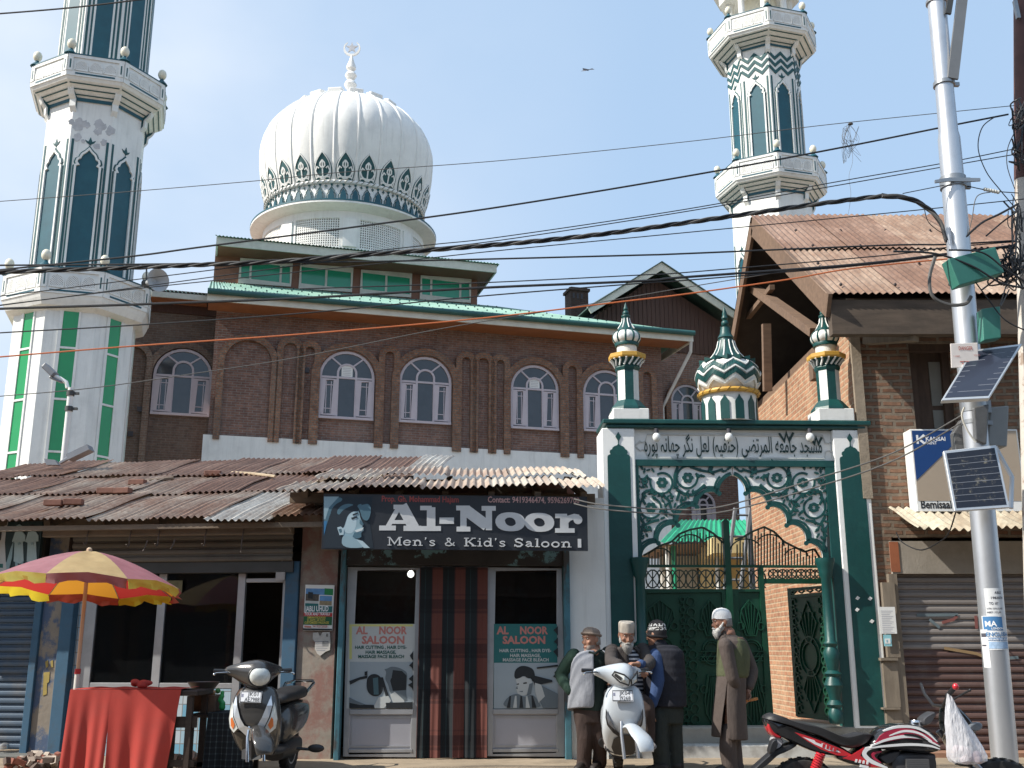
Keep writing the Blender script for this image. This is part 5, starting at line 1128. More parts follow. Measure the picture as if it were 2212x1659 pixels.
GL = {'M': (1.15, [([(.16, 0), (.16, 1)], .13), ([(.18, .98), (.56, .2), (.94, .98)], .15), ([(.97, 0), (.97, 1)], .2), ([(0, .04), (.32, .04)], .1), ([(.78, .04), (1.15, .04)], .1), ([(0, .96), (.2, .96)], .1), ([(.95, .96), (1.15, .96)], .1)]),
      'e': (.72, [([(.36+.27*cos(radians(q)), .34+.29*sin(radians(q))) for q in range(5, 331, 18)], .15), ([(.1, .35), (.62, .35)], .08)]),
      'n': (.85, [([(.2, 0), (.2, .66)], .18), ([(.2, .5), (.36, .64), (.55, .6), (.63, .42), (.63, 0)], .17), ([(.02, .04), (.38, .04)], .09), ([(.48, .04), (.82, .04)], .09), ([(.02, .62), (.2, .62)], .09)]),
      "'": (.3, [([(.15, 1.0), (.15, .88)], .16), ([(.18, .9), (.1, .74)], .09)]),
      's': (.6, [([(.52, .52), (.42, .62), (.25, .63), (.13, .52), (.2, .4), (.42, .3), (.5, .17), (.4, .05), (.22, .03), (.1, .14)], .13)]),
      'K': (1.0, [([(.2, 0), (.2, 1)], .2), ([(.22, .42), (.78, .97)], .1), ([(.38, .58), (.82, .03)], .19), ([(.02, .04), (.4, .04)], .1), ([(.62, .04), (1, .04)], .1), ([(.02, .96), (.4, .96)], .1), ([(.62, .96), (.95, .96)], .1)]),
      'i': (.42, [([(.22, 0), (.22, .66)], .18), ([(.03, .04), (.4, .04)], .09), ([(.03, .62), (.22, .62)], .09), ([(.21, .82), (.21, .98)], .17)]),
      'd': (.8, [([(.33+.24*cos(radians(q)), .33+.29*sin(radians(q))) for q in range(0, 361, 20)], .15), ([(.6, 0), (.6, 1)], .18), ([(.42, .96), (.6, .96)], .09), ([(.6, .04), (.78, .04)], .09)]),
      'S': (.8, [([(.68, .78), (.55, .95), (.32, .96), (.14, .8), (.22, .6), (.55, .46), (.68, .27), (.52, .06), (.28, .04), (.1, .24)], .17), ([(.7, .95), (.7, .7)], .07), ([(.09, .3), (.09, .04)], .07)]),
      'a': (.75, [([(.14, .5), (.25, .62), (.45, .6), (.52, .45), (.52, .05)], .16), ([(.5, .38), (.25, .34), (.13, .18), (.28, .04), (.5, .15)], .13), ([(.52, .05), (.72, .05)], .09)]),
      'l': (.42, [([(.22, 0), (.22, 1)], .18), ([(.03, .04), (.41, .04)], .09), ([(.05, .96), (.22, .96)], .09)]),
      'o': (.76, [([(.37+.27*cos(radians(q)), .33+.29*sin(radians(q))) for q in range(0, 361, 20)], .16)]),
      '&': (1.0, [([(.85, .45), (.7, .15), (.45, .03), (.2, .1), (.15, .28), (.3, .45), (.52, .62), (.55, .82), (.42, .94), (.28, .85), (.32, .66), (.6, .3), (.88, .04)], .12)]), ' ': (.5, [])}
def slab(t, x0, yb, x1, yb2, h):
    tot = sum(GL[ch][0]+.06 for ch in t); k = (x1-x0)/tot; x = x0
    for ch in t:
        w_, sts = GL[ch]
        for pts, wd in sts: gst([(x+p[0]*k, yb+(yb2-yb)*(x-x0)/(x1-x0)-p[1]*h) for p in pts], wd*h*.95)
        x += (w_+.06)*k
slab("Men's & Kid's Saloon", 482, 434, 1500, 446, 46)
u, z = B8(448, 192); mb.text('Prop. Gh. Mohammad Hajam', u, z, .068, SRED, y0=-.004, width=B8(872, 192)[0]-u, bold=.03); u, z = B8(1033, 195); mb.text('Contact: 9419346474, 9596269700', u, z-.003, .068, SRED if False else M('letter pinkish', (.42, .25, .24), .5), y0=-.0041, width=B8(1538, 200)[0]-u, bold=.03)
mb.build('lettering', sgn)
mb = MB(); kk2 = [0]
FB, FB2, FB3 = pcol('photo blue light', (.25, .37, .43)), pcol('photo blue mid', (.07, .15, .20)), pcol('photo blue dark', (.01, .02, .032)); FB4 = pcol('photo cyan', (.40, .52, .58))
def fp(pts, m_): kk2[0] += 1; mb.poly([B8(*p) for p in (chaik(pts) if len(pts) > 5 else pts)], -.0015-.0006*kk2[0], -.0005, m_)
fp([(132, 165), (400, 165), (385, 300), (405, 448), (132, 448)], FB3); fp([(132, 170), (250, 168), (200, 215), (165, 260), (150, 320), (132, 340)], FB2); fp([(132, 165), (215, 165), (160, 225), (140, 290), (132, 290)], FB)
fp([(150, 300), (140, 350), (132, 380), (132, 300)], pcol('photo strong blue', (.03, .16, .33)))
fp([(205, 280), (198, 240), (225, 210), (290, 205), (318, 230), (330, 262), (332, 285), (352, 318), (340, 330), (356, 350), (335, 362), (338, 390), (310, 400), (265, 378), (225, 380), (208, 345)], FB)
fp([(225, 300), (240, 240), (285, 232), (310, 262), (312, 330), (285, 372), (240, 360)], FB4)
fp([(178, 300), (165, 255), (190, 210), (240, 184), (305, 192), (334, 222), (326, 246), (292, 246), (264, 266), (252, 305), (240, 342), (212, 340), (196, 318)], FB3); fp([(200, 250), (225, 215), (265, 203), (300, 210), (270, 222), (235, 240), (215, 270)], FB2); fp([(300, 222), (326, 226), (322, 238), (292, 240)], FB3)
fp([(205, 335), (225, 330), (243, 345), (240, 375), (218, 378)], FB4); fp([(212, 345), (228, 342), (232, 360), (220, 366)], FB2)
fp([(282, 282), (312, 272), (316, 280), (286, 292)], FB3); fp([(290, 262), (318, 252), (320, 258), (292, 270)], FB3); fp([(300, 352), (352, 335), (342, 352), (312, 362)], pcol('teeth white', (.6, .65, .66))); fp([(330, 290), (352, 318), (338, 322), (328, 312)], FB2); fp([(300, 362), (338, 365), (338, 388), (312, 398), (290, 385)], FB2)
fp([(232, 380), (265, 378), (310, 400), (345, 415), (365, 448), (230, 448)], FB); fp([(310, 400), (345, 410), (385, 448), (352, 448)], FB4); fp([(310, 210), (370, 200), (395, 225), (380, 300), (345, 295), (330, 240)], FB2); fp([(330, 190), (365, 185), (372, 205), (340, 212)], FB3)
mb.build('printed_portrait', sgn)
mb = MB(); u, z = B8(1530, 446); u2, z2 = B8(1548, 398); mb.box(u, u2, -.006, -.001, z, z2, SILV); mb.build('white_mark', sgn)
# tour poster and torn notice on the pillar
GS = Fr(at(640, 1640, 12.58).x, 12.58, -7)
def C7(cx, cy, w=0): return GS.uz(cx/3, 1106+cy/3, w)
PF = Fr(at(640, 1640, 12.54).x, 12.54, -7)
def T8(cx, cy, w=.0): return PF.uz(648+.3923*cx, 1008+.3923*cy, w)
mb = MB(); a, z1 = T8(30, 650); b, z0 = T8(186, 905); kk3 = [0]; tilt = .0
def tp_(x0, y0, x1, y1, m_):
    kk3[0] += 1; p = [T8(x0+ (905-y1)*.05, y1), T8(x1+(905-y1)*.05, y1+3), T8(x1+(905-y0)*.05, y0+3), T8(x0+(905-y0)*.05, y0)]; mb.poly(p, -.004-.0004*kk3[0], -.001, m_)
tp_(18, 650, 178, 902, PAPER); tp_(22, 670, 172, 745, M('poster sky', (.10, .25, .48), .6, .25, 8)); tp_(22, 700, 100, 745, M('poster dark photo', (.07, .06, .05), .6, .4, 30)); tp_(22, 738, 100, 752, PWHT); tp_(125, 670, 172, 705, M('poster flag green', (.01, .2, .06), .6)); tp_(96, 706, 172, 765, PAPER); tp_(100, 710, 168, 738, M('poster sky', (1, 1, 1))); tp_(100, 738, 168, 762, M('poster sand', (.25, .2, .12), .6, .3, 20))
tp_(22, 752, 95, 800, PTEAL); tp_(22, 766, 172, 800, PTEAL); tp_(18, 803, 174, 823, M('poster bright red', (.45, .02, .02), .6)); tp_(18, 824, 174, 870, M('poster deep green', (.01, .10, .035), .6)); tp_(18, 890, 176, 900, PBLK); tp_(36, 690, 62, 725, PBLK)
def tt(t, x, yb, w_, h, m_): kk3[0] += 1; u, z = T8(x, yb); mb.text(t, u, z, h, m_, y0=-.004-.0004*kk3[0], width=T8(x+w_, yb)[0]-u, bold=.03)
tt('JABLI UHUD', 30, 797, 130, .062, PW); tt('TOUR AND TRAVELS', 26, 819, 140, .032, PW)
YL = M('poster text yellow', (.6, .5, .1), .6)
tt('UMRAH PACKAGES', 42, 837, 100, .025, YL); tt('21 DAYS | 30 DAYS', 40, 851, 100, .025, YL); tt('CUSTOMIZED PACKAGES', 26, 865, 135, .025, YL); tt('9419272028', 70, 886, 82, .028, PRED); tp_(24, 875, 62, 884, PRED)
tag(mb.build('tour_poster', None, PF.m), 'travel poster lettered JABLI UHUD on the peeling pillar between shops', 'poster')
mb = MB(); pts = [(72, 915), (100, 912), (110, 935), (125, 912), (165, 910), (168, 960), (165, 1010), (140, 1020), (112, 1042), (95, 1030), (82, 1005), (84, 965), (70, 950)]
mb.poly([T8(*p) for p in pts], -.003, -.001, M('newsprint', (.45, .43, .40), .9, .12, 20))
for i in range(5): u, z = T8(80+3*i, 965+12*i); mb.box(u, u+.1+.03*(i % 2), -.0045, -.0032, z, z+.008, M('ink grey', (.3, .3, .33)))
u, z = T8(122, 970); mb.box(u, u+.075, -.0045, -.0032, z-.04, z+.02, M('newsprint photo', (.2, .2, .2), .9, .3, 40)); u, z = T8(145, 935); mb.text('E', u, z, .03, PK, y0=-.005, bold=.04)
tag(mb.build('torn_notice', None, PF.m), 'torn newsprint notice below the travel poster on the pillar', 'notice')

# ------------------------------------------------------------------ glazed shop and shuttered shop at left
shop = thing('glazed_shop', 'dim shop with aluminium glazed front, rolled up shutter and peeling pillars', 'shop', GS.m)
zbm1, zbm0 = C7(1000, 105, .5)[1], C7(1000, 152, .5)[1]; zf_t, zf_b = C7(1000, 330)[1], C7(1000, 400)[1]
SLAT = M('dusty shutter roll', (.13, .115, .095), .6, .18, 1, stretch=(.8, 1, 8), dirt=(.06, .05, .045), damt=.6, ds=1.5)
DKBOX = M('dark channel', (.05, .052, .052), .6, .2, 3)
TL = M('old roof timber', (.17, .13, .095), .9, .25, 2, stretch=(1.2, 8, 8), dirt=(.05, .035, .03), damt=.7, ds=2)
pA0, pA1, pB0, pB1 = C7(248, 1000)[0], C7(425, 1000)[0], C7(1918, 1000)[0], GS.u(735, 1400)
mb = MB(); mb.box(pA0, pA1-.1, -.02, .3, 0, 2.62, PEELB); mb.build('peeling_pillar', shop)
mb = MB(); mb.box(pB0+.01, SA.i.to_3x3()[0][0]*0+pB1-.06, -.02, .3, 0, 2.75, PEEL); o = mb.build('peeling_pillar', shop)
o['label'] = 'pink and grey peeling pillar'
mb = MB(); yb_ = MB()
for pts in ([(300, 970), (318, 960), (320, 1000), (305, 1010)], [(335, 965), (350, 960), (352, 1005), (338, 1008)], [(290, 1040), (330, 1035), (325, 1100), (312, 1110), (310, 1180), (285, 1190), (288, 1110)]): mb.poly([C7(*p) for p in pts], -.026, -.0205, M('yellow daub', (.33, .25, .07), .8, .2, 8))
mb.build('paint_daub', shop)
for a, b in ((C7(200, 1000)[0], pA0-.004), (pA1-.1+.004, pA1+.06), (pB0-.16, pB0)):
    mb = MB(); mb.box(a, b, -.06, .12, 0, zf_t, M('blue post', (.035, .10, .17), .7, .2, 4, dirt=(.05, .05, .05), damt=.7, ds=4)); mb.build('post', shop, bevel=.006)
mb = MB(); mb.box(C7(275, 130, .5)[0], C7(1890, 130, .5)[0], -.5, -.4, zbm0, zbm1, TL); mb.build('beam', shop, bevel=.008)
mb = MB()
for cx, c1, bend in ((577, 215, 0), (853, 230, 0), (1038, 225, 0), (1133, 240, 1), (1340, 225, 0), (1580, 270, 0), (955, 255, 1)):
    hk = MB(); x, z0_ = C7(cx, 108, .52); _, z1_ = C7(cx, c1, .52); hk.tube([(x, -.52, z0_), (x-.01, -.53, (z0_+z1_)/2), (x-.015, -.52, z1_+.03), (x-.02, -.55, z1_), (x-.02, -.58, z1_+.03)] if not bend else [(x, -.52, z0_-.15), (x+.02, -.52, (z0_+z1_)/2), (x-.015, -.52, z1_+.03), (x-.03, -.53, z1_)], .008, M('hook iron', (.10, .08, .07), .6, .3, metal=.5), 6); hk.build('hook', shop)
xs0_, xs1_ = pA1+.062, pB0-.162
shutter(shop, xs0_-.05, xs1_+.1, zf_t, C7(1000, 160, .2)[1]+.05, -.12, lambda z: SLAT, pitch=.085, depth=.02, name='rolled_shutter')
mb = MB(); mb.box(xs0_-.05, xs1_+.1, -.1, .1, zf_b, zf_t-.002, DKBOX); mb.build('shutter_rail', shop)
mb = MB(); zr1, zr0, ztt = C7(1000, 1108)[1], C7(1000, 1142)[1], zf_b-.003
xa, xb = C7(515, 1000)[0], C7(1862, 1000)[0]; m1, m2 = C7(1012, 800)[0], C7(1528, 800)[0]
for x, w_ in ((xa, .13), (m1-.03, .1), (m2-.02, .09), (xb-.11, .11)): mb.box(x, x+w_, .02, .08, .0 if x > m1 else zr0, ztt, ALU)
mb.box(xa+.132, m1-.032, .025, .075, zr0, zr1, ALU); mb.box(m1+.072, m2-.022, .025, .075, zr0, zr1, ALU); mb.box(m2+.072, xb-.112, .025, .075, C7(1700, 455)[1], C7(1700, 428)[1], ALU); mb.box(xa+.132, m1-.032, .027, .072, C7(780, 548)[1], C7(780, 533)[1], ALU); mb.build('window_frame', shop, bevel=.004)
for a, b in ((xa+.13, m1-.03), (m1+.07, m2-.02)): g = MB(); g.box(a, b, .045, .051, zr1, ztt, GLS); g.build('pane', shop)
m, N, L, b = newmat('stall tiles'); co = N.new('ShaderNodeTexCoord').outputs['Object']; s = N.new('ShaderNodeSeparateXYZ'); L.new(co, s.inputs[0]); k = N.new('ShaderNodeCombineXYZ'); L.new(s.outputs[0], k.inputs[0]); L.new(s.outputs[2], k.inputs[1])
t = nnode(N, 'ShaderNodeTexBrick', Scale=1.0); L.new(k.outputs[0], t.inputs['Vector']); t.offset = 0.
for kk_, v in (('Color1', (.16, .36, .50)), ('Color2', (.55, .57, .58)), ('Mortar', (.2, .2, .2))): t.inputs[kk_].default_value = c4(v)
t.inputs['Brick Width'].default_value = .2; t.inputs['Row Height'].default_value = .145; t.inputs['Mortar Size'].default_value = .005; t.inputs['Bias'].default_value = -.1; L.new(t.outputs['Color'], b.inputs['Base Color']); b.inputs['Roughness'].default_value = .25; TILE = m
mb = MB(); mb.box(xa, m2-.03, .03, .3, .0, zr0-.003, TILE); mb.box(xa-.16, xa-.003, .06, .3, 0, ztt, TILE); mb.build('tiled_base', shop)
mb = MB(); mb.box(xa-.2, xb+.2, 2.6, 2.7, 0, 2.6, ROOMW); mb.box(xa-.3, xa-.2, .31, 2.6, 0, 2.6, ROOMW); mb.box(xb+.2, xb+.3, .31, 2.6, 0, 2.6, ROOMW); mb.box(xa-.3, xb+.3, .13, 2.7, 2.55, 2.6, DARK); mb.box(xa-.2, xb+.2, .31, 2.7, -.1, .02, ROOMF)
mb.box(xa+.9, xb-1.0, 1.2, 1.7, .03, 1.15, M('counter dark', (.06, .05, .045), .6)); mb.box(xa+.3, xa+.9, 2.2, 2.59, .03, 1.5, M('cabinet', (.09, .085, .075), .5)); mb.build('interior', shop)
mb = MB(); x, z = C7(1828, 410, .05); mb.box(x-.06, x+.05, -.1, -.065, z-.055, z+.05, M('steel', (.5, .5, .5), .3, .05, metal=.8)); mb.tube([(x-.04, -.08, z+.05), (x-.04, -.08, z+.12), (x, -.08, z+.16), (x+.04, -.08, z+.13)], .012, M('steel', (.5,)*3), 6); mb.build('padlock', shop)
mb = MB(); x, z = C7(1085, 445, -.02); x2, z2 = C7(1182, 520, -.02); mb.box(x, x2, -.0, .008, z2, z, M('faded plaque', (.14, .12, .06), .7, .3, 12)); mb.build('plaque', shop)
# far-left shuttered shop
blue = thing('shuttered_shop', 'shop with a dusty blue roller shutter at far left', 'shop', GS.m)
SBL = M('dusty blue shutter', (.055, .085, .125), .5, .15, 1.2, stretch=(.7, 1, 6), dirt=(.13, .12, .11), damt=.6, ds=2.5, metal=.2)
x0, x1 = C7(-620, 1000)[0], C7(212, 1000)[0]; ztp = C7(100, 430)[1]
shutter(blue, x0, x1-.02, .06, ztp, .05, lambda z: SBL, pitch=.085)
mb = MB(); mb.box(x0-.3, x1-.005, .0, .3, ztp+.003, 2.6, DKBOX); mb.build('lintel', blue)
mb = MB(); x, z = C7(45, 1520); mb.lathe([(.01, -.03), (.05, -.025), (.055, 0), (.05, .03), (.02, .045)], M('steel', (.5,)*3), 14, (x, -.05, z)); mb.build('shutter_knob', blue)
mb = MB(); x2, z1_ = C7(276, 60, .25); _, z0_ = C7(100, 412, .25); x0s = C7(-420, 200, .25)[0]
bs = thing('boutique_sign', 'white and dark green sign with two pale figures above the blue shutter', 'sign board', GS.m)
mb.box(x0s, x2, -.25, -.2, z0_, z1_, M('sign dark teal', (.012, .03, .032), .5)); mb.build('board', bs); mb = MB()
def bp_(pts, m_, k): mb.poly([C7(x, y, .25) for x, y in pts], -.2515-.0008*k, -.2505, m_)
SW = M('sign off white', (.42, .42, .41), .5); PB = M('figure pale', (.33, .43, .44), .6, .1, 6); PB2 = M('figure pale shade', (.22, .32, .34), .6, .1, 6)
bp_([(-420, 62), (55, 62), (40, 110), (32, 200), (38, 320), (62, 410), (-420, 410)], SW, 1); bp_([(-420, 335), (20, 335), (20, 362), (-420, 362)], PGRN, 2)
for s_, ox in ((0, 0), (1, 85)):
    bp_([(112+ox, 90), (132+ox, 84), (142+ox, 100), (140+ox, 118), (128+ox, 126), (114+ox, 115)], PB2, 3+s_)
    bp_([(108+ox, 88), (128+ox, 78), (145+ox, 92), (140+ox, 100), (118+ox, 98)], PBLK if s_ else PB2, 5+s_)
    bp_([(100+ox, 130), (122+ox, 124), (148+ox, 128), (165+ox, 150), (166+ox, 190), (150+ox, 192), (155+ox, 320), (130+ox, 336), (90+ox, 320), (96+ox, 200), (80+ox, 192)], PB, 7+s_)
    bp_([(100+ox, 322), (118+ox, 330), (116+ox, 385), (122+ox, 398), (105+ox, 396)], PB2, 9+s_); bp_([(138+ox, 330), (152+ox, 318), (155+ox, 370), (165+ox, 388), (145+ox, 384)], PB2, 11+s_)
    bp_([(118+ox, 200), (132+ox, 195), (135+ox, 210), (120+ox, 215)], PB2, 13+s_)
bp_([(92, 190), (75, 230), (42, 340), (50, 390), (62, 370), (80, 300)], PB2, 16)
u, z = C7(-30, 360, .25); mb.text('S', u+.0, z+.0, .06, PK, y0=-.262, bold=.04); u, z = C7(-18, 130, .25); mb.box(u-.1, u+.06, -.262, -.2505, z-.1, z, PK); mb.build('sign_face', bs)
# roofs
LR = [rustmat('old sheet a', (.44, .38, .31), (.26, .14, .09), .5), rustmat('old sheet b', (.39, .32, .255), (.24, .13, .085), .45), rustmat('old sheet c', (.30, .19, .14), (.20, .105, .07), .42), rustmat('old sheet d', (.50, .48, .44), (.26, .17, .12), .6), rustmat('old sheet e', (.34, .24, .18), (.22, .12, .08), .44)]
zF = GS.z(350, 1124, .72); zB = GS.z(350, 1008, -3.7)
vd = Vector((0, 4.42, zB-zF)); Ls = vd.length; vd.normalize(); nd = Vector((0, -vd.z, vd.y)); mb = MB(); xr0, xr1 = GS.u(-330, 1120, .72), GS.u(712, 1120, .72)
for i, (t0, ln, mats, sd) in enumerate(((0, 1.95, [LR[0], LR[3], LR[0], LR[1]], 3), (1.75, 1.5, [LR[1], LR[2], LR[4], LR[1]], 8), (3.1, 1.6, [LR[2], LR[4], LR[3], LR[2], LR[1]], 12))):
    corr(mb, Vector((xr0-.3*i, -.72, zF))+vd*t0+nd*(.02+.03*i), (1, 0, -.004), vd, nd, xr1-xr0+.6*i, ln, mats, sheet=.74, pitch=.082, amp=.015, rag=.08, seed=sd, lap=.022)
mb.build('tin_roof', shop)
mb = MB(); mb.box(xr0, xr1, -.62, -.56, zF-.085, zF-.03, TL); mb.box(xr0, xr1, -.0, .12, zF+.0, zF+.12, TL)
for i in range(9): x = xr0+.35+i*(xr1-xr0-.5)/8; plank(Vector((x, -.45, zF+.01)), Vector((x, 3.6, zB-.07)), .09, .08, TL) if x < xr1-.1 else None
mb.build('rafters', shop)
mb = MB(); mb.box(xr0, xr1-.3, .31, .4, 2.6, zF+.2, PEEL); mb.box(xr0, xr1-.2, 3.6, 3.7, 0, zB-.1, PEEL); mb.build('back_wall', shop)
zF2 = SA.z(950, 1061, .72)+.02; zB2 = SA.z(950, 1024, -1.9); vd2 = Vector((0, 2.62, zB2-zF2)); vd2.normalize(); nd2 = Vector((0, -vd2.z, vd2.y)); x0, x1 = SA.u(592, 1075, .72), SA.u(1304, 1060, .72)
PT = [rustmat('pale sheet a', (.50, .44, .36), (.33, .20, .145), .56, .75), rustmat('pale sheet b', (.45, .38, .31), (.30, .18, .13), .5, .75), rustmat('pale sheet c', (.52, .47, .40), (.30, .17, .12), .6, .7), rustmat('pale sheet d', (.38, .27, .22), (.27, .15, .11), .5, .75)]
mb = MB()
corr(mb, Vector((x0, -.72, zF2-.02)), (1, 0, .018), vd2, nd2, x1-x0, 1.35, PT[:3], sheet=.8, pitch=.088, amp=.018, rag=.06, seed=21, lap=.025)
corr(mb, Vector((x0+.25, -.72, zF2))+vd2*1.2+nd2*.035, (1, 0, .014), vd2, nd2, x1-x0-.33, 1.5, [PT[1], PT[3], PT[2], PT[0]], sheet=.8, pitch=.088, amp=.018, rag=.07, seed=24, lap=.025)
mb.build('tin_roof', salon)
mb = MB(); mb.box(x0+.15, x1-.1, 1.75, 1.85, 0, zB2-.1, PEEL); mb.box(pL0-.25, pR1-.01, .01, .19, SH+.003, SH+.12, PEEL); mb.build('back_wall', salon)
mb = MB(); mb.box(x0+.1, x1-.05, -.3, -.22, zF2-.1, zF2+.02, TL); mb.box(x0+.35, x1-.3, -.05, .05, zF2-.1, zF2+.05, TL)
for i in range(7): x = x0+.3+i*(x1-x0-.5)/6; plank(Vector((x, -.5, zF2-.03)), Vector((x, 1.8, zB2-.08)), .08, .07, TL)
mb.build('rafters', salon)
# loose bricks and stick on the roof
RBR = M('loose brick', (.16, .075, .055), .9, .25, 8)
def roofpt(px, py, lift=.05):                      # where the left roof lies under this pixel
    o = GS.i @ Vector((0, 0, CAMH)); d = GS.i.to_3x3() @ ray(px, py); p0 = Vector((0, -.72, zF)); t = (p0-o).dot(nd)/d.dot(nd); return o+d*t+nd*lift
for i, (px, py, rz, lab) in enumerate(((461, 1036, 8, 'loose brick on the upper rusty sheets beside the pale stick'), (231, 1075, 3, 'loose brick on the left tin roof, left one of the touching pair'), (266, 1075, -6, 'loose brick on the left tin roof, right one of the touching pair'), (118, 1102, 5, 'loose brick near the roof edge above the figures sign'), (160, 1100, 12, 'loose brick near the roof edge right of another brick'), (298, 1056, 0, 'loose brick on middle row of the left tin roof, above the pair'))):
    p = roofpt(px, py, .09); b = MB(); b.box(-.115, .115, -.055, .055, -.037, .037, RBR); o = b.build('loose_brick', None, GS.m @ Matrix.Translation(p) @ Matrix.Rotation(radians(rz), 4, 'Z'), bevel=.008); tag(o, lab, 'brick', 'bricks weighing down the tin roof')
b = MB(); p, q = roofpt(495, 1031, .07), roofpt(595, 1040, .07); b.tube([p, p.lerp(q, .5)+nd*.012, q], .022, M('pale stick', (.42, .33, .22), .8, .2, 8), 6); tag(b.build('wooden_stick', None, GS.m), 'pale wooden stick lying on the rusty roof sheets', 'stick')
b = MB(); p, q = roofpt(300, 1052, .07), roofpt(375, 1044, .07); b.tube([p, q], .028, TL, 6); tag(b.build('wooden_pole', None, GS.m), 'weathered grey pole lying on the middle of the left tin roof', 'pole')
# pavement step along the shops
mb = MB(); mb.box(SA.u(690, 1645), SA.u(1240, 1640), -.4, .25, -.15, .0+.004, GROUND); struct(mb.build('pavement', None, SA.m, bevel=.01))
mb = MB(); DST = M('dark ledge stone', (.11, .115, .11), .8, .2, 4, dirt=(.2, .17, .13), damt=.6); mb.box(C7(-600, 1590)[0], C7(420, 1590)[0], -.35, .05, -.2, C7(200, 1580, .35)[1], DST); mb.build('stone_ledge', blue, bevel=.01)
# ------------------------------------------------------------------ the far side of the street (behind the photographer)
OPP = M('opposite wall', (.16, .11, .08), .9, .3, .6); mb = MB(); ro_ = random.Random(11); x = -46.
while x < 46:
    wd = ro_.uniform(4, 8); h = ro_.uniform(5.5, 8.5); y0 = -7-ro_.uniform(0, .6); mb.box(x, x+wd-.1, y0-5, y0, -.2, h, OPP); mb.box(x+.4, x+wd-.5, y0+.003, y0+.05, .1, 2.3, DKBOX)
    for i in range(int(wd/1.9)): mb.box(x+.6+1.9*i, x+1.6+1.9*i, y0+.003, y0+.04, 3.4, 4.8, DGLASS)
    mb.box(x-.1, x+wd, y0-.2, y0+.9, 2.7, 2.78, LR[1]); x += wd
struct(mb.build('street_row'))
# ------------------------------------------------------------------ poles
GALV = M('galvanised steel', (.55, .56, .58), .38, .1, 1.5, metal=.75, dirt=(.35, .35, .36), damt=.5, ds=1.2, stretch=(1, 1, .3))
YP = 10.0; pc_ = at(2171, 1655, YP); PX = pc_.x
def PZ(py, Y=YP): return CAMH+Y*tan(TH+math.atan((CYP-py)/FOC))
pole = thing('utility_pole', 'tall silver steel pole with green boxes and pasted bills near the paint sign', 'pole', Matrix.Translation((PX, YP, 0)))
def pr(px_w, py): return px_w*.5*((YP*cos(TH)+(PZ(py)-CAMH)*sin(TH))/FOC)
mb = MB(); prof = [(pr(55, 1500), -.25), (pr(55, 1500), PZ(1113)), (pr(49, 500), PZ(500)), (pr(46, 300), PZ(300)), (pr(40, 283), PZ(286)), (pr(38, 190), PZ(190)), (pr(38, 20), PZ(20)), (pr(38, 0), PZ(-400))]
mb.lathe(prof, GALV, 24); mb.build('shaft', pole)
BAND = M('steel band', (.32, .33, .34), .4, .15, metal=.7); PLASTG = M('green plastic box', (.035, .17, .13), .5, .15, 3, dirt=(.08, .22, .18), damt=.5); CABLE = M('cable black', (.012, .012, .014), .6, .2, 5); CABG = M('cable grey', (.10, .095, .09), .7, .2, 5); CABW = M('cable white', (.45, .43, .38), .6, .1)
for py, hh in ((182, .04), (395, .11), (405, .02), (878, .12), (913, .04), (5, .03)):
    mb = MB(); r_ = pr(50 if py > 300 else 41, py)+.006; z = PZ(py); mb.lathe([(r_-.004, z-hh/2), (r_+.004, z-hh/2), (r_+.004, z+hh/2), (r_-.004, z+hh/2)], BAND, 24); mb.box(r_-.01, r_+.05, -.02, .02, z-hh/2, z+hh/2, BAND); mb.build('clamp_band', pole)
mb = MB(); z = PZ(402); mb.poly([(-.24, z-.03), (-.1, z-.01), (.1, z-.01), (.22, z-.0), (.22, z+.03), (.1, z+.03), (-.1, z+.03), (-.24, z+.0)], -.14, -.12, BAND); mb.build('cross_bracket', pole)
mb = MB(); a = at(2058, 170, 9.9); b = at(2085, -60, 9.9); plank(a-Vector((PX, YP, 0)), b-Vector((PX, YP, 0)), .11, .03, M('grey angle iron', (.20, .20, .20), .5, .1, metal=.3), (1, 0, 0)); a = at(2048, 30, 9.9); b = at(2056, -20, 9.9); plank(a-Vector((PX, YP, 0)), b-Vector((PX, YP, 0)), .06, .03, DKBOX, (1, 0, 0)); mb.build('strut', pole)
def quadbox(mb, P, th, mat, back=True):          # flat box on four corner points, thickness away from the viewer
    P = [Vector(p) for p in P]; n = (P[1]-P[0]).cross(P[3]-P[0]).normalized()
    if n.dot(P[0]-Vector((0, 0, CAMH))) < 0: n = -n
    return mb.add(P+[p+n*th for p in P], [(0, 1, 2, 3), (7, 6, 5, 4), (0, 4, 5, 1), (1, 5, 6, 2), (2, 6, 7, 3), (3, 7, 4, 0)], mat)
def rel(px, py, Y): return at(px, py, Y)-Vector((PX, YP, 0))
mb = MB(); quadbox(mb, [rel(2033, 571, 9.72), rel(2133, 545, 9.8), rel(2152, 600, 9.8), rel(2055, 628, 9.72)], .14, PLASTG); quadbox(mb, [rel(2040, 572, 9.7), rel(2044, 571, 9.7), rel(2064, 624, 9.7), rel(2060, 626, 9.7)], .1, PLASTG); mb.build('junction_box', pole, bevel=.03, seg=3)
mb = MB(); quadbox(mb, [rel(2108, 676, 9.86), rel(2148, 670, 9.86), rel(2150, 738, 9.86), rel(2112, 744, 9.86)], .13, PLASTG); quadbox(mb, [rel(2113, 684, 9.845), rel(2132, 681, 9.845), rel(2130, 735, 9.845), rel(2117, 737, 9.845)], .02, PLASTG); mb.build('junction_box', pole, bevel=.02, seg=3)
dg_ = thing('danger_sign', 'faded white DANGER plate strapped to the silver pole', 'sign'); mb = MB(); Q = [at(2053, 742, 9.8), at(2112, 740, 9.8), at(2115, 790, 9.8), at(2055, 795, 9.8)]; quadbox(mb, Q, .01, M('faded plate', (.66, .60, .56), .6, .1, 5)); mb.build('plate', dg_, bevel=.012, seg=2)
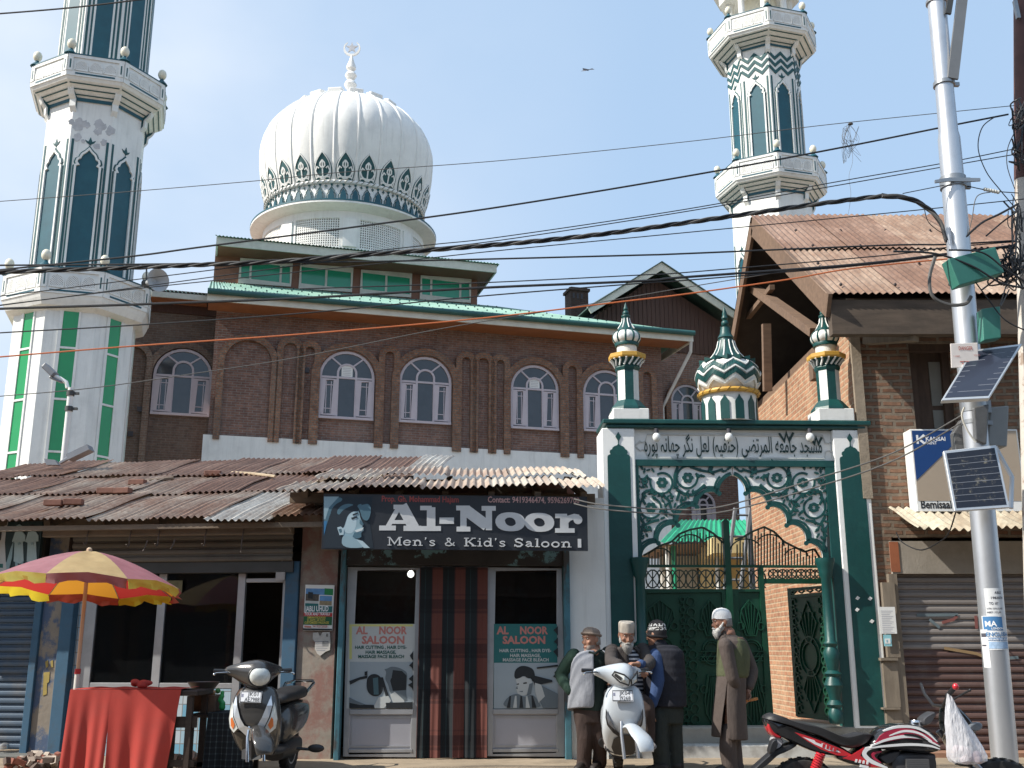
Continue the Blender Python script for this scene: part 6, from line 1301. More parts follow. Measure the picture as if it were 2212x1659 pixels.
mb = MB(); mb.text('DANGER', 0, 0, .038, M('faded red', (.42, .12, .10), .6), y0=0, width=.135, bold=.02); mb.text('11000', -.06, -.07, .018, MATS['faded red'], y0=0, width=.06); mb.text('VOLTS', .14, -.06, .018, MATS['faded red'], y0=0, width=.06)
for i in range(3): mb.box(.0+.02*i, .05+.02*i, -.0, .002, -.12-.02*(i % 2), -.112-.02*(i % 2), MATS['faded red'])
p = at(2071, 756, 9.796); mb.build('lettering', dg_, Matrix.Translation(p))
BILL = M('paper bill', (.62, .63, .64), .8, .06, 6); BBL = M('bill blue', (.05, .17, .36), .7, .1); 
def wrap(name, label, x0, x1, y0, y1, items, tilt=0, base=None):     # bill wrapped round the pole
    r_ = pr(53, (y0+y1)/2)+.006; z0, z1 = PZ(y1), PZ(y0); ph = atan2(-YP, -PX)
    cxp = 2118+(((y0+y1)/2)-1113)*(2171-2128)/(1655-1113)+6
    f = lambda px: math.asin(max(-.98, min(.98, (px-cxp)/28)))
    mb = MB(); k = [0]
    def patch(a0, a1, za, zb, m_):
        k[0] += 1; n = 8; rr = r_+.0006*k[0]; vs = []
        for i in range(n+1):
            t = ph+a0+(a1-a0)*i/n; vs += [(rr*cos(t), rr*sin(t), za), (rr*cos(t), rr*sin(t), zb)]
        mb.add(vs, [(2*i, 2*i+2, 2*i+3, 2*i+1) for i in range(n)], m_, True)
    A, B = f(x0), f(x1); patch(A, B, z0, z1, base or BILL)
    for (u0, u1, v0, v1, m_) in items: patch(A+(B-A)*u0, A+(B-A)*u1, z1+(z0-z1)*v1, z1+(z0-z1)*v0, m_)
    for (t, u0, u1, v, h, m_) in MSG.get(name+str(y0), []):
        k[0] += 1; rr = r_+.0006*k[0]; mb.map = lambda p, rr=rr: ((rr)*cos(ph+p.x/rr), (rr)*sin(ph+p.x/rr), p.z)
        mb.text(t, (A+(B-A)*u0)*rr, z1+(z0-z1)*v, h, m_, y0=0, width=(B-A)*(u1-u0)*rr, bold=.03); mb.map = None
    tag(mb.build(name, None, Matrix.Translation((PX+.0187*(z0+z1)/2, YP, 0))), label, 'bill')
INKB = M('bill ink', (.06, .06, .08), .8)
MSG = {'paper_bill1272': [('ABLE', .55, .95, .2, .024, INKB), ('1983070', .3, 1, .38, .022, INKB), ('TO 10"', .2, .7, .58, .024, INKB), ('11TH, 12TH CLASS', .05, .9, .74, .014, INKB), ('NEET / IIT JEE', .05, .8, .87, .014, INKB)],
       'paper_bill1331': [('MA', .12, .55, .31, .05, PW), ('LONDON', .35, .8, .4, .018, PW), ('ENGLISH', .12, .97, .6, .036, BBL), ('LANGUAGE COURSES', .1, .96, .715, .017, PW)]}
wrap('paper_bill', 'upper grey printed bill pasted on the silver pole', 2128, 2162, 1272, 1333, [])
wrap('paper_bill', 'blue and white bill lettered ENGLISH on the silver pole', 2124, 2170, 1331, 1404, [(.05, .8, .02, .43, BBL), (.1, .97, .64, .73, BBL), (.1, .97, .76, .96, M('bill pale blue', (.30, .42, .58), .8, .2, 40))])
wrap('paper_bill', 'narrow white bill strip under the blue bill on the silver pole', 2122, 2136, 1360, 1442, [(.1, .8, .1, .2, INKB), (.1, .7, .4, .44, INKB)])
# solar panels and meters
m, N, L, b = newmat('solar cells'); co = N.new('ShaderNodeTexCoord').outputs['Object']; 
b.inputs['Base Color'].default_value = (.030, .034, .052, 1); b.inputs['Roughness'].default_value = .22; b.inputs['Specular IOR Level'].default_value = .7; CELL = m
m, N, L, b = newmat('dirty solar cells'); co = N.new('ShaderNodeTexCoord').outputs['Object']; f = noise(N, L, co, 9, 6, .8); L.new(rgbmix(N, L, mrange(N, L, f, .55, .72), (.014, .016, .026), (.30, .27, .2)), b.inputs['Base Color']); b.inputs['Roughness'].default_value = .3; DCELL = m
FRM = M('panel frame', (.60, .61, .62), .4, .05, metal=.6); LINE = M('cell line', (.24, .25, .28), .4)
def solar(label, C, cell, nu, nv, th=.04, extra=None):
    o = thing('solar_panel', label, 'solar panel'); C = [Vector(c) for c in C]; mb = MB(); quadbox(mb, C, th, FRM); mb.build('frame', o, bevel=.004)
    n = (C[1]-C[0]).cross(C[3]-C[0]).normalized(); n = -n if n.dot(C[0]-Vector((0, 0, CAMH))) > 0 else n
    P = lambda u, v: (C[3].lerp(C[2], u)).lerp(C[0].lerp(C[1], u), v)
    mb = MB(); e = .045
    mb.add([P(e, e)+n*.002, P(1-e, e)+n*.002, P(1-e, 1-e)+n*.002, P(e, 1-e)+n*.002], [(0, 1, 2, 3)], cell)
    def ln(u0, v0, u1, v1, w_, k): du, dv = (w_, 0) if u0 == u1 else (0, w_); mb.add([P(u0-du, v0-dv)+n*(.003+k), P(u1+du, v1-dv)+n*(.003+k), P(u1+du, v1+dv)+n*(.003+k), P(u0-du, v0+dv)+n*(.003+k)], [(0, 1, 2, 3)], LINE)
    for i in range(1, nu): ln(e+(1-2*e)*i/nu, e, e+(1-2*e)*i/nu, 1-e, .004, .0)
    for i in range(1, nv): ln(e, e+(1-2*e)*i/nv, 1-e, e+(1-2*e)*i/nv, .0035, .0006)
    mb.build('cells', o); return o
s1 = solar('upper solar panel, clean and steeply tilted, in front of the silver pole', [at(2100, 756, 9.9), at(2208, 742, 9.9), at(2136, 860, 9.5), at(2033, 865, 9.5)], CELL, 4, 9)
mb = MB(); a = at(2110, 850, 9.75); mb.tube([a, Vector((PX, YP-.1, a.z+.1))], .025, GALV, 8); mb.build('bracket', s1)
s2 = solar('lower solar panel, scratched and dirty, over the paint sign', [at(2038, 974, 9.72), at(2152, 961, 9.72), at(2181, 1096, 9.62), at(2062, 1104, 9.62)], DCELL, 6, 9)
mb = MB(); a = at(2150, 965, 9.78); b = at(2186, 1030, 9.78); c_ = at(2184, 1098, 9.74); mb.tube([a, b, c_], .022, FRM, 6); mb.tube([at(2110, 1030, 9.75), Vector((PX, YP-.12, at(2110, 1030, 9.75).z))], .03, GALV, 8); mb.build('bracket', s2)
MET = M('meter plastic', (.10, .10, .10), .2, .2, 6, spec=.7); METG = M('grey box', (.24, .25, .25), .5, .1, 4)
for i, (q, Y, th, m_, lab) in enumerate((([(2104, 880), (2137, 872), (2132, 960), (2108, 950)], 9.85, .12, MET, 'clear fronted meter box strapped to the silver pole between the solar panels'), ([(2140, 880), (2180, 876), (2176, 965), (2134, 962)], 10.0, .16, METG, 'grey junction box right of the clear meter box on the pole'), ([(2060, 935), (2078, 905), (2085, 980), (2066, 985)], 10.1, .1, MET, 'dark meter box half hidden behind the pole left side'))):
    mb = MB(); quadbox(mb, [at(x_, y_, Y) for x_, y_ in q], th, m_); o = mb.build('meter_box', None, bevel=.012, seg=2); tag(o, lab, 'meter box')
mb = MB(); mb.tube([at(2095, 970, 9.8), at(2150, 958, 9.8), at(2160, 950, 9.9)], .03, FRM, 6); plank(at(2160, 1000, 9.9), at(2196, 980, 9.9), .05, .02, FRM); plank(at(2150, 950, 9.9), at(2206, 910, 9.95), .05, .02, METG); mb.build('bracket_arm', pole).matrix_world = Matrix.Translation((-PX*0, 0, 0))
bpy.data.objects['bracket_arm'].matrix_parent_inverse = pole.matrix_world.inverted()
for o in pole.children:
    if o.name.split('.')[0] in ('shaft', 'clamp_band', 'cross_bracket'): o.matrix_local = Matrix.Rotation(.0187, 4, 'Y')
# right edge pole
rp_ = thing('old_pole', 'brown and peeling white steel pole cut by the right edge', 'pole'); mb = MB(); P0, P1, P2 = at(2238, 1660, 10.4), at(2212, 386, 10.4), at(2210, -60, 10.4)
P0.z = -.2; mb.tube([P0, P1.lerp(P0, .0)], .095, M('peeling white', (.52, .48, .43), .8, .1, 4, dirt=(.25, .17, .12), damt=.8, ds=5, dlo=.55, dhi=.62), 16); mb.build('shaft', rp_)
mb = MB(); mb.tube([P1-Vector((0, 0, .02)), P2], .1, M('rusty brown pole', (.085, .035, .03), .7, .25, 4), 16); plank(at(2192, 2, 10.3), at(2200, 40, 10.3), .04, .04, BAND); mb.build('upper_shaft', rp_)
# tangles on the right pole: one object of loops that nobody could count
mb = MB(); rt = random.Random(9)
for (cx, cy, sx, sy, n_) in ((2200, 245, 18, 40, 9), (2200, 330, 16, 35, 7), (2190, 560, 28, 50, 12), (2170, 590, 40, 45, 8), (2195, 470, 20, 60, 6)):
    for i in range(n_):
        pts = [at(cx+rt.gauss(0, sx*.6), cy+rt.gauss(0, sy*.6), 10.2+rt.uniform(-.15, .1)) for _ in range(5)]; mb.tube(smoothline(pts, 5), rt.choice((.005, .007, .009)), rt.choice((CABLE, CABLE, CABG)), 5)
o = mb.build('cable_tangle'); o['kind'] = 'stuff'; o['label'] = 'tangle of thin cables knotted round the poles at right'; o['category'] = 'cable tangle'
# ------------------------------------------------------------------ overhead wires
def wire(px, r, label, mat=None, Y=10.2, Y1=None, name='overhead_wire', twist=0, grp='wires strung along the street'):
    r *= .8; n = len(px); Y1 = Y if Y1 is None else Y1
    pts = [at(x, y, Y+(Y1-Y)*i/(n-1)) for i, (x, y) in enumerate(px)]; pts = smoothline(pts, 10); mb = MB()
    if twist:
        for k in range(3):
            q = []; s = 0.
            for i, p in enumerate(pts):
                if i: s += (p-pts[i-1]).length
            dense = []; tot = s; m_ = int(tot/.05); j = 0; acc = [0.]
            for i in range(1, len(pts)): acc.append(acc[-1]+(pts[i]-pts[i-1]).length)
            for i in range(m_+1):
                d = tot*i/m_
                while j < len(acc)-2 and acc[j+1] < d: j += 1
                t = (d-acc[j])/max(1e-6, acc[j+1]-acc[j]); p = pts[j].lerp(pts[j+1], t); a_ = d*2*pi/.62+2*pi*k/3; dense.append(p+Vector((0, sin(a_), cos(a_)))*twist)
            mb.tube(dense, r, (CABLE, CABLE, CABG)[k], 6)
    else: mb.tube(pts, r, mat or CABLE, 6)
    tag(mb.build(name), label, 'wire', grp)
wire([(-60, 34), (150, 17), (330, -4), (420, -14)], .012, 'wire crossing the top left corner over the left minaret')
wire([(-60, 439), (0, 435), (290, 413), (560, 390), (740, 372), (1080, 347), (1475, 307), (1800, 268), (2191, 228)], .0055, 'thinnest wire crossing the front of the dome ornaments', CABG)
wire([(-60, 592), (0, 583), (282, 554), (432, 534), (754, 492), (1080, 447), (1475, 382), (1800, 322), (2040, 274), (2178, 247)], .013, 'single thick wire passing just under the dome and over the right minaret')
wire([(-60, 648), (0, 640), (300, 603), (600, 566), (918, 530), (1080, 512), (1475, 453), (1800, 394), (2040, 352), (2195, 321)], .007, 'upper of two parallel thin wires reaching the right edge pole')
wire([(-60, 668), (0, 660), (300, 620), (600, 579), (850, 545), (1080, 519), (1475, 458), (1800, 402), (2040, 360), (2195, 333)], .007, 'lower of two parallel thin wires reaching the right edge pole')
wire([(-60, 594), (0, 588), (282, 578), (432, 572), (600, 565), (754, 553), (1080, 528), (1290, 507), (1475, 482), (1650, 457), (1748, 443), (1850, 430), (1908, 423)], .016, 'thick twisted bundle of black cables sagging across the whole view', twist=.015, name='cable_bundle')
wire([(1905, 423), (1960, 428), (2000, 447), (2030, 478), (2044, 520)], .02, 'black cable bundle curving down onto the silver pole', twist=.015, Y=9.9, name='cable_bundle')
wire([(-60, 667), (0, 659), (282, 625), (600, 592), (850, 566), (1080, 541), (1475, 503), (1900, 462), (2212, 430)], .007, 'thin wire running below the twisted bundle past the pole')
wire([(-60, 573), (0, 573), (282, 571), (648, 567), (848, 564), (1080, 559), (1385, 551), (1475, 548), (1908, 530), (2041, 528), (2190, 520)], .012, 'nearly level black wire crossing the gable roof')
wire([(-60, 607), (0, 604), (282, 592), (648, 624), (1035, 611), (1385, 594), (1475, 589), (1908, 552), (2041, 535), (2195, 522)][3:], .008, 'thin wire crossing the green clerestory windows to the pole')
wire([(-60, 672), (0, 667), (282, 658), (648, 644), (1035, 622), (1385, 607), (1475, 599), (1841, 572), (2041, 549), (2195, 530)], .017, 'thickest smooth black cable along the mosque eaves')
wire([(-60, 726), (0, 719), (282, 703), (648, 677), (1035, 640), (1385, 612), (1475, 606), (1841, 575), (2041, 552)], .009, 'black wire sloping over the green roof and gutter')
wire([(-60, 776), (0, 771), (282, 748), (648, 722), (1035, 688), (1348, 651), (1475, 636), (1700, 604), (1841, 580), (2060, 558)], .010, 'orange cable crossing the brick mosque wall', M('orange cable', (.52, .13, .035), .6, .1))
wire([(-60, 862), (0, 856), (200, 838), (432, 805), (648, 771), (948, 711), (1215, 667), (1475, 622), (1700, 585)], .006, 'thin grey brown wire running over the mosque windows', CABG)
wire([(1240, 1078), (1300, 1090), (1440, 1100), (1560, 1094), (1750, 1038), (1930, 978), (2090, 890)], .009, 'upper of two slack wires sagging in front of the gateway', CABG, Y=11.4, Y1=10, grp='slack wires in front of the gateway')
wire([(1240, 1088), (1300, 1100), (1440, 1110), (1560, 1106), (1750, 1056), (1930, 995), (2090, 905)], .009, 'lower of two slack wires sagging in front of the gateway', CABG, Y=11.4, Y1=10, grp='slack wires in front of the gateway')
wire([(2150, 252), (2122, 275), (2113, 320), (2130, 370), (2160, 410), (2192, 448)], .007, 'black cable looping left of the right edge pole', Y=10.1, grp='loose loops by the poles')
wire([(2192, 285), (2177, 320), (2176, 360), (2192, 408)], .006, 'short cable loop touching the right edge pole', Y=10.1, grp='loose loops by the poles')
wire([(2040, 400), (1990, 410), (1950, 418)], .006, 'taut wire from the pole bracket to the twisted bundle', Y=9.9, grp='loose loops by the poles'); wire([(2090, 402), (2140, 412), (2200, 417)], .007, 'stay wire with white insulator between the two poles', Y=9.9, grp='loose loops by the poles')
wire([(2140, 415), (2110, 425), (2100, 470), (2092, 505)], .006, 'grey drop cable hanging under the white insulator', CABG, Y=9.9, grp='loose loops by the poles')
wire([(1995, 440), (2003, 475), (2022, 495), (2040, 505)], .006, 'small drop loop left of the silver pole', Y=9.9, grp='loose loops by the poles')
wire([(2080, 518), (2120, 482), (2160, 462), (2200, 440)], .014, 'thick black cable rising from silver pole to edge pole', Y=9.9, grp='loose loops by the poles'); wire([(2130, 510), (2165, 480), (2200, 455)], .010, 'second black cable rising to the edge pole', Y=10, grp='loose loops by the poles')
wire([(2020, 555), (2008, 600), (2015, 640), (2050, 658), (2085, 656), (2098, 640)], .022, 'thick grey hose loop hanging beside the green box', CABG, Y=9.7, grp='loose loops by the poles')
wire([(1930, 543), (2020, 548), (2100, 575), (2160, 610), (2212, 622)], .014, 'dark cable passing in front of the large green box', Y=9.6, grp='loose loops by the poles'); wire([(2050, 540), (2120, 545), (2170, 580), (2220, 612)], .012, 'dark cable curving right above the large green box', Y=9.6, grp='loose loops by the poles')
wire([(2100, 600), (2130, 640), (2170, 690), (2220, 716)], .009, 'dark cable sagging right of the green boxes', Y=9.7, grp='loose loops by the poles'); wire([(2083, 880), (2078, 900), (2090, 930), (2108, 955)], .012, 'pale cream cable curling around the pole by the meters', CABW, Y=9.75, grp='loose loops by the poles')
wire([(1936, 1150), (1950, 1172), (1990, 1188), (2030, 1170), (2050, 1150), (2065, 1105)], .009, 'black cable drooping under the tin awning', Y=12.6, Y1=10.5, grp='loose loops by the poles')
mb = MB(); p, q = at(2128, 409, 9.9), at(2156, 415, 9.9)
for i in range(6): mb.ball(p.lerp(q, i/5), .02, M('insulator', (.6, .58, .52), .4), 8)
tag(mb.build('insulator'), 'white ribbed insulator on the stay wire between poles', 'insulator')
mb = MB(); rt = random.Random(12)
for i in range(9):
    c = at(1835, 270, 10.2); pts = [c]; 
    for j in range(4): pts.append(c+Vector((rt.uniform(-.1, .1), rt.uniform(-.03, .03), -rt.uniform(.0, .45))))
    mb.tube(smoothline(pts, 5), .0017, CABG, 4)
mb.tube(smoothline([at(1836, 290, 10.2), at(1842, 345, 10.2), at(1834, 380, 10.2), at(1838, 420, 10.2), at(1832, 465, 10.2)], 5), .0016, CABG, 4); mb.ball(at(1837, 268, 10.2), .03, CABG, 8, sz=.4)
tag(mb.build('kite_string'), 'snarl of string dangling from the thin wire near the right minaret', 'string')
# ------------------------------------------------------------------ street lamp, horn, bird
YL_ = 17.; lm = thing('street_lamp', 'thin white street lamp with dark head before the left minaret', 'street lamp', Matrix.Translation((at(137, 997, YL_).x, YL_, 0))); LX = at(137, 997, YL_).x
def rl(px, py): p = at(px, py, YL_); return p-Vector((LX, YL_, 0))
mb = MB(); zt = rl(146, 838).z; mb.tube([(0, 0, 0), (0, 0, zt)], .048, WHITE, 10); mb.tube([rl(146, 838), rl(143, 826), rl(130, 818), rl(117, 812)], .035, WHITE, 8); mb.build('shaft', lm)
mb = MB(); a, b = rl(120, 812), rl(97, 790); plank(a, b, .1, .18, M('lamp grey', (.16, .17, .19), .4, .1)); plank(rl(108, 815), rl(135, 826), .04, .1, M('lamp grey', (.16,)*3)); mb.build('lamp_head', lm, bevel=.03, seg=2)
for py in (850, 883): mb = MB(); z = rl(146, py).z; mb.lathe([(.05, z-.04), (.065, z-.04), (.065, z+.04), (.05, z+.04)], DKBOX, 10); mb.box(.04, .14, -.02, .02, z-.02, z+.02, DKBOX); mb.build('clamp', lm)
o = thing('roof_floodlight', 'flat grey lamp tilted on a stalk just above the left tin roof', 'lamp'); mb = MB(); plank(at(150, 990, 16), at(196, 968, 16), .09, .22, LG); mb.tube([at(130, 1000, 16), at(152, 988, 16)], .03, LG, 6); quadbox(mb, [at(95, 991, 16), at(118, 993, 16), at(126, 1004, 16), at(100, 1004, 16)], .1, LG); mb.build('housing', o)
hn = thing('loudspeaker', 'grey horn loudspeaker on the lower balcony of the left minaret', 'loudspeaker'); p = at(342, 605, 25.); d = Vector((.72, -.66, -.1)).normalized(); Mx = Matrix.Translation(p) @ d.to_track_quat('Z', 'Y').to_matrix().to_4x4()
mb = MB(); mb.lathe([(.06, -.55), (.08, -.4), (.12, -.2), (.2, -.05), (.3, 0), (.29, .005), (.18, -.06), (.05, -.2)], M('horn grey', (.36, .37, .38), .5, .08), 20); mb.build('horn', hn, Mx); mb = MB(); mb.lathe([(.09, -.7), (.1, -.68), (.1, -.56), (.08, -.55)], DKBOX, 12); mb.tube([(0, .0, -.6), (0, .4, -.7)], .02, DKBOX, 6); mb.build('driver', hn, Mx)
bd_ = thing('bird', 'dark bird gliding in the open sky right of the dome', 'bird'); p = at(1268, 153, 30); mb = MB(); q = lambda x, y: (x, y*.3, y*.45)
mb.add([(-.13, 0, .03), (-.05, 0, .02), (-.06, -.02, .07), (-.14, -.01, .09), (.02, 0, .0), (.1, 0, .04), (.08, 0, .0)], [(0, 1, 2, 3), (1, 4, 5, 2), (1, 6, 4)], M('bird grey', (.10, .11, .14), .8)); mb.tube([(-.05, -.01, .02), (0, 0, .03), (.07, 0, .05)], [.012, .025, .008], MATS['bird grey'], 6); mb.add([(-.02, 0, .03), (-.12, .1, .08), (-.2, .12, .05), (-.03, .02, .01)], [(0, 1, 2, 3)], MATS['bird grey']); mb.add([(.03, 0, .04), (.16, -.05, .06), (.24, -.04, .02), (.02, -.02, .02)], [(0, 1, 2, 3)], MATS['bird grey'])
mb.build('bird_body', bd_, Matrix.Translation(p))
# ------------------------------------------------------------------ umbrella and street stall
YU = 10.9; ua = at(193, 1190, YU); um = thing('street_umbrella', 'faded red and yellow street umbrella over the red covered stall', 'umbrella', Matrix.Translation((ua.x, YU, 0)) @ Matrix.Rotation(radians(0), 4, 'Z'))
def bf(name, front, back, trans=.35):              # cloth whose two sides are dyed and faded differently, letting light through
    m, N, L, b = newmat(name); g = N.new('ShaderNodeNewGeometry'); co = N.new('ShaderNodeTexCoord').outputs['Object']; f = noise(N, L, co, 7, 5, .65)
    cf = rgbmix(N, L, mrange(N, L, f, .3, .7), [x*.85 for x in front], [min(1, x*1.15) for x in front]); c = rgbmix(N, L, g.outputs['Backfacing'], cf, back)
    L.new(c, b.inputs['Base Color']); b.inputs['Roughness'].default_value = .75
    t = N.new('ShaderNodeBsdfTranslucent'); t.inputs['Color'].default_value = c4(back); mx = N.new('ShaderNodeMixShader'); mx.inputs[0].default_value = trans
    L.new(b.outputs[0], mx.inputs[1]); L.new(t.outputs[0], mx.inputs[2]); L.new(mx.outputs[0], N['Material Output'].inputs[0]); return m
UR = bf('umbrella red', (.38, .20, .23), (.50, .04, .035), .45); UY = bf('umbrella yellow', (.50, .41, .22), (.66, .29, .03), .45)
UVR = bf('valance red', (.28, .13, .13), (.45, .09, .06), .4); UVY = bf('valance lime', (.45, .45, .10), (.75, .62, .05), .5); UGR = bf('umbrella green', (.04, .2, .06), (.02, .3, .06), .4)
za, zr = ua.z, 1.81; RU = .94
tiltm = Matrix.Translation((0, 0, zr)) @ Matrix.Rotation(radians(-4.5), 4, 'X') @ Matrix.Rotation(radians(1), 4, 'Y') @ Matrix.Translation((0, 0, -zr))
def up(a, t): 
    r = RU*t; sag = 1-.055*sin(pi*min(1, t))*0; k = abs(((a/(pi/4)) % 1)-.5)*2       # k 1 at a rib, 0 mid panel
    rr = r*(1-.05*(1-k)*t); z = zr+(za-zr)*(1-t**1.55)-.0*(1-k)-.03*(1-k)*sin(pi*t)
    return Vector((rr*cos(a), rr*sin(a), z+.035*(1-k)*t*t))
A0 = radians(-68)-pi/8; mb = MB(); val = MB(); na, nt_ = 8, 8
for k in range(8):
    m_ = UY if k % 2 == 0 else UR; mv = UVR if k % 2 == 0 else UVY; vs = []
    # offset so k phase in up() matches rib angles
    for j in range(nt_+1):
        for i in range(na+1):
            q = (k+i/na)*pi/4; t = j/nt_; vs.append(up(q, t))
    R_ = tiltm @ Matrix.Rotation(A0, 4, 'Z'); vs = [R_ @ p for p in vs]
    mb.add(vs, [(j*(na+1)+i, (j+1)*(na+1)+i, (j+1)*(na+1)+i+1, j*(na+1)+i+1) for j in range(nt_) for i in range(na)], m_, True)
    vs = []
    for i in range(na+1):
        q = (k+i/na)*pi/4; p = R_ @ up(q, 1.0); d = .085+.018*sin(i*1.9+k); e = Vector((p.x, p.y, 0)).normalized(); vs += [p, p+e*.025*sin(i*2.2+k*2)+Vector((0, 0, -d*.5)), p+e*.04*sin(i*2.0+k)+Vector((0, 0, -d))]
    val.add(vs, [(3*i+r_, 3*i+r_+1, 3*i+r_+4, 3*i+r_+3) for i in range(na) for r_ in range(2)], mv if k != 3 else UVY, True)
cn = mb.build('canopy', um); val.build('valance', cn)
mb = MB(); mb.tube([(0, 0, -.2), (0, 0, .98)], .026, M('pole white', (.6, .58, .54), .5, .1), 10); mb.tube([(0, 0, .98), (0, 0, za+.01)], .02, M('pole wood', (.50, .36, .24), .5, .1), 10); mb.lathe([(.03, .96), (.03, 1.01)], M('plastic red', (.45, .03, .03), .4), 10); mb.lathe([(.03, za-.01), (.028, za+.02), (.01, za+.035)], M('pole wood', (.5, .36, .24)), 10); mb.build('pole', um)
for k in range(8):
    mb = MB(); R_ = tiltm @ Matrix.Rotation(A0, 4, 'Z'); mb.tube([R_ @ (up(k*pi/4+.0001, t)-Vector((0, 0, .012))) for t in (.02, .3, .6, .85, 1.0)], .005, BAND, 5); mb.build('rib', um)
# red stall
YT = 10.45; tb = thing('stall_table', 'dark wooden stall table hung with a red cloth', 'table', Matrix.Translation((at(270, 1600, YT).x, YT, 0))); OX = at(270, 1600, YT).x
def tx_(px, py, Y=YT): p = at(px, py, Y); return p.x-OX, p.z
WD = M('dark stall wood', (.035, .022, .017), .6, .3, 4, stretch=(2, 2, 12)); l, zt = tx_(156, 1489); r, _ = tx_(428, 1489)
mb = MB(); mb.box(l+.02, r, -.02, .55, zt-.06, zt-.012, WD); mb.build('top', tb, bevel=.006)
for x in (l+.06, r-.1, r-.4):
    for y in (.0, .48): mb = MB(); mb.box(x, x+.055, y, y+.055, -.25, zt-.063, WD); mb.build('leg', tb)
mb = MB(); mb.box(r-.4, r, .02, .05, zt-.35, zt-.25, WD); mb.box(r-.4, r, .02, .05, zt-.7, zt-.64, WD); mb.build('rail', tb)
RED = M('red cloth', (.40, .040, .028), .8, .12, 1.5, dirt=(.30, .05, .04), damt=.5, ds=2.5, bump=.1, bs=120)
def cloth_panel(x0, x1, zb0, zb1, ph, flare0, flare1): 
    n, m_ = 26, 14; vs = []
    for j in range(m_+1):
        t = j/m_
        for i in range(n+1):
            q = i/n; x = x0+(x1-x0)*q+(flare0*(1-q)+flare1*q)*t; vs.append((x, -.045-.03*t*sin(q*9+ph)-.02*t*sin(q*21+ph*2)-.03*t, zt+(zb0+(zb1-zb0)*q-zt)*t))
    return vs, [(j*(n+1)+i, (j+1)*(n+1)+i, (j+1)*(n+1)+i+1, j*(n+1)+i+1) for j in range(m_) for i in range(n)]
cb_ = MB(); sx = tx_(236, 1560)[0]; xr_ = tx_(394, 1500)[0]
cb_.add(*cloth_panel(l, sx+.02, -.22, -.2, .3, -.03, -.02), RED, True); cb_.add(*cloth_panel(sx+.0, xr_, -.22, -.24, 1.7, .04, -.13), RED, True)
n = 30; vs = [(l+(xr_-l)*i/n, y, zt+.004+.004*sin(i*.9)*(y > 0)) for y in (-.045, .2, .56) for i in range(n+1)]; cb_.add(vs, [(j*(n+1)+i, j*(n+1)+i+1, (j+1)*(n+1)+i+1, (j+1)*(n+1)+i) for j in range(2) for i in range(n)], RED, True)
tag(cb_.build('red_cloth', None, tb.matrix_world.copy()), 'plain red cloth draped over the front of the stall table', 'cloth')
mb = MB(); c = Vector((at(305, 1484, YT+.2).x, YT+.2, zt+.05)); rr_ = random.Random(3)
for i in range(7): mb.ball(c+Vector((rr_.uniform(-.11, .11), rr_.uniform(-.06, .06), rr_.uniform(-.02, .015))), rr_.uniform(.035, .06), RED, 8, sz=.6)
tag(mb.build('crumpled_rag', remesh=.012, smooth_it=2), 'crumpled red rag on top of the stall cloth', 'rag')
# second small table with checked cloth, box and scale
CHK = M('dark checked cloth', (.02, .027, .033), .85, .3, 6); 
m, N, L, b = newmat('checked cloth'); co = N.new('ShaderNodeTexCoord').outputs['Object']; s = N.new('ShaderNodeSeparateXYZ'); L.new(co, s.inputs[0])
a1 = rampc(fr_(s.outputs[0], 18), [(0, (.016, .02, .026)), (.72, (.07, .085, .09)), (.86, (.02, .03, .035))]); a2 = rampc(fr_(s.outputs[2], 18), [(0, (.6, .6, .6)), (.7, (1.6, 1.6, 1.6)), (.85, (.8, .8, .8))]); L.new(rgbmix(N, L, 1., a1, a2, 'MULTIPLY'), b.inputs['Base Color']); b.inputs['Roughness'].default_value = .9; CHK = m
Y2 = 10.9; l2, zt2 = at(452, 1541, Y2).x, at(452, 1541, Y2).z; r2 = at(500, 1541, Y2).x+.2
t2 = thing('side_table', 'low dark table under a checked cloth beside the grey scooter', 'table', Matrix.Translation((l2, Y2, 0)))
mb = MB(); mb.box(-.22, r2-l2, .0, .5, zt2-.04, zt2-.012, WD); mb.build('top', t2)
for x in (-.2, r2-l2-.06): 
    for y in (.02, .44): mb = MB(); mb.box(x, x+.045, y, y+.045, -.2, zt2-.043, WD); mb.build('leg', t2)
mb = MB(); mb.box(-.2, r2-l2, .03, .055, zt2-.5, zt2-.46, WD); mb.build('rail', t2)
cb_ = MB(); zt_k, zt = zt, zt2; cb_.add(*cloth_panel(0, r2-l2+.02, -.15, -.15, 2.2, -.02, .05), CHK, True); zt = zt_k; cb_.box(0, r2-l2+.02, -.045, .5, zt2-.004, zt2+.006, CHK)
tag(cb_.build('checked_cloth', None, t2.matrix_world.copy()), 'dark checked cloth hanging from the low side table', 'cloth')
CARD = M('brown carton', (.14, .08, .05), .8, .2, 5); bx = thing('carton', 'brown carton of produce on the low table by the scale', 'carton'); p = at(450, 1512, Y2+.2); mb = MB()
mb.box(p.x-.14, p.x+.1, Y2+.1, Y2+.32, zt2+.008, zt2+.17, CARD); mb.box(p.x-.16, p.x-.14, Y2+.1, Y2+.32, zt2+.12, zt2+.2, CARD); mb.build('box', bx, bevel=.004); mb = MB()
for i in range(10): mb.ball((p.x-.12+.022*i, Y2+.12+.15*rr_.random(), zt2+.185+.02*rr_.random()), .028, rr_.choice([M('produce tan', (.35, .2, .1), .6, .2), M('produce brown', (.18, .09, .05), .6, .2), M('produce green', (.06, .2, .05), .5, .2)]), 8)
mb.build('produce', bx); 
mb = MB(); p = at(478, 1520, Y2+.15); 
for i in range(5): mb.ball((p.x+rr_.uniform(-.03, .03), Y2+.15, zt2+.05+.035*i), .035-.003*i, M('green plastic bag', (.03, .30, .08), .35, .2, 20), 8)
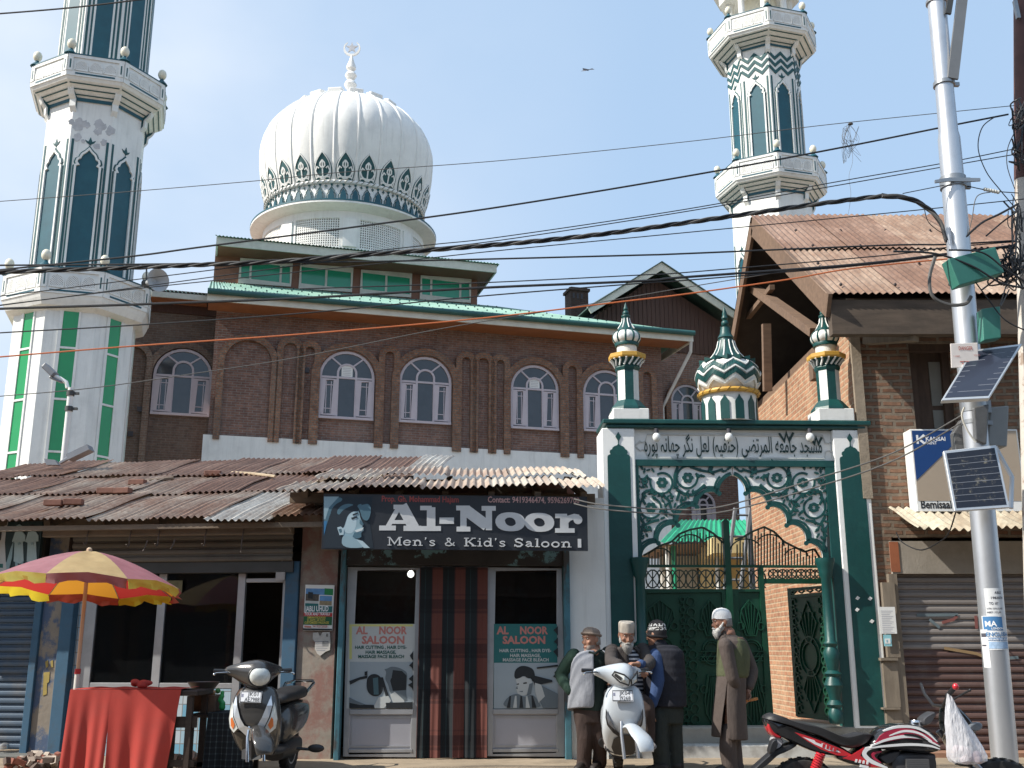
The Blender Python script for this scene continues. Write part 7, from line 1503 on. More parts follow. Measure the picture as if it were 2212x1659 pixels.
tag(mb.build('plastic_bag', remesh=.01, smooth_it=1), 'small crumpled bright green plastic bag on the low table', 'bag')
sc_ = thing('weighing_scale', 'dark weighing scale with a flared metal pan behind the carton', 'scale'); p = at(439, 1486, Y2+.3); mb = MB(); mb.lathe([(.1, -.03), (.12, .0), (.165, .06), (.16, .062), (.1, .0)], M('scale pan', (.10, .075, .065), .4, .2, metal=.3), 16, p); mb.build('pan', sc_); mb = MB(); mb.box(p.x-.08, p.x+.08, p.y-.06, p.y+.06, zt2+.008, p.z-.06, DKBOX); mb.lathe([(.03, 0), (.03, .04)], DKBOX, 10, (p.x, p.y, p.z-.062)); mb.build('scale_body', sc_)
# rubble by the ledge and under the stall
mb0 = None
RUB = [M('rubble brick', (.26, .10, .07), .9, .3, 8), M('rubble pale', (.42, .36, .30), .9, .25, 8), M('rubble dark', (.12, .09, .075), .9, .3, 8), M('litter pink', (.5, .34, .28), .7, .3, 20)]
mb = MB(); rr_ = random.Random(8)
for i in range(150):
    px = rr_.uniform(52, 132) if i < 80 else rr_.uniform(392, 452); p = at(px, rr_.uniform(1638, 1660), 11.6); z = gz(11.4); r_ = rr_.uniform(.018, .055)
    M_ = Matrix.Translation((p.x, 11.2+rr_.uniform(0, .6), z+r_*.6+rr_.uniform(0, .09))) @ Matrix.Rotation(rr_.uniform(0, 3), 4, (rr_.random(), rr_.random(), rr_.random()+.1))
    mb.box(-r_, r_, -r_*.7, r_*.7, -r_*.5, r_*.5, rr_.choice(RUB[:3] if i < 80 else [RUB[3], RUB[1], RUB[1]]), M_)
o = mb.build('rubble'); o['kind'] = 'stuff'; o['label'] = 'broken brick rubble and litter along the foot of the shops'; o['category'] = 'rubble'

# ------------------------------------------------------------------ vehicles
RUBBER = M('tyre rubber', (.02, .02, .021), .8, .2, 8, dirt=(.10, .085, .07), damt=.5, ds=5); CHRB = M('sky bright trim', (.62, .66, .72), .25, .1, metal=.5); CHROME = M('chrome', (.62, .63, .65), .12, .03, metal=1.); BLKP = M('black plastic', (.016, .016, .018), .45, .15, 6); ALLOY = M('alloy wheel', (.42, .43, .45), .35, .08, metal=.8); SEATB = M('seat vinyl', (.02, .019, .02), .5, .15, 9, bump=.2, bs=90)
LENS = M('clear lens', (.55, .57, .55), .08, .25, 14, spec=.9); AMBER = M('amber lens', (.60, .16, .04), .15, .15, 20); PLATEW = M('plate white', (.66, .67, .70), .4, .04); REDL = M('red lens', (.45, .02, .03), .15, .2, 12)
def wheel(par, c, r, wd, name='wheel', ax='x', spokes=5):
    o = thing_part(name, par); o.matrix_local = Matrix.Translation(c) @ (Matrix.Rotation(pi/2, 4, 'Y') if ax == 'x' else Matrix.Rotation(pi/2, 4, 'X'))
    mb = MB(); h = wd/2; mb.lathe([(r*.66, -h*.7), (r*.8, -h), (r*.93, -h*.9), (r, -h*.4), (r, h*.4), (r*.93, h*.9), (r*.8, h), (r*.66, h*.7)], RUBBER, 40)
    for i in range(26):
        for s_ in (-1, 1): a = 2*pi*(i+.25*s_)/26; mb.box(r*.975, r*1.012, -.014, .014, s_*h*.12, s_*h*.8, RUBBER, Matrix.Rotation(a, 4, 'Z'))
    mb.build('tyre', o)
    mb = MB(); mb.lathe([(r*.6, -h*.7), (r*.67, -h*.75), (r*.67, h*.75), (r*.6, h*.7), (r*.58, 0)], ALLOY, 32); mb.lathe([(.04, -h), (.04, h)], ALLOY, 14)
    for i in range(spokes): mb.box(.02, r*.62, -.022, .022, -h*.45, h*.45, ALLOY, Matrix.Rotation(2*pi*i/spokes, 4, 'Z'))
    mb.lathe([(r*.36, -h*.25), (r*.36, h*.25)], M('brake disc', (.16, .16, .17), .4, metal=.6), 24); mb.build('rim', o); return o
def sring(hw, yf, yb, z, n=20, e=.75):
    ym, hd = (yf+yb)/2, (yb-yf)/2; out = []
    for i in range(n):
        a = 2*pi*i/n; ca, sa = cos(a), sin(a); out.append((hw*(abs(ca)**e)*(1 if ca >= 0 else -1), ym+hd*(abs(sa)**e)*(1 if sa >= 0 else -1), z))
    return out
def yring(y, hw, z0, z1, n=20, e=.7, cx=0):
    zm, hd = (z0+z1)/2, (z1-z0)/2; out = []
    for i in range(n):
        a = 2*pi*i/n; ca, sa = cos(a), sin(a); out.append((cx+hw*(abs(ca)**e)*(1 if ca >= 0 else -1), y, zm+hd*(abs(sa)**e)*(1 if sa >= 0 else -1)))
    return out
APRS = {'grey': [(.24, .15, .22, .40), (.34, .20, .13, .36), (.46, .235, .05, .32), (.58, .24, .02, .29), (.68, .23, .02, .26), (.80, .205, .05, .25), (.88, .15, .09, .24)], 'white': [(.20, .12, .30, .42), (.31, .185, .22, .38), (.44, .215, .09, .33), (.56, .21, .04, .3), (.68, .20, .03, .27), (.80, .18, .05, .25), (.88, .125, .09, .24)]}
APR = APRS['grey']
def afront(x, z):
    for a, b in zip(APR, APR[1:]):
        if a[0] <= z <= b[0]:
            t = (z-a[0])/(b[0]-a[0]); hw, yf, yb = [a[i]+(b[i]-a[i])*t for i in (1, 2, 3)]
            q = min(.999, abs(x)/hw); s_ = (1-q**(2/.75))**(.75/2); return (yf+yb)/2-(yb-yf)/2*s_
    return .1
def scooter(label, mtx, paint, plate, steer, kind, group=None):
    global APR
    APR = APRS[kind]; o = thing('scooter', label, 'scooter', mtx)
    mb = MB(); mb.loft([sring(hw, yf, yb, z) for z, hw, yf, yb in APR], paint); ap_ = mb.build('apron', o, sub=1)
    def patch(pts, m_, off, name, sides=(1, -1)):
        for s_ in sides:
            mbx = MB()
            P = [Vector((s_*x, afront(s_*x, z)-off, z)) for x, z in pts]; c = sum(P, Vector())/len(P); c.y = afront(c.x, c.z)-off
            mbx.add([c]+P, [(0, i+1, (i+1) % len(P)+1) for i in range(len(P))], m_); mbx.build(name, o)
    patch([(0, .22), (.09, .23), (.12, .30), (.10, .38), (.05, .41), (0, .42)], BLKP, .012, 'wheel_well')
    if kind == 'grey':
        mb = MB(); lad = [((0, .50), (0, .36)), ((.06, .525), (.045, .43)), ((.10, .59), (.115, .495)), ((.14, .70), (.165, .60)), ((.165, .79), (.185, .70))]
        for s_ in (1, -1):
            for (a, b), (c, d) in zip(lad, lad[1:]): mb.add([(s_*x, afront(s_*x, z)-.016, z) for x, z in (a, b, d, c)], [(0, 1, 2, 3)], CHRB)  # V trim carries the sky's reflection in its pale bluish colour
        mb.build('chrome_trim', o)
        patch([(.125, .50), (.175, .60), (.195, .73), (.212, .68), (.228, .58), (.215, .50), (.17, .46)], LENS, .014, 'indicator')
        patch([(.155, .53), (.185, .60), (.2, .58), (.2, .52), (.175, .49)], AMBER, .018, 'amber_lens')
        patch([(.02, .37), (.07, .45), (.13, .47), (.17, .455), (.12, .42), (.05, .36)], BLKP, .01, 'grille')
    else:
        patch([(.04, .42), (.08, .43), (.13, .52), (.165, .64), (.172, .66), (.178, .58), (.165, .51), (.11, .44), (.05, .40)], BLKP, .012, 'indicator')
        patch([(.085, .46), (.13, .55), (.165, .63), (.168, .58), (.15, .52)], M('smoked lens', (.10, .11, .13), .1, spec=.9), .016, 'lens')
        patch([(.015, .30), (.05, .38), (.07, .5), (.09, .38), (.07, .32)], M('paint shade', (.40, .42, .45), .3, .03), .008, 'front_crease')
    mb = MB(); zpl = .775; mb.box(-.1, .1, -.004, .004, -.052, .052, PLATEW); mb.strip(rect(-.094, .094, -.046, .046), .005, -.0055, -.0041, BLKP, True)
    for t, z, x0, w_ in ((plate[0], .006, -.028, .1), (plate[1], -.04, -.055 if len(plate[1]) > 5 else -.03, .14 if len(plate[1]) > 5 else .105)): mb.text(t, x0, z, .036, BLKP, y0=-.006, width=w_, bold=0)
    for z in (.02, .01, .0): mb.box(-.088, -.07, -.006, -.0041, z, z+.006, M('plate ink', (.2, .2, .3), .6))
    pl_ = mb.build('number_plate', o); pl_.matrix_local = Matrix.Translation((-.015, afront(0, zpl)-.022, zpl)) @ Matrix.Rotation(radians(-14), 4, 'X')
    # steering group: fender, wheel, cowl, handlebar
    S = Matrix.Translation((0, .12, 0)) @ Matrix.Rotation(steer, 4, 'Z') @ Matrix.Translation((0, -.12, 0))
    wr = .225; w_ = wheel(o, (0, 0, wr), wr, .10); w_.matrix_local = S @ w_.matrix_local
    mb = MB(); rings = []
    for i in range(13):
        a = radians(14+ 120*i/12); rad = wr+.035+.012*sin(i); cy, cz = -cos(a), sin(a); hw = .055+.04*sin(pi*min(1, (i+1.2)/9)); ring = []
        for k in range(9): q = pi*k/8; ring.append((hw*cos(q), (rad+.035*sin(q))*cy, wr+(rad+.035*sin(q))*cz))
        rings.append(ring)
    mb.loft(rings, paint, closed=False, caps=False); f_ = mb.build('front_fender', o, solid=.008, sub=1); f_.matrix_local = S
    mb = MB(); 
    for s_ in (-1, 1): mb.tube([(s_*.075, .01, wr-.01), (s_*.075, .05, .42), (s_*.05, .09, .55)], .016, ALLOY if kind != 'grey' else CHROME, 10)
    mb.build('fork', o).matrix_local = S
    mb = MB(); prof = [(-.28, .03, .03, .235, 1.01), (-.22, .06, .055, .22, 1.0), (-.14, .115, .095, .17, .98), (-.07, .155, .12, .12, .965), (0, .165, .128, .10, .96), (.07, .155, .12, .12, .965), (.14, .115, .095, .17, .98), (.22, .06, .055, .22, 1.0), (.28, .03, .03, .235, 1.01)]
    ck = .88 if kind == 'grey' else .78; prof = [(x*(ck if abs(x) < .25 else 1), ry*ck, rz*ck, .2+(yc-.2)*ck, zc_1-.02*(kind != 'grey')) for x, ry, rz, yc, zc_1 in prof]
    mb.loft([[(x, yc+ry*cos(2*pi*k/16), zc_1+rz*sin(2*pi*k/16)+(.04*sin(2*pi*k/16) if sin(2*pi*k/16) > 0 else -.02*abs(sin(2*pi*k/16)))*(1-abs(x)/.3)) for k in range(16)] for x, ry, rz, yc, zc_1 in prof], paint); cw = mb.build('head_cowl', o, sub=1); cw.matrix_local = S
    for s_ in (-1, 1): mb = MB(); mb.tube([(s_*.37, .26, 1.005), (s_*.25, .235, 1.0)], .019, BLKP, 10); mb.build('grip', o).matrix_local = S
    mb = MB()
    for s_ in (-1, 1): mb.tube([(s_*.22, .19, .985), (s_*.27, .18, .99), (s_*.36, .2, .985), (s_*.375, .205, .975)], .0075, CHROME, 6); mb.ball((s_*.375, .205, .975), .012, CHROME, 8)
    mb.build('brake_lever', o).matrix_local = S
    if kind == 'grey':
        mb = MB(); mb.ball((0, .03, .955), 1, LENS, 20, sx=.10, sy=.065, sz=.085); mb.lathe([(0.112, -.004), (.112, .004)], BLKP, 24) if False else None
        h_ = mb.build('headlight', o); h_.matrix_local = S
        mb = MB(); mb.tube([(.103*cos(2*pi*i/28), .03, .955+.088*sin(2*pi*i/28)) for i in range(28)], .009, BLKP, 6, closed=True); mb.build('headlight_rim', o).matrix_local = S
        mb = MB(); mb.ball((0, .1, 1.055), 1, BLKP, 14, sx=.1, sy=.08, sz=.03); mb.build('visor', o).matrix_local = S
    else:
        for s_ in (-1, 1):
            mb = MB(); P = [(s_*x*.85, .2+(y-.2)*.79, z-.025) for x, y, z in [(.008, -.068, .945), (.07, -.055, .99), (.15, .03, 1.02), (.165, .06, .99), (.11, -.02, .925), (.02, -.06, .895)]]; c = (s_*.068, -.01, .925); mb.add([c]+P, [(0, i+1, (i+1) % 6+1) for i in range(6)], LENS); lo = mb.build('headlight', o); lo.matrix_local = S
            mb = MB(); mb.tube(P, .008, BLKP, 6, closed=True); mb.add([(s_*x*.85, .2+(y-.2)*.79-.002, z-.025) for x, y, z in ((.10, -.052, .965), (.145, .015, 1.005), (.155, .035, .985), (.11, -.03, .935))], [(0, 1, 2, 3)], BLKP); mb.build('headlight_rim', lo)
    # floor, body, seat, rear
    mb = MB(); mb.loft([yring(.28, .16, .24, .30), yring(.5, .17, .23, .29), yring(.78, .15, .24, .31)], BLKP); mb.build('footboard', o)
    mb = MB(); mb.loft([yring(.72, .12, .28, .6), yring(.8, .165, .3, .68), yring(1.05, .19, .34, .71), yring(1.3, .185, .4, .70), yring(1.55, .13, .5, .70), yring(1.68, .06, .58, .69)], paint); mb.build('side_body', o, sub=1)
    mb = MB(); mb.loft([yring(.66, .10, .68, .74), yring(.74, .135, .68, .80), yring(1.0, .145, .69, .80), yring(1.2, .15, .70, .835), yring(1.45, .13, .70, .84), yring(1.58, .07, .71, .80)], SEATB); mb.build('seat', o, sub=1)
    mb = MB(); mb.tube([(-.13, 1.35, .77), (-.15, 1.55, .85), (-.1, 1.72, .87), (.1, 1.72, .87), (.15, 1.55, .85), (.13, 1.35, .77)], .016, CHROME, 8); mb.build('grab_rail', o)
    wheel(o, (0, 1.26, wr), wr, .1); mb = MB(); mb.loft([yring(.75, .1, .15, .3), yring(1.05, .13, .15, .36), yring(1.4, .1, .17, .34)], BLKP); mb.tube([(-.16, 1.0, .27), (-.19, 1.6, .33)], .045, BLKP, 10); mb.build('engine', o)
    mb = MB(); mb.tube([(.17, .95, .25), (.3, .97, .24)], .014, BLKP, 8); mb.ball((.36, .97, .25), 1, BLKP, 12, sx=.085, sy=.03, sz=.04); mb.build('footrest', o)
    return o
GREYP = M('grey scooter paint', (.065, .062, .06), .22, .08, 3, coat=.6, metal=.35); WHITP = M('pearl scooter paint', (.47, .51, .55), .22, .04, 3, coat=.7)
p = at(541, 1600, 10.1); scooter('dark grey scooter with chrome V trim, plate JK01 AE7988, parked by the stall', Matrix.Translation((p.x, 10.05, gz(10.05))) @ Matrix.Rotation(radians(-5), 4, 'Z'), GREYP, ('JK01', 'AE7988'), radians(34), 'grey')
p = at(1350, 1600, 10.35); scooter('pearl white scooter with plate JK04 J9268 that the men stand around', Matrix.Translation((p.x, 10.3, gz(10.3))) @ Matrix.Rotation(radians(-2), 4, 'Z'), WHITP, ('JK04', 'J9268'), radians(28), 'white')
p = at(2218, 1600, 11.6); scooter('brown grey scooter cut by the right edge behind the old pole', Matrix.Translation((p.x+.12, 11.2, gz(11.2))) @ Matrix.Rotation(radians(-60), 4, 'Z'), M('brown scooter paint', (.13, .10, .085), .3, .08, coat=.4), ('JK01', 'B'), 0, 'grey')
for o in [x for x in bpy.data.objects if x.name.startswith('number_plate')][2:]: bpy.data.objects.remove(o)
# motorcycle, seen from its right-hand... side, nose to the right
YM = 9.0; MX, MZ = at(1800, 1600, YM).x, 0; mc = thing('motorcycle', 'red, white and black motorcycle with red rear shock at lower right', 'motorcycle', Matrix.Translation((MX, YM, 0)))
def m2(cx, cy): p = at(1584+.2838*cx, 1260+.2838*cy, YM); return (p.x-MX, p.z)
def pillow(mb, pts, hw, mat, rings=((1.0, .0), (.99, .55), (.93, .85), (.78, 1.0)), dy=0, pz=None):
    P = [Vector((*m2(*p),)) for p in pts]; P = [Vector((q[0], q[1])) for q in P]; P2 = []
    for i in range(len(P)):
        a, b, c, d = P[i-1], P[i], P[(i+1) % len(P)], P[(i+2) % len(P)]
        for t in (0, .33, .67): P2.append(.5*((2*b)+(c-a)*t+(2*a-5*b+4*c-d)*t*t+(3*b-a-3*c+d)*t**3))
    c = sum(P2, Vector((0, 0)))/len(P2); R_ = []
    seq = [(k, -w_) for k, w_ in rings[::-1]]+[(k, w_) for k, w_ in rings[1:]]
    for k, w_ in seq: R_.append([(c.x+(q.x-c.x)*k, dy+w_*hw, c.y+(q.y-c.y)*k) for q in P2])
    return mb.loft(R_, mat)
BLKG = M('gloss black', (.012, .012, .014), .18, .1, coat=.6); MRED = M('motorcycle red', (.50, .02, .03), .22, .06, coat=.6); MCRIM = M('motorcycle crimson', (.36, .02, .055), .22, .06, coat=.6); MWHT = M('motorcycle white', (.72, .72, .72), .25, .03, coat=.5); MGRY = M('dark grey plastic', (.045, .045, .05), .4, .1)
mb = MB(); pillow(mb, [(225, 1025), (285, 985), (345, 1015), (470, 1050), (560, 1068), (640, 1088), (740, 1130), (830, 1165), (900, 1175), (990, 1155), (1045, 1145), (1005, 1210), (920, 1247), (850, 1250), (760, 1220), (620, 1155), (480, 1110), (350, 1060)], .12, SEATB); mb.build('seat', mc)
mb = MB(); pillow(mb, [(230, 1030), (345, 1050), (480, 1105), (650, 1170), (780, 1225), (900, 1300), (890, 1322), (760, 1312), (620, 1285), (480, 1230), (370, 1175), (270, 1125)], .10, BLKG); tl_ = mb.build('tail_fairing', mc)
kq = [0]
def decal(pts, m_, y=-.1): kq[0] += 1; mbd.poly([m2(*p) for p in pts], y-.0008*kq[0], y+.01, m_)
mbd = MB(); decal([(440, 1125), (560, 1160), (700, 1215), (800, 1255), (900, 1312), (760, 1300), (640, 1255), (540, 1195)], MRED); decal([(500, 1160), (620, 1195), (740, 1245), (790, 1280), (700, 1265), (590, 1215)], MWHT); decal([(590, 1185), (650, 1200), (640, 1215), (600, 1200)], MRED)
for i, x in enumerate((655, 685, 712, 740)): decal([(x, 1212+9*i), (x+20, 1218+9*i), (x+12, 1246+9*i), (x-6, 1240+9*i)], MRED)
mbd.build('tail_graphic', mc)
mb = MB(); pillow(mb, [(240, 1060), (290, 1075), (370, 1115), (345, 1178), (275, 1150)], .085, REDL); mb.build('tail_lamp', mc)
mb = MB(); pillow(mb, [(285, 1180), (330, 1150), (370, 1200), (345, 1250), (300, 1260), (290, 1220)], .06, M('smoked clear', (.4, .4, .42), .15, .2)); pillow(mb, [(265, 1190), (300, 1175), (305, 1230), (265, 1285), (240, 1270)], .05, BLKP, dy=-.1); mb.build('rear_indicator', mc)
mb = MB(); pillow(mb, [(440, 1205), (480, 1225), (400, 1270), (330, 1300), (230, 1390), (130, 1450), (90, 1460), (190, 1360), (320, 1255)], .07, BLKP); mb.build('rear_mudguard', mc)
mb = MB(); pillow(mb, [(1000, 1220), (1040, 1165), (1090, 1110), (1160, 1080), (1240, 1065), (1330, 1065), (1400, 1080), (1460, 1110), (1520, 1165), (1538, 1220), (1530, 1272), (1400, 1287), (1250, 1268), (1110, 1258)], .14, BLKG); mb.build('fuel_tank', mc)
def tst(pts, wd, m_, y): 
    kq[0] += 1; q = smoothline([(*m2(*p), 0) for p in pts], 5); n = len(q); mbd.strip([(a.x, a.y) for a in q], wd, y-.0008*kq[0], y+.03, m_, taper=[max(.12, sin(pi*(.08+.86*i/(n-1)))**.7) for i in range(n)])
mbd = MB(); decal([(1030, 1215), (1075, 1150), (1130, 1110), (1220, 1090), (1320, 1100), (1440, 1150), (1515, 1215), (1400, 1180), (1260, 1170), (1120, 1195)], MCRIM, -.137)
tst([(1100, 1115), (1200, 1085), (1320, 1085), (1420, 1125), (1500, 1195)], .02, MWHT, -.137); tst([(1140, 1150), (1250, 1115), (1360, 1130), (1460, 1190)], .018, MWHT, -.137); tst([(1010, 1225), (1120, 1180), (1260, 1155), (1390, 1170), (1520, 1230)], .022, MWHT, -.137); tst([(1000, 1240), (1130, 1225), (1300, 1215), (1440, 1225), (1520, 1250)], .02, MWHT, -.137); tst([(1250, 1140), (1340, 1150), (1430, 1190)], .02, BLKG, -.138); mbd.build('tank_graphic', mc)
mb = MB(); pillow(mb, [(750, 1310), (880, 1290), (990, 1215), (1110, 1258), (1080, 1310), (1100, 1350), (1145, 1395), (1000, 1395), (850, 1365)], .11, BLKG); mb.build('side_cover', mc)
mbd = MB(); decal([(880, 1290), (960, 1240), (930, 1300), (990, 1345), (1100, 1390), (1010, 1385), (900, 1345), (800, 1320)], MRED, -.112); tst([(1060, 1235), (985, 1250), (960, 1290), (1000, 1335), (1060, 1365), (1135, 1393)], .034, MWHT, -.113); tst([(1090, 1270), (1030, 1285), (1035, 1320), (1085, 1355)], .02, MCRIM, -.114)
for i, x in enumerate((895, 922, 950, 978)): decal([(x, 1325+5*i), (x+14, 1328+5*i), (x+8, 1352+5*i), (x-6, 1349+5*i)], MWHT, -.114)
decal([(928, 1366), (990, 1378), (988, 1398), (926, 1386)], MWHT, -.114); mbd.build('side_graphic', mc)
mb = MB(); pillow(mb, [(1080, 1305), (1240, 1262), (1225, 1310), (1190, 1350), (1140, 1370), (1100, 1345)], .1, MGRY); mb.build('air_cover', mc)
mb = MB(); pillow(mb, [(1200, 1290), (1480, 1285), (1520, 1330), (1500, 1440), (1250, 1500), (1180, 1420)], .1, MGRY)
for i in range(6): z = m2(1300, 1330+14*i)[1]; x0, x1 = m2(1270, 1300)[0], m2(1440, 1300)[0]; mb.box(x0, x1, -.13, .13, z-.008, z+.004, M('engine fins', (.14, .14, .145), .5, metal=.5))
mb.build('engine', mc)
mb = MB(); a, b = m2(635, 1285), m2(575, 1440); mb.tube([(a[0], -.12, a[1]), (b[0], -.12, b[1])], .018, BLKP, 8); n = 90; d = Vector((b[0]-a[0], 0, b[1]-a[1])); u_ = Vector((-d.z, 0, d.x)).normalized()
mb.tube([Vector((a[0], -.12, a[1]))+d*(i/n)+(u_*cos(i*.62)+Vector((0, 1, 0))*sin(i*.62))*.032 for i in range(n+1)], .009, MRED, 6); mb.build('rear_shock', mc)
a = at(1733, 1636, YM); wheel(mc, (a.x-MX, 0, a.z-.305), .305, .11, ax='y'); b = m2(1830, 1700); wheel(mc, (m2(1860, 1)[0]+.02, 0, a.z-.305), .3, .09, ax='y')
mb = MB(); fx_, fz_ = m2(1610, 1180); ex = m2(1860, 1)[0]+.02
for s_ in (-1, 1): mb.tube([(fx_-.02, s_*.085, fz_+.05), (ex, s_*.085, a.z-.3)], .022, M('fork steel', (.3, .3, .32), .3, metal=.7), 10)
mb.build('fork', mc)
mb = MB(); pillow(mb, [(1780, 1290), (1870, 1260), (1850, 1330), (1800, 1390), (1700, 1385), (1720, 1350)], .06, BLKP); mb.build('front_mudguard', mc)
mb = MB(); pillow(mb, [(1610, 915), (1680, 935), (1750, 1000), (1800, 1070), (1820, 1150), (1820, 1260), (1760, 1290), (1640, 1250), (1600, 1120), (1590, 1000)], .11, BLKG); mb.build('headlamp_cowl', mc)
mb = MB(); pillow(mb, [(1720, 1080), (1770, 1045), (1812, 1055), (1815, 1090), (1780, 1112), (1740, 1105)], .035, M('indicator grey', (.16, .17, .18), .3, spec=.8), dy=-.17); mb.build('front_indicator', mc)
mb = MB(); g0, g1, h0 = m2(1553, 775), m2(1540, 850), m2(1570, 1050); mb.tube([(g0[0], -.36, g0[1]), (g1[0], -.24, g1[1])], .02, BLKP, 10); mb.lathe([(.0, -.01), (.024, -.01), (.026, .02), (.0, .02)], MRED, 12, (0, 0, 0)) if False else mb.ball((g0[0], -.37, g0[1]), .027, MRED, 10); mb.tube([(g1[0], -.24, g1[1]), (h0[0], -.1, h0[1]+.12), (h0[0], .1, h0[1]+.12), (g1[0], .24, g1[1]), (g0[0], .36, g0[1])], .013, BLKP, 8); mb.build('handlebar', mc)
mb = MB(); l0, l1 = m2(1590, 860), m2(1672, 802); mb.tube([(l0[0], -.2, l0[1]-.02), ((l0[0]+l1[0])/2, -.26, (l0[1]+l1[1])/2-.01), (l1[0], -.33, l1[1])], .008, BLKP, 6); mb.ball((l1[0], -.33, l1[1]), .012, BLKP, 8); mb.build('brake_lever', mc)
mb = MB(); q = m2(1390, 1050); mb.lathe([(.05, -.03), (.055, 0), (.045, .02)], CHROME, 16, (q[0], 0, q[1]-.01)); pillow(mb, [(1420, 1030), (1500, 975), (1515, 1000), (1480, 1060), (1430, 1080)], .08, MGRY); mb.build('instrument', mc)
# plastic bag on the handlebar
m, N, L, b = newmat('thin plastic'); b.inputs['Base Color'].default_value = (.80, .80, .84, 1); b.inputs['Roughness'].default_value = .25; b.inputs['Alpha'].default_value = .55; b.inputs['Specular IOR Level'].default_value = .7
co = N.new('ShaderNodeTexCoord').outputs['Object']; bp = nnode(N, 'ShaderNodeBump', Strength=.9, Distance=.02); L.new(noise(N, L, co, 9, 3, .5, (5, 5, 1)), bp.inputs['Height']); L.new(bp.outputs[0], b.inputs['Normal'])
mb = MB(); lev = [(1535, 832, .012, .01), (1545, 880, .03, .02), (1560, 960, .055, .04), (1590, 1050, .085, .06), (1625, 1140, .11, .075), (1655, 1220, .135, .085), (1675, 1290, .15, .085), (1680, 1325, .14, .075), (1680, 1340, .10, .05)]
rings = []
for cx, cy, hw, hd in lev:
    x, z = m2(cx, cy); rings.append([(x+hw*(1+.10*sin(7*q+cy*.01))*cos(q), -.28+hd*(1+.14*sin(5*q+cy*.013))*sin(q), z+.006*sin(6*q)) for q in [2*pi*k/28 for k in range(28)]])
mb.loft(rings, m); bag = tag(mb.build('carrier_bag'), 'translucent white plastic carrier bag hanging from the motorcycle handlebar', 'bag'); bag.matrix_world = mc.matrix_world.copy()
mb = MB(); pr_ = random.Random(2); PKC = M('bag contents', (.62, .50, .52), .7, .12, 8)
for i in range(9): x, z = m2(pr_.uniform(1590, 1750), pr_.uniform(1240, 1320)); mb.ball((x, -.28+pr_.uniform(-.03, .03), z), pr_.uniform(.03, .05), PKC, 10)
mb.build('contents', bag)
# ------------------------------------------------------------------ people
SKIN = M('skin tan', (.34, .175, .115), .55, .12, 9); SKIND = M('skin brown', (.26, .125, .08), .55, .12, 9); SKIND2 = M('skin weathered', (.29, .145, .095), .55, .14, 9)
GREYB = M('grey beard', (.34, .325, .30), .95, .4, 45, bump=.8, bs=120); WHITB = M('white beard', (.46, .45, .43), .95, .35, 45, bump=.8, bs=120); SHOE = M('dark shoe', (.025, .02, .018), .5, .2, 6); EYEW = M('eye white', (.55, .52, .48), .3, .02); EYEB = M('eye dark', (.02, .015, .012), .3, .1); BROW = M('brow grey', (.14, .12, .11), .9, .2)
def fabric(name, col, var=.16, wr=.45):            # woven cloth with soft creases
    m = M(name, col, .88, var, 7, dirt=[x*.7 for x in col], damt=.5, ds=2.5); N = m.node_tree.nodes; L = m.node_tree.links; b = N['Principled BSDF']; co = N.new('ShaderNodeTexCoord').outputs['Object']
    bp = nnode(N, 'ShaderNodeBump', Strength=wr, Distance=.07); L.new(noise(N, L, co, 7, 4, .55, (1, 1, .45)), bp.inputs['Height']); L.new(bp.outputs[0], b.inputs['Normal']); return m
def q1(cx, cy, Y): return at(1152+.2441*cx, 1260+.2441*cy, Y)
def V(*a): return Vector(a)
def limb(mb, pts, rad, mat, k=5, n=14):            # smooth tapering limb through joints
    P = [Vector((p.x, p.y, p.z)) for p in pts]; Q = []; R_ = []
    for i in range(len(P)-1):
        a, b, c, d = P[max(0, i-1)], P[i], P[i+1], P[min(len(P)-1, i+2)]
        for j in range(k):
            t = j/k; Q.append(.5*((2*b)+(c-a)*t*.7+(2*a-5*b+4*c-d)*t*t*.7+(3*b-a-3*c+d)*t**3*.7+(c-b)*t*.6)); Q[-1] = b.lerp(c, t)*.45+(.5*((2*b)+(c-a)*t+(2*a-5*b+4*c-d)*t*t+(3*b-a-3*c+d)*t**3))*.55; s_ = t*t*(3-2*t); R_.append(rad[i]+(rad[i+1]-rad[i])*s_)
    Q.append(P[-1]); R_.append(rad[-1]); mb.tube(Q, R_, mat, n); mb.ball(Q[-1], R_[-1]*.98, mat, 10); mb.ball(Q[0], R_[0]*.98, mat, 10)
def trunk(mb, lev, mat, yaw=0., n=24, fold=0., nf=7, ph=0.):      # stacked ellipses: (centre, half width, half depth)
    rings = []; c_, s_ = cos(yaw), sin(yaw)
    for i, (c, hw, hd) in enumerate(lev):
        ring = []
        for k in range(n):
            a = 2*pi*k/n; f = 1+fold*(i/len(lev))*sin(nf*a+ph+.4*i); x, y = hw*cos(a)*f, hd*sin(a)*f; ring.append((c.x+x*c_-y*s_, c.y+x*s_+y*c_, c.z))
        rings.append(ring)
    mb.loft(rings, mat)
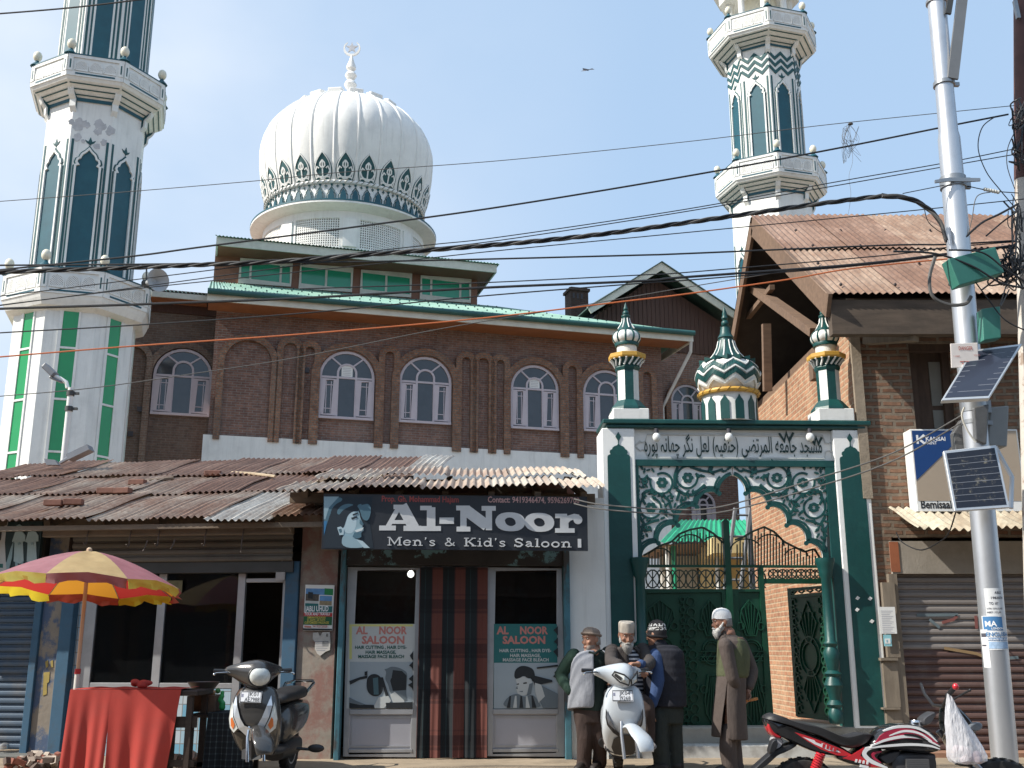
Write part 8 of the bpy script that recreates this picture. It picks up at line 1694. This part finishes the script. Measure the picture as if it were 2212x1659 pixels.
def hand(mb, w, d, nrm, mat, curl=.6, s=1., spread=.2):
    d = d.normalized(); nrm = (nrm-d*nrm.dot(d)).normalized(); sd = d.cross(nrm)
    rings = []
    for t, hw, th in ((-.02, .026, .022), (.02, .034, .019), (.06, .041, .017), (.09, .040, .014)):
        c = w+d*t*s; rings.append([c+(sd*hw*cos(2*pi*k/12)+nrm*th*sin(2*pi*k/12))*s for k in range(12)])
    mb.loft(rings, mat)
    for i, (L_, r) in enumerate(((.066, .0092), (.076, .0096), (.071, .0092), (.055, .008))):
        b = w+d*.085*s+sd*(-.031+.0205*i)*s; dd = (d+sd*spread*(-.15+.1*i)).normalized(); pts = [b-d*.02*s, b]; a = .12
        for f, cu in ((.45, .5), (.32, .9), (.23, .6)):
            a += curl*cu; v = dd*cos(a)+nrm*sin(a); pts.append(pts[-1]+v*L_*f*s)
        mb.tube(pts, [r*1.05*s, r*1.02*s, r*s, r*.92*s, r*.75*s], mat, 8); mb.ball(pts[-1], r*.76*s, mat, 8)
    b = w+d*.02*s-sd*.03*s; v = (d*.75-sd*.6+nrm*.35).normalized(); v2 = (d*.95-sd*.1+nrm*.35*(1+curl)).normalized()
    mb.tube([b, b+v*.035*s, b+v*.035*s+v2*.028*s, b+v*.035*s+v2*.052*s], [.013*s, .0115*s, .0105*s, .0085*s], mat, 8); mb.ball(b+v*.035*s+v2*.052*s, .0086*s, mat, 8)
class Head:                                        # face looks along local -y
    def __init__(s, c, yaw, pitch=0., roll=0., k=1.): s.m = Matrix.Translation(c) @ Matrix.Rotation(yaw, 4, 'Z') @ Matrix.Rotation(pitch, 4, 'X') @ Matrix.Rotation(roll, 4, 'Y') @ Matrix.Scale(k, 4)
    def skull(s, mb, mat):
        mb.map = lambda p: s.m @ p
        lev = [(-.118, .030, -.075, -.028), (-.105, .046, -.088, .0), (-.085, .056, -.092, .03), (-.06, .064, -.092, .055), (-.03, .069, -.092, .078), (0, .073, -.090, .092), (.03, .075, -.091, .098), (.06, .073, -.084, .095), (.09, .062, -.068, .080), (.112, .040, -.040, .055), (.122, .012, -.012, .025)]
        mb.loft([[(hw*cos(2*pi*k/20), (yf+yb)/2+(yb-yf)/2*sin(2*pi*k/20), z) for k in range(20)] for z, hw, yf, yb in lev], mat)
        mb.add([(-.008, -.088, .03), (.008, -.088, .03), (.017, -.096, -.038), (-.017, -.096, -.038), (0, -.104, .0), (0, -.122, -.030), (0, -.10, -.046), (0, -.07, 0)], [(0, 1, 4), (1, 2, 5, 4), (3, 0, 4, 5), (2, 6, 5), (6, 3, 5), (0, 3, 7), (3, 6, 7), (6, 2, 7), (2, 1, 7), (1, 0, 7)], mat)
        mb.tube([(-.05, -.078, .036), (-.025, -.09, .041), (0, -.09, .037), (.025, -.09, .041), (.05, -.078, .036)], [.008, .011, .010, .011, .008], mat, 8)
        for t in (-1, 1): mb.ball((t*.045, -.072, -.02), .019, mat, 10); mb.ball((t*.075, .012, .0), 1, mat, 10, sx=.012, sy=.022, sz=.034)
        mb.ball((0, -.082, -.105), .02, mat, 10); mb.tube([(-.024, -.088, -.068), (0, -.096, -.066), (.024, -.088, -.068)], [.006, .009, .006], mat, 8); mb.tube([(-.022, -.087, -.08), (0, -.094, -.081), (.022, -.087, -.08)], [.006, .008, .006], mat, 8)
        mb.map = None
    def eyes(s, par):
        for t in (-1, 1):
            mb = MB(); mb.map = lambda p: s.m @ p; mb.ball((t*.032, -.083, .018), 1, EYEW, 10, sx=.011, sy=.008, sz=.005); mb.ball((t*.032, -.0895, .018), .0055, EYEB, 8); mb.tube([(t*.014, -.094, .039), (t*.034, -.0945, .044), (t*.052, -.084, .039)], [.002, .003, .002], BROW, 6); mb.build('eye', par)
        mb = MB(); mb.map = lambda p: s.m @ p; mb.tube([(-.024, -.0945, -.074), (0, -.1015, -.0735), (.024, -.0945, -.074)], [.002, .004, .002], M('mouth', (.16, .06, .05), .6, .1), 6); mb.build('mouth', par)
    def beard(s, par, mat, ln, full=True):
        mb = MB(); mb.map = lambda p: s.m @ p; rb = random.Random(4)
        if full:
            lev = [(-.02, .072, .00, .035), (-.045, .074, -.075, .035), (-.07, .070, -.105, .02), (-.095, .062, -.112, -.01), (-.12, .05, -.108, -.03), (-.12-ln*.5, .038, -.10, -.045), (-.12-ln, .014, -.085, -.06)]
            mb.loft([[(hw*cos(2*pi*k/22)*(1+.05*rb.uniform(-1, 1)), (yf+yb)/2+(yb-yf)/2*sin(2*pi*k/22)*(1+.05*rb.uniform(-1, 1)), z+.006*rb.uniform(-1, 1)) for k in range(22)] for z, hw, yf, yb in lev[1:]], mat)
            mb.tube([(-.03, -.093, -.066), (-.012, -.105, -.056), (.012, -.105, -.056), (.03, -.093, -.066)], [.006, .008, .008, .006], mat, 6)
            for t in (-1, 1): mb.tube([(t*.072, -.01, .0), (t*.072, -.03, -.03), (t*.068, -.055, -.06)], [.007, .013, .016], mat, 8)
        else:
            mb.loft([[(hw*cos(pi+pi*k/16), -.01+d_*sin(pi+pi*k/16), z) for k in range(17)] for z, hw, d_ in ((-.052, .0700, .0800), (-.07, .0665, .087), (-.09, .058, .088), (-.108, .048, .086), (-.121, .03, .066))], mat, closed=False, caps=False)
        return mb.build('beard', par)
def cap(H, par, mat, z0, z1, tilt=0., grow=1.06, flat=.5, name='skullcap', brim=None):
    mb = MB(); T = H.m @ Matrix.Translation((0, .004, z0)) @ Matrix.Rotation(tilt, 4, 'X'); mb.map = lambda p: T @ p; h = z1-z0; lev = [(0, 1.0), (h*.3, .99), (h*.55, .93), (h*.78, .77), (h*.93, .49), (h, .08)]
    if flat > .7: lev = [(0, 1.0), (h*.55, 1.03), (h*.85, 1.02), (h*.97, .9), (h, .5), (h*.98, .06)]
    mb.loft([[(.077*grow*k*cos(2*pi*i/28), .098*grow*k*sin(2*pi*i/28), z) for i in range(28)] for z, k in lev], mat)
    if brim: mb.tube([(.079*grow*cos(2*pi*i/28), .1*grow*sin(2*pi*i/28), .016) for i in range(28)], brim, mat, 8, closed=True)
    return mb.build(name, par)
def person(label): return thing('person', label, 'person')
# --- man in grey vest
YA = 11.45; A = person('man in grey sleeveless vest and rolled wool cap, hand in pocket, looking left'); b = MB(); q = lambda x, y, d=0: q1(x, y, YA+d)
hd = Head(q(512, 500), radians(-52), radians(4)); hd.skull(b, SKIN)
nk = q(545, 575, .02); ch = q(520, 760); pv = q(490, 1090)
limb(b, [q(530, 545, .01), nk, q(535, 640)], [.055, .058, .10], SKIN); trunk(b, [(q(515, 640), .15, .09), (ch, .15, .10), (q(500, 930), .14, .10), (pv, .14, .10)], SKIN)
sR, eR, wR = q(360, 640, .03), q(245, 810, .1), q(335, 985, -.02); sL, eL, wL = q(660, 620, .03), q(705, 740, .05), q(705, 800, -.06)
limb(b, [sR, eR, wR], [.052, .042, .03], SKIN); limb(b, [sL, eL, wL], [.052, .042, .03], SKIN)
hand(b, wR, V(.05, .0, -1), V(1, -.2, 0), SKIN, .4); hand(b, wL, V(-.05, -.25, -1), V(-1, .3, 0), SKIND, .9)
fl, fr2 = q(445, 1660), q(590, 1610, .1); 
for hp, kn, ft in ((q(430, 1110), q(455, 1370, -.03), q(455, 1610)), (q(560, 1110), q(580, 1360, -.01), q(590, 1570, .08))): limb(b, [hp, kn, ft], [.055, .042, .035], SKIN)
bo = b.build('body', A, remesh=.0075, smooth_it=3); hd.eyes(A); hd.beard(A, M('stubble', (.30, .25, .22), .9, .2, 40), 0, False)
mb = MB(); mb.map = lambda p: hd.m @ p; mb.loft([[(.0775*cos(a), .012+.092*sin(a), z) for a in [radians(-5+190*i/14) for i in range(15)]] for z in (-.055, -.02, .03, .06)], GREYB, closed=False, caps=False); mb.build('hair', A, solid=.008)
PAK = fabric('brown wool cap', (.20, .155, .125)); cap(hd, A, PAK, .038, .132, radians(-12), 1.1, .5, 'rolled_cap', .013)
mb = MB(); SWD = fabric('dark green sweater', (.008, .020, .016)); trunk(mb, [(q(545, 585, .02), .075, .07), (q(530, 625), .15, .09), (q(520, 700), .185, .115), (q(515, 850), .18, .125), (q(505, 1000), .175, .125), (q(500, 1130), .17, .12)], SWD); 
mb.build('sweater', A, remesh=.012, smooth_it=2)
SLV = fabric('green ribbed sleeve', (.007, .030, .019))
for s_ in ((sR, eR, q(325, 950, -.02)), (sL, eL, q(700, 785, -.05))): mb = MB(); limb(mb, list(s_), [.078, .068, .052], SLV if s_[0] is sR else SWD); mb.build('sleeve', A, remesh=.011, smooth_it=2)
VG = fabric('grey vest cloth', (.235, .245, .275), .1)
mb = MB(); lev = [(q(540, 590), .09, .085), (q(525, 625), .185, .115), (q(515, 700), .215, .145), (q(510, 850), .215, .155), (q(500, 1000), .215, .158), (q(490, 1125), .215, .16)]; n = 26; rings = []
for i, (c, hw, hd_) in enumerate(lev):
    g0 = radians(-92+3*i); g1 = radians(-36); ring = []
    for k in range(n+1): a = g1+(2*pi-(g1-g0))*k/n; f = 1+.03*sin(5*a+i); ring.append((c.x+hw*cos(a)*f, c.y+hd_*sin(a)*f, c.z-(.03*sin(a) if i == 5 else 0)))
    rings.append(ring)
mb.loft(rings, VG, closed=False, caps=False); mb.build('vest', A, solid=.016, sub=1)
mb = MB(); mb.tube([q(490, 610, -.1), q(545, 625, -.11), q(590, 590, -.07)], .014, SWD, 8); mb.build('collar', A)
BRT = fabric('dark brown trousers', (.040, .024, .020))
mb = MB(); trunk(mb, [(q(490, 1080), .16, .115), (q(495, 1160), .165, .12), (q(500, 1230), .16, .115)], BRT); limb(mb, [q(440, 1140), q(455, 1370, -.03), q(450, 1560), q(450, 1640)], [.098, .082, .078, .085], BRT); limb(mb, [q(560, 1140), q(590, 1360), q(590, 1510, .06), q(585, 1590, .08)], [.096, .08, .072, .078], BRT); mb.build('trousers', A, remesh=.012, smooth_it=2)
for c in (q(430, 1665, -.05), q(570, 1640, .02)): mb = MB(); c.z = .045; mb.loft([yring(-.16, .03, -.045, .0, 14, .9), yring(-.12, .045, -.045, .02, 14, .9), yring(0, .042, -.045, .05, 14, .9), yring(.1, .04, -.045, .05, 14, .9)], SHOE); mb.build('shoe', A, Matrix.Translation(c) @ Matrix.Rotation(radians(-25), 4, 'Z'), sub=1)
# --- seated man
YB2 = 11.25; B = person('seated grey bearded man in dark jacket and beige skullcap, leaning on the white scooter'); b = MB(); q = lambda x, y, d=0: q1(x, y, YB2+d)
hd = Head(q(825, 462, -.05), radians(6), radians(14), 0, 1.0); hd.skull(b, SKIND2)
limb(b, [q(820, 520, .02), q(825, 590, .06)], [.055, .075], SKIND2); trunk(b, [(q(835, 600, .08), .15, .09), (q(840, 760, .14), .15, .11), (q(845, 1000, .2), .15, .12)], SKIND2)
sR, eR, wR = q(700, 600, .08), q(690, 700, -.2), q(760, 715, -.5); sL, eL, wL = q(970, 590, .08), q(1030, 700, -.1), q(985, 745, -.42)
limb(b, [sR, eR, wR], [.05, .04, .03], SKIND2); limb(b, [sL, eL, wL], [.05, .04, .03], SKIND2); hand(b, wR, V(.2, -.8, -.2), V(0, -.3, -1), SKIND2, .8); hand(b, wL, V(-.1, -.8, -.3), V(0, -.3, -1), SKIND2, .8)
for s_ in (-1, 1): limb(b, [q(845+s_*90, 1030, .2), q(845+s_*150, 1080, -.25), q(845+s_*165, 1390, -.15)], [.055, .042, .035], SKIND2)
b.build('body', B, remesh=.0075, smooth_it=3); hd.eyes(B); hd.beard(B, GREYB, .055)
cap(hd, B, fabric('beige skullcap cloth', (.40, .36, .31), .08, .2), .035, .145, radians(-6), 1.04, .75)
JK = fabric('charcoal jacket', (.050, .042, .040)); mb = MB(); lev = [(q(825, 560, .06), .085, .08), (q(835, 600, .08), .18, .11), (q(840, 680, .1), .21, .135), (q(843, 850, .16), .21, .14), (q(845, 1050, .2), .22, .15)]; rings = []
for i, (c, hw, hd_) in enumerate(lev):
    g0, g1 = radians(-96+3*i), radians(-62+4*i); rings.append([(c.x+hw*cos(a), c.y+hd_*sin(a), c.z) for a in [g1+(2*pi-(g1-g0))*k/26 for k in range(27)]])
mb.loft(rings, JK, closed=False, caps=False); mb.build('jacket', B, solid=.02, sub=1)
for s_ in ((sR, eR, wR), (sL, eL, wL)): mb = MB(); limb(mb, list(s_), [.078, .066, .05], JK); mb.build('sleeve', B, remesh=.011, smooth_it=2)
m, N, L, bb = newmat('striped shirt'); co = N.new('ShaderNodeTexCoord').outputs['Object']; s = N.new('ShaderNodeSeparateXYZ'); L.new(co, s.inputs[0]); L.new(rampc(fr_(s.outputs[2], 1/.042), [(0, (.6, .6, .62)), (.45, (.03, .035, .05))]), bb.inputs['Base Color']); bb.inputs['Roughness'].default_value = .9
mb = MB(); trunk(mb, [(q(830, 575, .06), .07, .07), (q(838, 610, .08), .16, .10), (q(842, 700, .1), .19, .125), (q(845, 860, .16), .19, .13), (q(845, 1050, .2), .19, .13)], m); mb.build('shirt', B, sub=1)
mb = MB(); trunk(mb, [(q(845, 1000, .2), .19, .14), (q(845, 1080, .2), .2, .15)], BRT)
for s_ in (-1, 1): limb(mb, [q(845+s_*80, 1040, .2), q(845+s_*150, 1085, -.22), q(845+s_*165, 1250, -.17), q(845+s_*168, 1390, -.14)], [.10, .088, .08, .075], BRT)
mb.build('trousers', B, remesh=.012, smooth_it=2)
GSH = M('grey canvas shoe', (.22, .20, .19), .8, .15, 8)
for s_ in (-1, 1): c = q(845+s_*168, 1420, -.14); mb = MB(); mb.loft([yring(-.17, .03, -.045, .0, 14, .9), yring(-.12, .045, -.045, .02, 14, .9), yring(0, .042, -.045, .055, 14, .9), yring(.08, .04, -.045, .055, 14, .9)], GSH); mb.build('shoe', B, Matrix.Translation(c) @ Matrix.Rotation(radians(15*s_), 4, 'Z'), sub=1)
# --- man in navy quilted vest, seen from behind
YC = 11.3; Cc = person('man in quilted navy vest, blue sleeves and patterned black beanie, back turned'); b = MB(); q = lambda x, y, d=0: q1(x, y, YC+d)
hd = Head(q(1085, 455), radians(-128), radians(8)); hd.skull(b, SKIN); limb(b, [q(1095, 500, .0), q(1120, 560)], [.056, .075], SKIN); trunk(b, [(q(1155, 570), .14, .09), (q(1165, 760), .15, .10), (q(1170, 1000), .14, .10), (q(1180, 1100), .14, .10)], SKIN)
sL, eL, wL = q(1085, 640, -.08), q(1105, 860, -.12), q(1050, 1090, -.14); sR, eR, wR = q(1100, 640, .14), q(1040, 760, .05), q(925, 715, -.55)
limb(b, [sL, eL, wL], [.052, .042, .03], SKIN); limb(b, [sR, eR, wR], [.05, .042, .03], SKIN); hand(b, wL, V(-.02, -.05, -1), V(1, .2, .1), SKIN, .45); hand(b, wR, V(-.75, -.45, .05), V(-.1, -.1, -1), SKIN, .75)
for s_ in (-1, 1): limb(b, [q(1180+s_*55, 1110, s_*.02), q(1180+s_*75, 1370), q(1190+s_*75, 1640)], [.055, .042, .035], SKIN)
b.build('body', Cc, remesh=.0075, smooth_it=3); hd.eyes(Cc)
m, N, L, bb = newmat('patterned beanie'); co = N.new('ShaderNodeTexCoord').outputs['Object']; s = N.new('ShaderNodeSeparateXYZ'); L.new(co, s.inputs[0]); zc0 = hd.m.translation.z
nzf = noise(N, L, co, 48, 2, .5); band = N.new('ShaderNodeMapRange'); L.new(s.outputs[2], band.inputs['Value'])
for k_, v in (('From Min', zc0+.035), ('From Max', zc0+.125)): band.inputs[k_].default_value = v
bm = rampc(band.outputs[0], [(0, (0, 0, 0)), (.12, (1, 1, 1)), (.46, (0, 0, 0)), (.54, (1, 1, 1)), (.86, (0, 0, 0))]); pt = N.new('ShaderNodeMath'); pt.operation = 'GREATER_THAN'; L.new(nzf, pt.inputs[0]); pt.inputs[1].default_value = .49; mm = N.new('ShaderNodeMath'); mm.operation = 'MULTIPLY'; L.new(bm, mm.inputs[0]); L.new(pt.outputs[0], mm.inputs[1])
L.new(rgbmix(N, L, mm.outputs[0], (.016, .014, .016), (.55, .54, .52)), bb.inputs['Base Color']); bb.inputs['Roughness'].default_value = .95
cap(hd, Cc, m, -.03, .155, radians(-14), 1.09, .5, 'beanie', .012)
NV = fabric('navy quilted nylon', (.013, .014, .022), .15, .35); mb = MB(); lev = []
for i in range(33):
    t = i/32; hw = (.10 if t < .03 else .17 if t < .08 else .2+.015*sin(pi*t)); hdp = .09 if t < .03 else .15 if t < .08 else .175; z = q(1150, 540+560*t); puff = 1+.022*abs(sin(pi*t*8)); c = q(1140+32*t+(10 if t > .1 else 0), 540+560*t); lev.append((c, hw*puff, hdp*puff*.85))
trunk(mb, lev, NV, radians(-18)); mb.build('quilted_vest', Cc, sub=1); mb = MB(); trunk(mb, [(q(1110, 500, .0), .066, .066), (q(1122, 545, .0), .082, .08)], NV); mb.build('vest_collar', Cc)
BSL = fabric('blue fleece', (.030, .062, .155))
for s_ in ((sL, eL, q(1058, 1065, -.14)), (sR, eR, q(950, 718, -.5))): mb = MB(); limb(mb, list(s_), [.08, .068, .05], BSL); mb.build('sleeve', Cc, remesh=.011, smooth_it=2)
mb = MB(); w_ = q(1053, 1080, -.14); mb.lathe([(.036, -.012), (.038, 0), (.036, .012)], CHROME, 16, w_); mb.build('wristwatch', Cc)
GT = fabric('dark green grey trousers', (.026, .032, .028)); mb = MB(); trunk(mb, [(q(1175, 1060), .17, .125), (q(1180, 1160), .175, .125), (q(1182, 1240), .165, .115)], GT)
limb(mb, [q(1125, 1150, -.03), q(1110, 1370, -.05), q(1135, 1560, -.04), q(1140, 1700, -.04)], [.10, .092, .085, .09], GT); limb(mb, [q(1235, 1150, .03), q(1250, 1370, .03), q(1265, 1560, .03), q(1265, 1690, .03)], [.098, .085, .076, .08], GT); mb.build('trousers', Cc, remesh=.012, smooth_it=2)
for c in (q(1125, 1680, -.1), q(1250, 1680, .0)): mb = MB(); c.z = .045; mb.loft([yring(-.16, .03, -.045, .0, 14, .9), yring(-.12, .045, -.045, .02, 14, .9), yring(0, .042, -.045, .05, 14, .9), yring(.1, .04, -.045, .05, 14, .9)], SHOE); mb.build('shoe', Cc, Matrix.Translation(c) @ Matrix.Rotation(radians(-120), 4, 'Z'), sub=1)
# --- tall man with white cap
YD = 11.3; Dd = person('tall man in white skullcap, olive vest and long brown shirt, hands clasped behind his back'); b = MB(); q = lambda x, y, d=0: q1(x, y, YD+d)
hd = Head(q(1668, 345), radians(-80), radians(4)); hd.skull(b, SKIND); limb(b, [q(1690, 385, .0), q(1725, 450)], [.056, .08], SKIND); trunk(b, [(q(1755, 480), .12, .12), (q(1770, 650), .12, .14), (q(1755, 860), .12, .13), (q(1750, 1060), .12, .13)], SKIND)
sL, eL, wL = q(1700, 545, -.16), q(1765, 840, -.17), q(1822, 985, -.05); sR, eR, wR = q(1830, 530, .17), q(1935, 770, .16), q(1900, 960, .03)
limb(b, [sL, eL, wL], [.05, .042, .03], SKIND); limb(b, [sR, eR, wR], [.05, .042, .03], SKIND); hand(b, wL, V(.25, .25, -.9), V(.4, .6, .2), SKIND, .8); hand(b, wR, V(-.35, -.1, -.9), V(-.4, -.5, .1), SKIND, .9)
for s_ in (-1, 1): limb(b, [q(1750, 1080, s_*.09), q(1745+s_*25, 1370, s_*.08), q(1775+s_*25, 1680, s_*.07)], [.055, .042, .035], SKIND)
b.build('body', Dd, remesh=.0075, smooth_it=3); hd.eyes(Dd); hd.beard(Dd, WHITB, .045)
mb = MB(); mb.map = lambda p: hd.m @ p; mb.loft([[(.0775*cos(a), .014+.092*sin(a), z) for a in [radians(0+180*i/14) for i in range(15)]] for z in (-.05, -.02, .01, .035)], M('short grey hair', (.20, .18, .17), .9, .3, 30), closed=False, caps=False); mb.build('hair', Dd, solid=.008)
cap(hd, Dd, fabric('white skullcap cloth', (.70, .70, .70), .05, .2), .03, .148, radians(-5), 1.07, .5)
KU = fabric('brown kurta cloth', (.075, .057, .050), .12, .4); mb = MB(); lev = [(q(1715, 455), .075, .075), (q(1750, 500), .14, .17), (q(1765, 620), .15, .19), (q(1757, 800), .145, .18), (q(1745, 950), .15, .175), (q(1735, 1120), .165, .185), (q(1735, 1270), .175, .195), (q(1738, 1385), .18, .2)]
rings = []
for i, (c, hw, hd_) in enumerate(lev):
    n = 40; ring = []
    for k in range(n+1):
        a = radians(-118)+2*pi*k/n; f = 1+.028*max(0, i-3)/4*sin(9*a+i*.3); gap = (.018*(i-4) if i > 4 else 0)*(1 if k == 0 else -1 if k == n else 0); ring.append((c.x+hw*cos(a)*f+gap, c.y+hd_*sin(a)*f, c.z+(.03 if i == 7 and cos(a) < -.2 else 0)))
    rings.append(ring)
mb.loft(rings, KU, closed=False, caps=False); mb.build('long_shirt', Dd, solid=.008, sub=1)
for s_ in ((sL, eL, q(1815, 965, -.06)), (sR, eR, q(1908, 915, .05))): mb = MB(); limb(mb, list(s_), [.076, .066, .052], KU); mb.build('sleeve', Dd, remesh=.011, smooth_it=2)
OLV = fabric('olive knitted vest', (.070, .078, .038), .2, .5); mb = MB(); trunk(mb, [(q(1722, 455), .085, .085), (q(1755, 500), .15, .165), (q(1772, 600), .172, .195), (q(1770, 720), .172, .2), (q(1762, 820), .168, .195), (q(1758, 850), .155, .18)], OLV, 0); mb.build('knitted_vest', Dd, sub=1)
mb = MB(); trunk(mb, [(q(1700, 420), .064, .064), (q(1722, 462), .08, .078)], KU); mb.build('collar', Dd)
mb = MB()
for s_ in (-1, 1): limb(mb, [q(1745, 1300, s_*.08), q(1745+s_*22, 1450, s_*.08), q(1775+s_*25, 1690, s_*.07)], [.095, .09, .075], KU)
mb.build('trousers', Dd, remesh=.012, smooth_it=2)
for s_ in (-1, 1): c = q(1765+s_*25, 1690, s_*.07); c.z = .045; mb = MB(); mb.loft([yring(-.16, .03, -.045, .0, 14, .9), yring(-.12, .045, -.045, .02, 14, .9), yring(0, .042, -.045, .05, 14, .9), yring(.1, .04, -.045, .05, 14, .9)], SHOE); mb.build('shoe', Dd, Matrix.Translation(c) @ Matrix.Rotation(radians(-80), 4, 'Z'), sub=1)
mb = MB(); OST = M('orange wood', (.50, .20, .06), .4, .15, 8); a, c_ = q(1845, 1050, .0), q(1985, 1020, -.06); mb.tube([a, a.lerp(c_, .5), a.lerp(c_, .8), c_], [.012, .012, .015, .014], OST, 10); mb.ball(a, .02, OST, 8); tag(mb.build('wooden_stick'), 'orange wooden stick held behind the back of the tall man', 'stick')
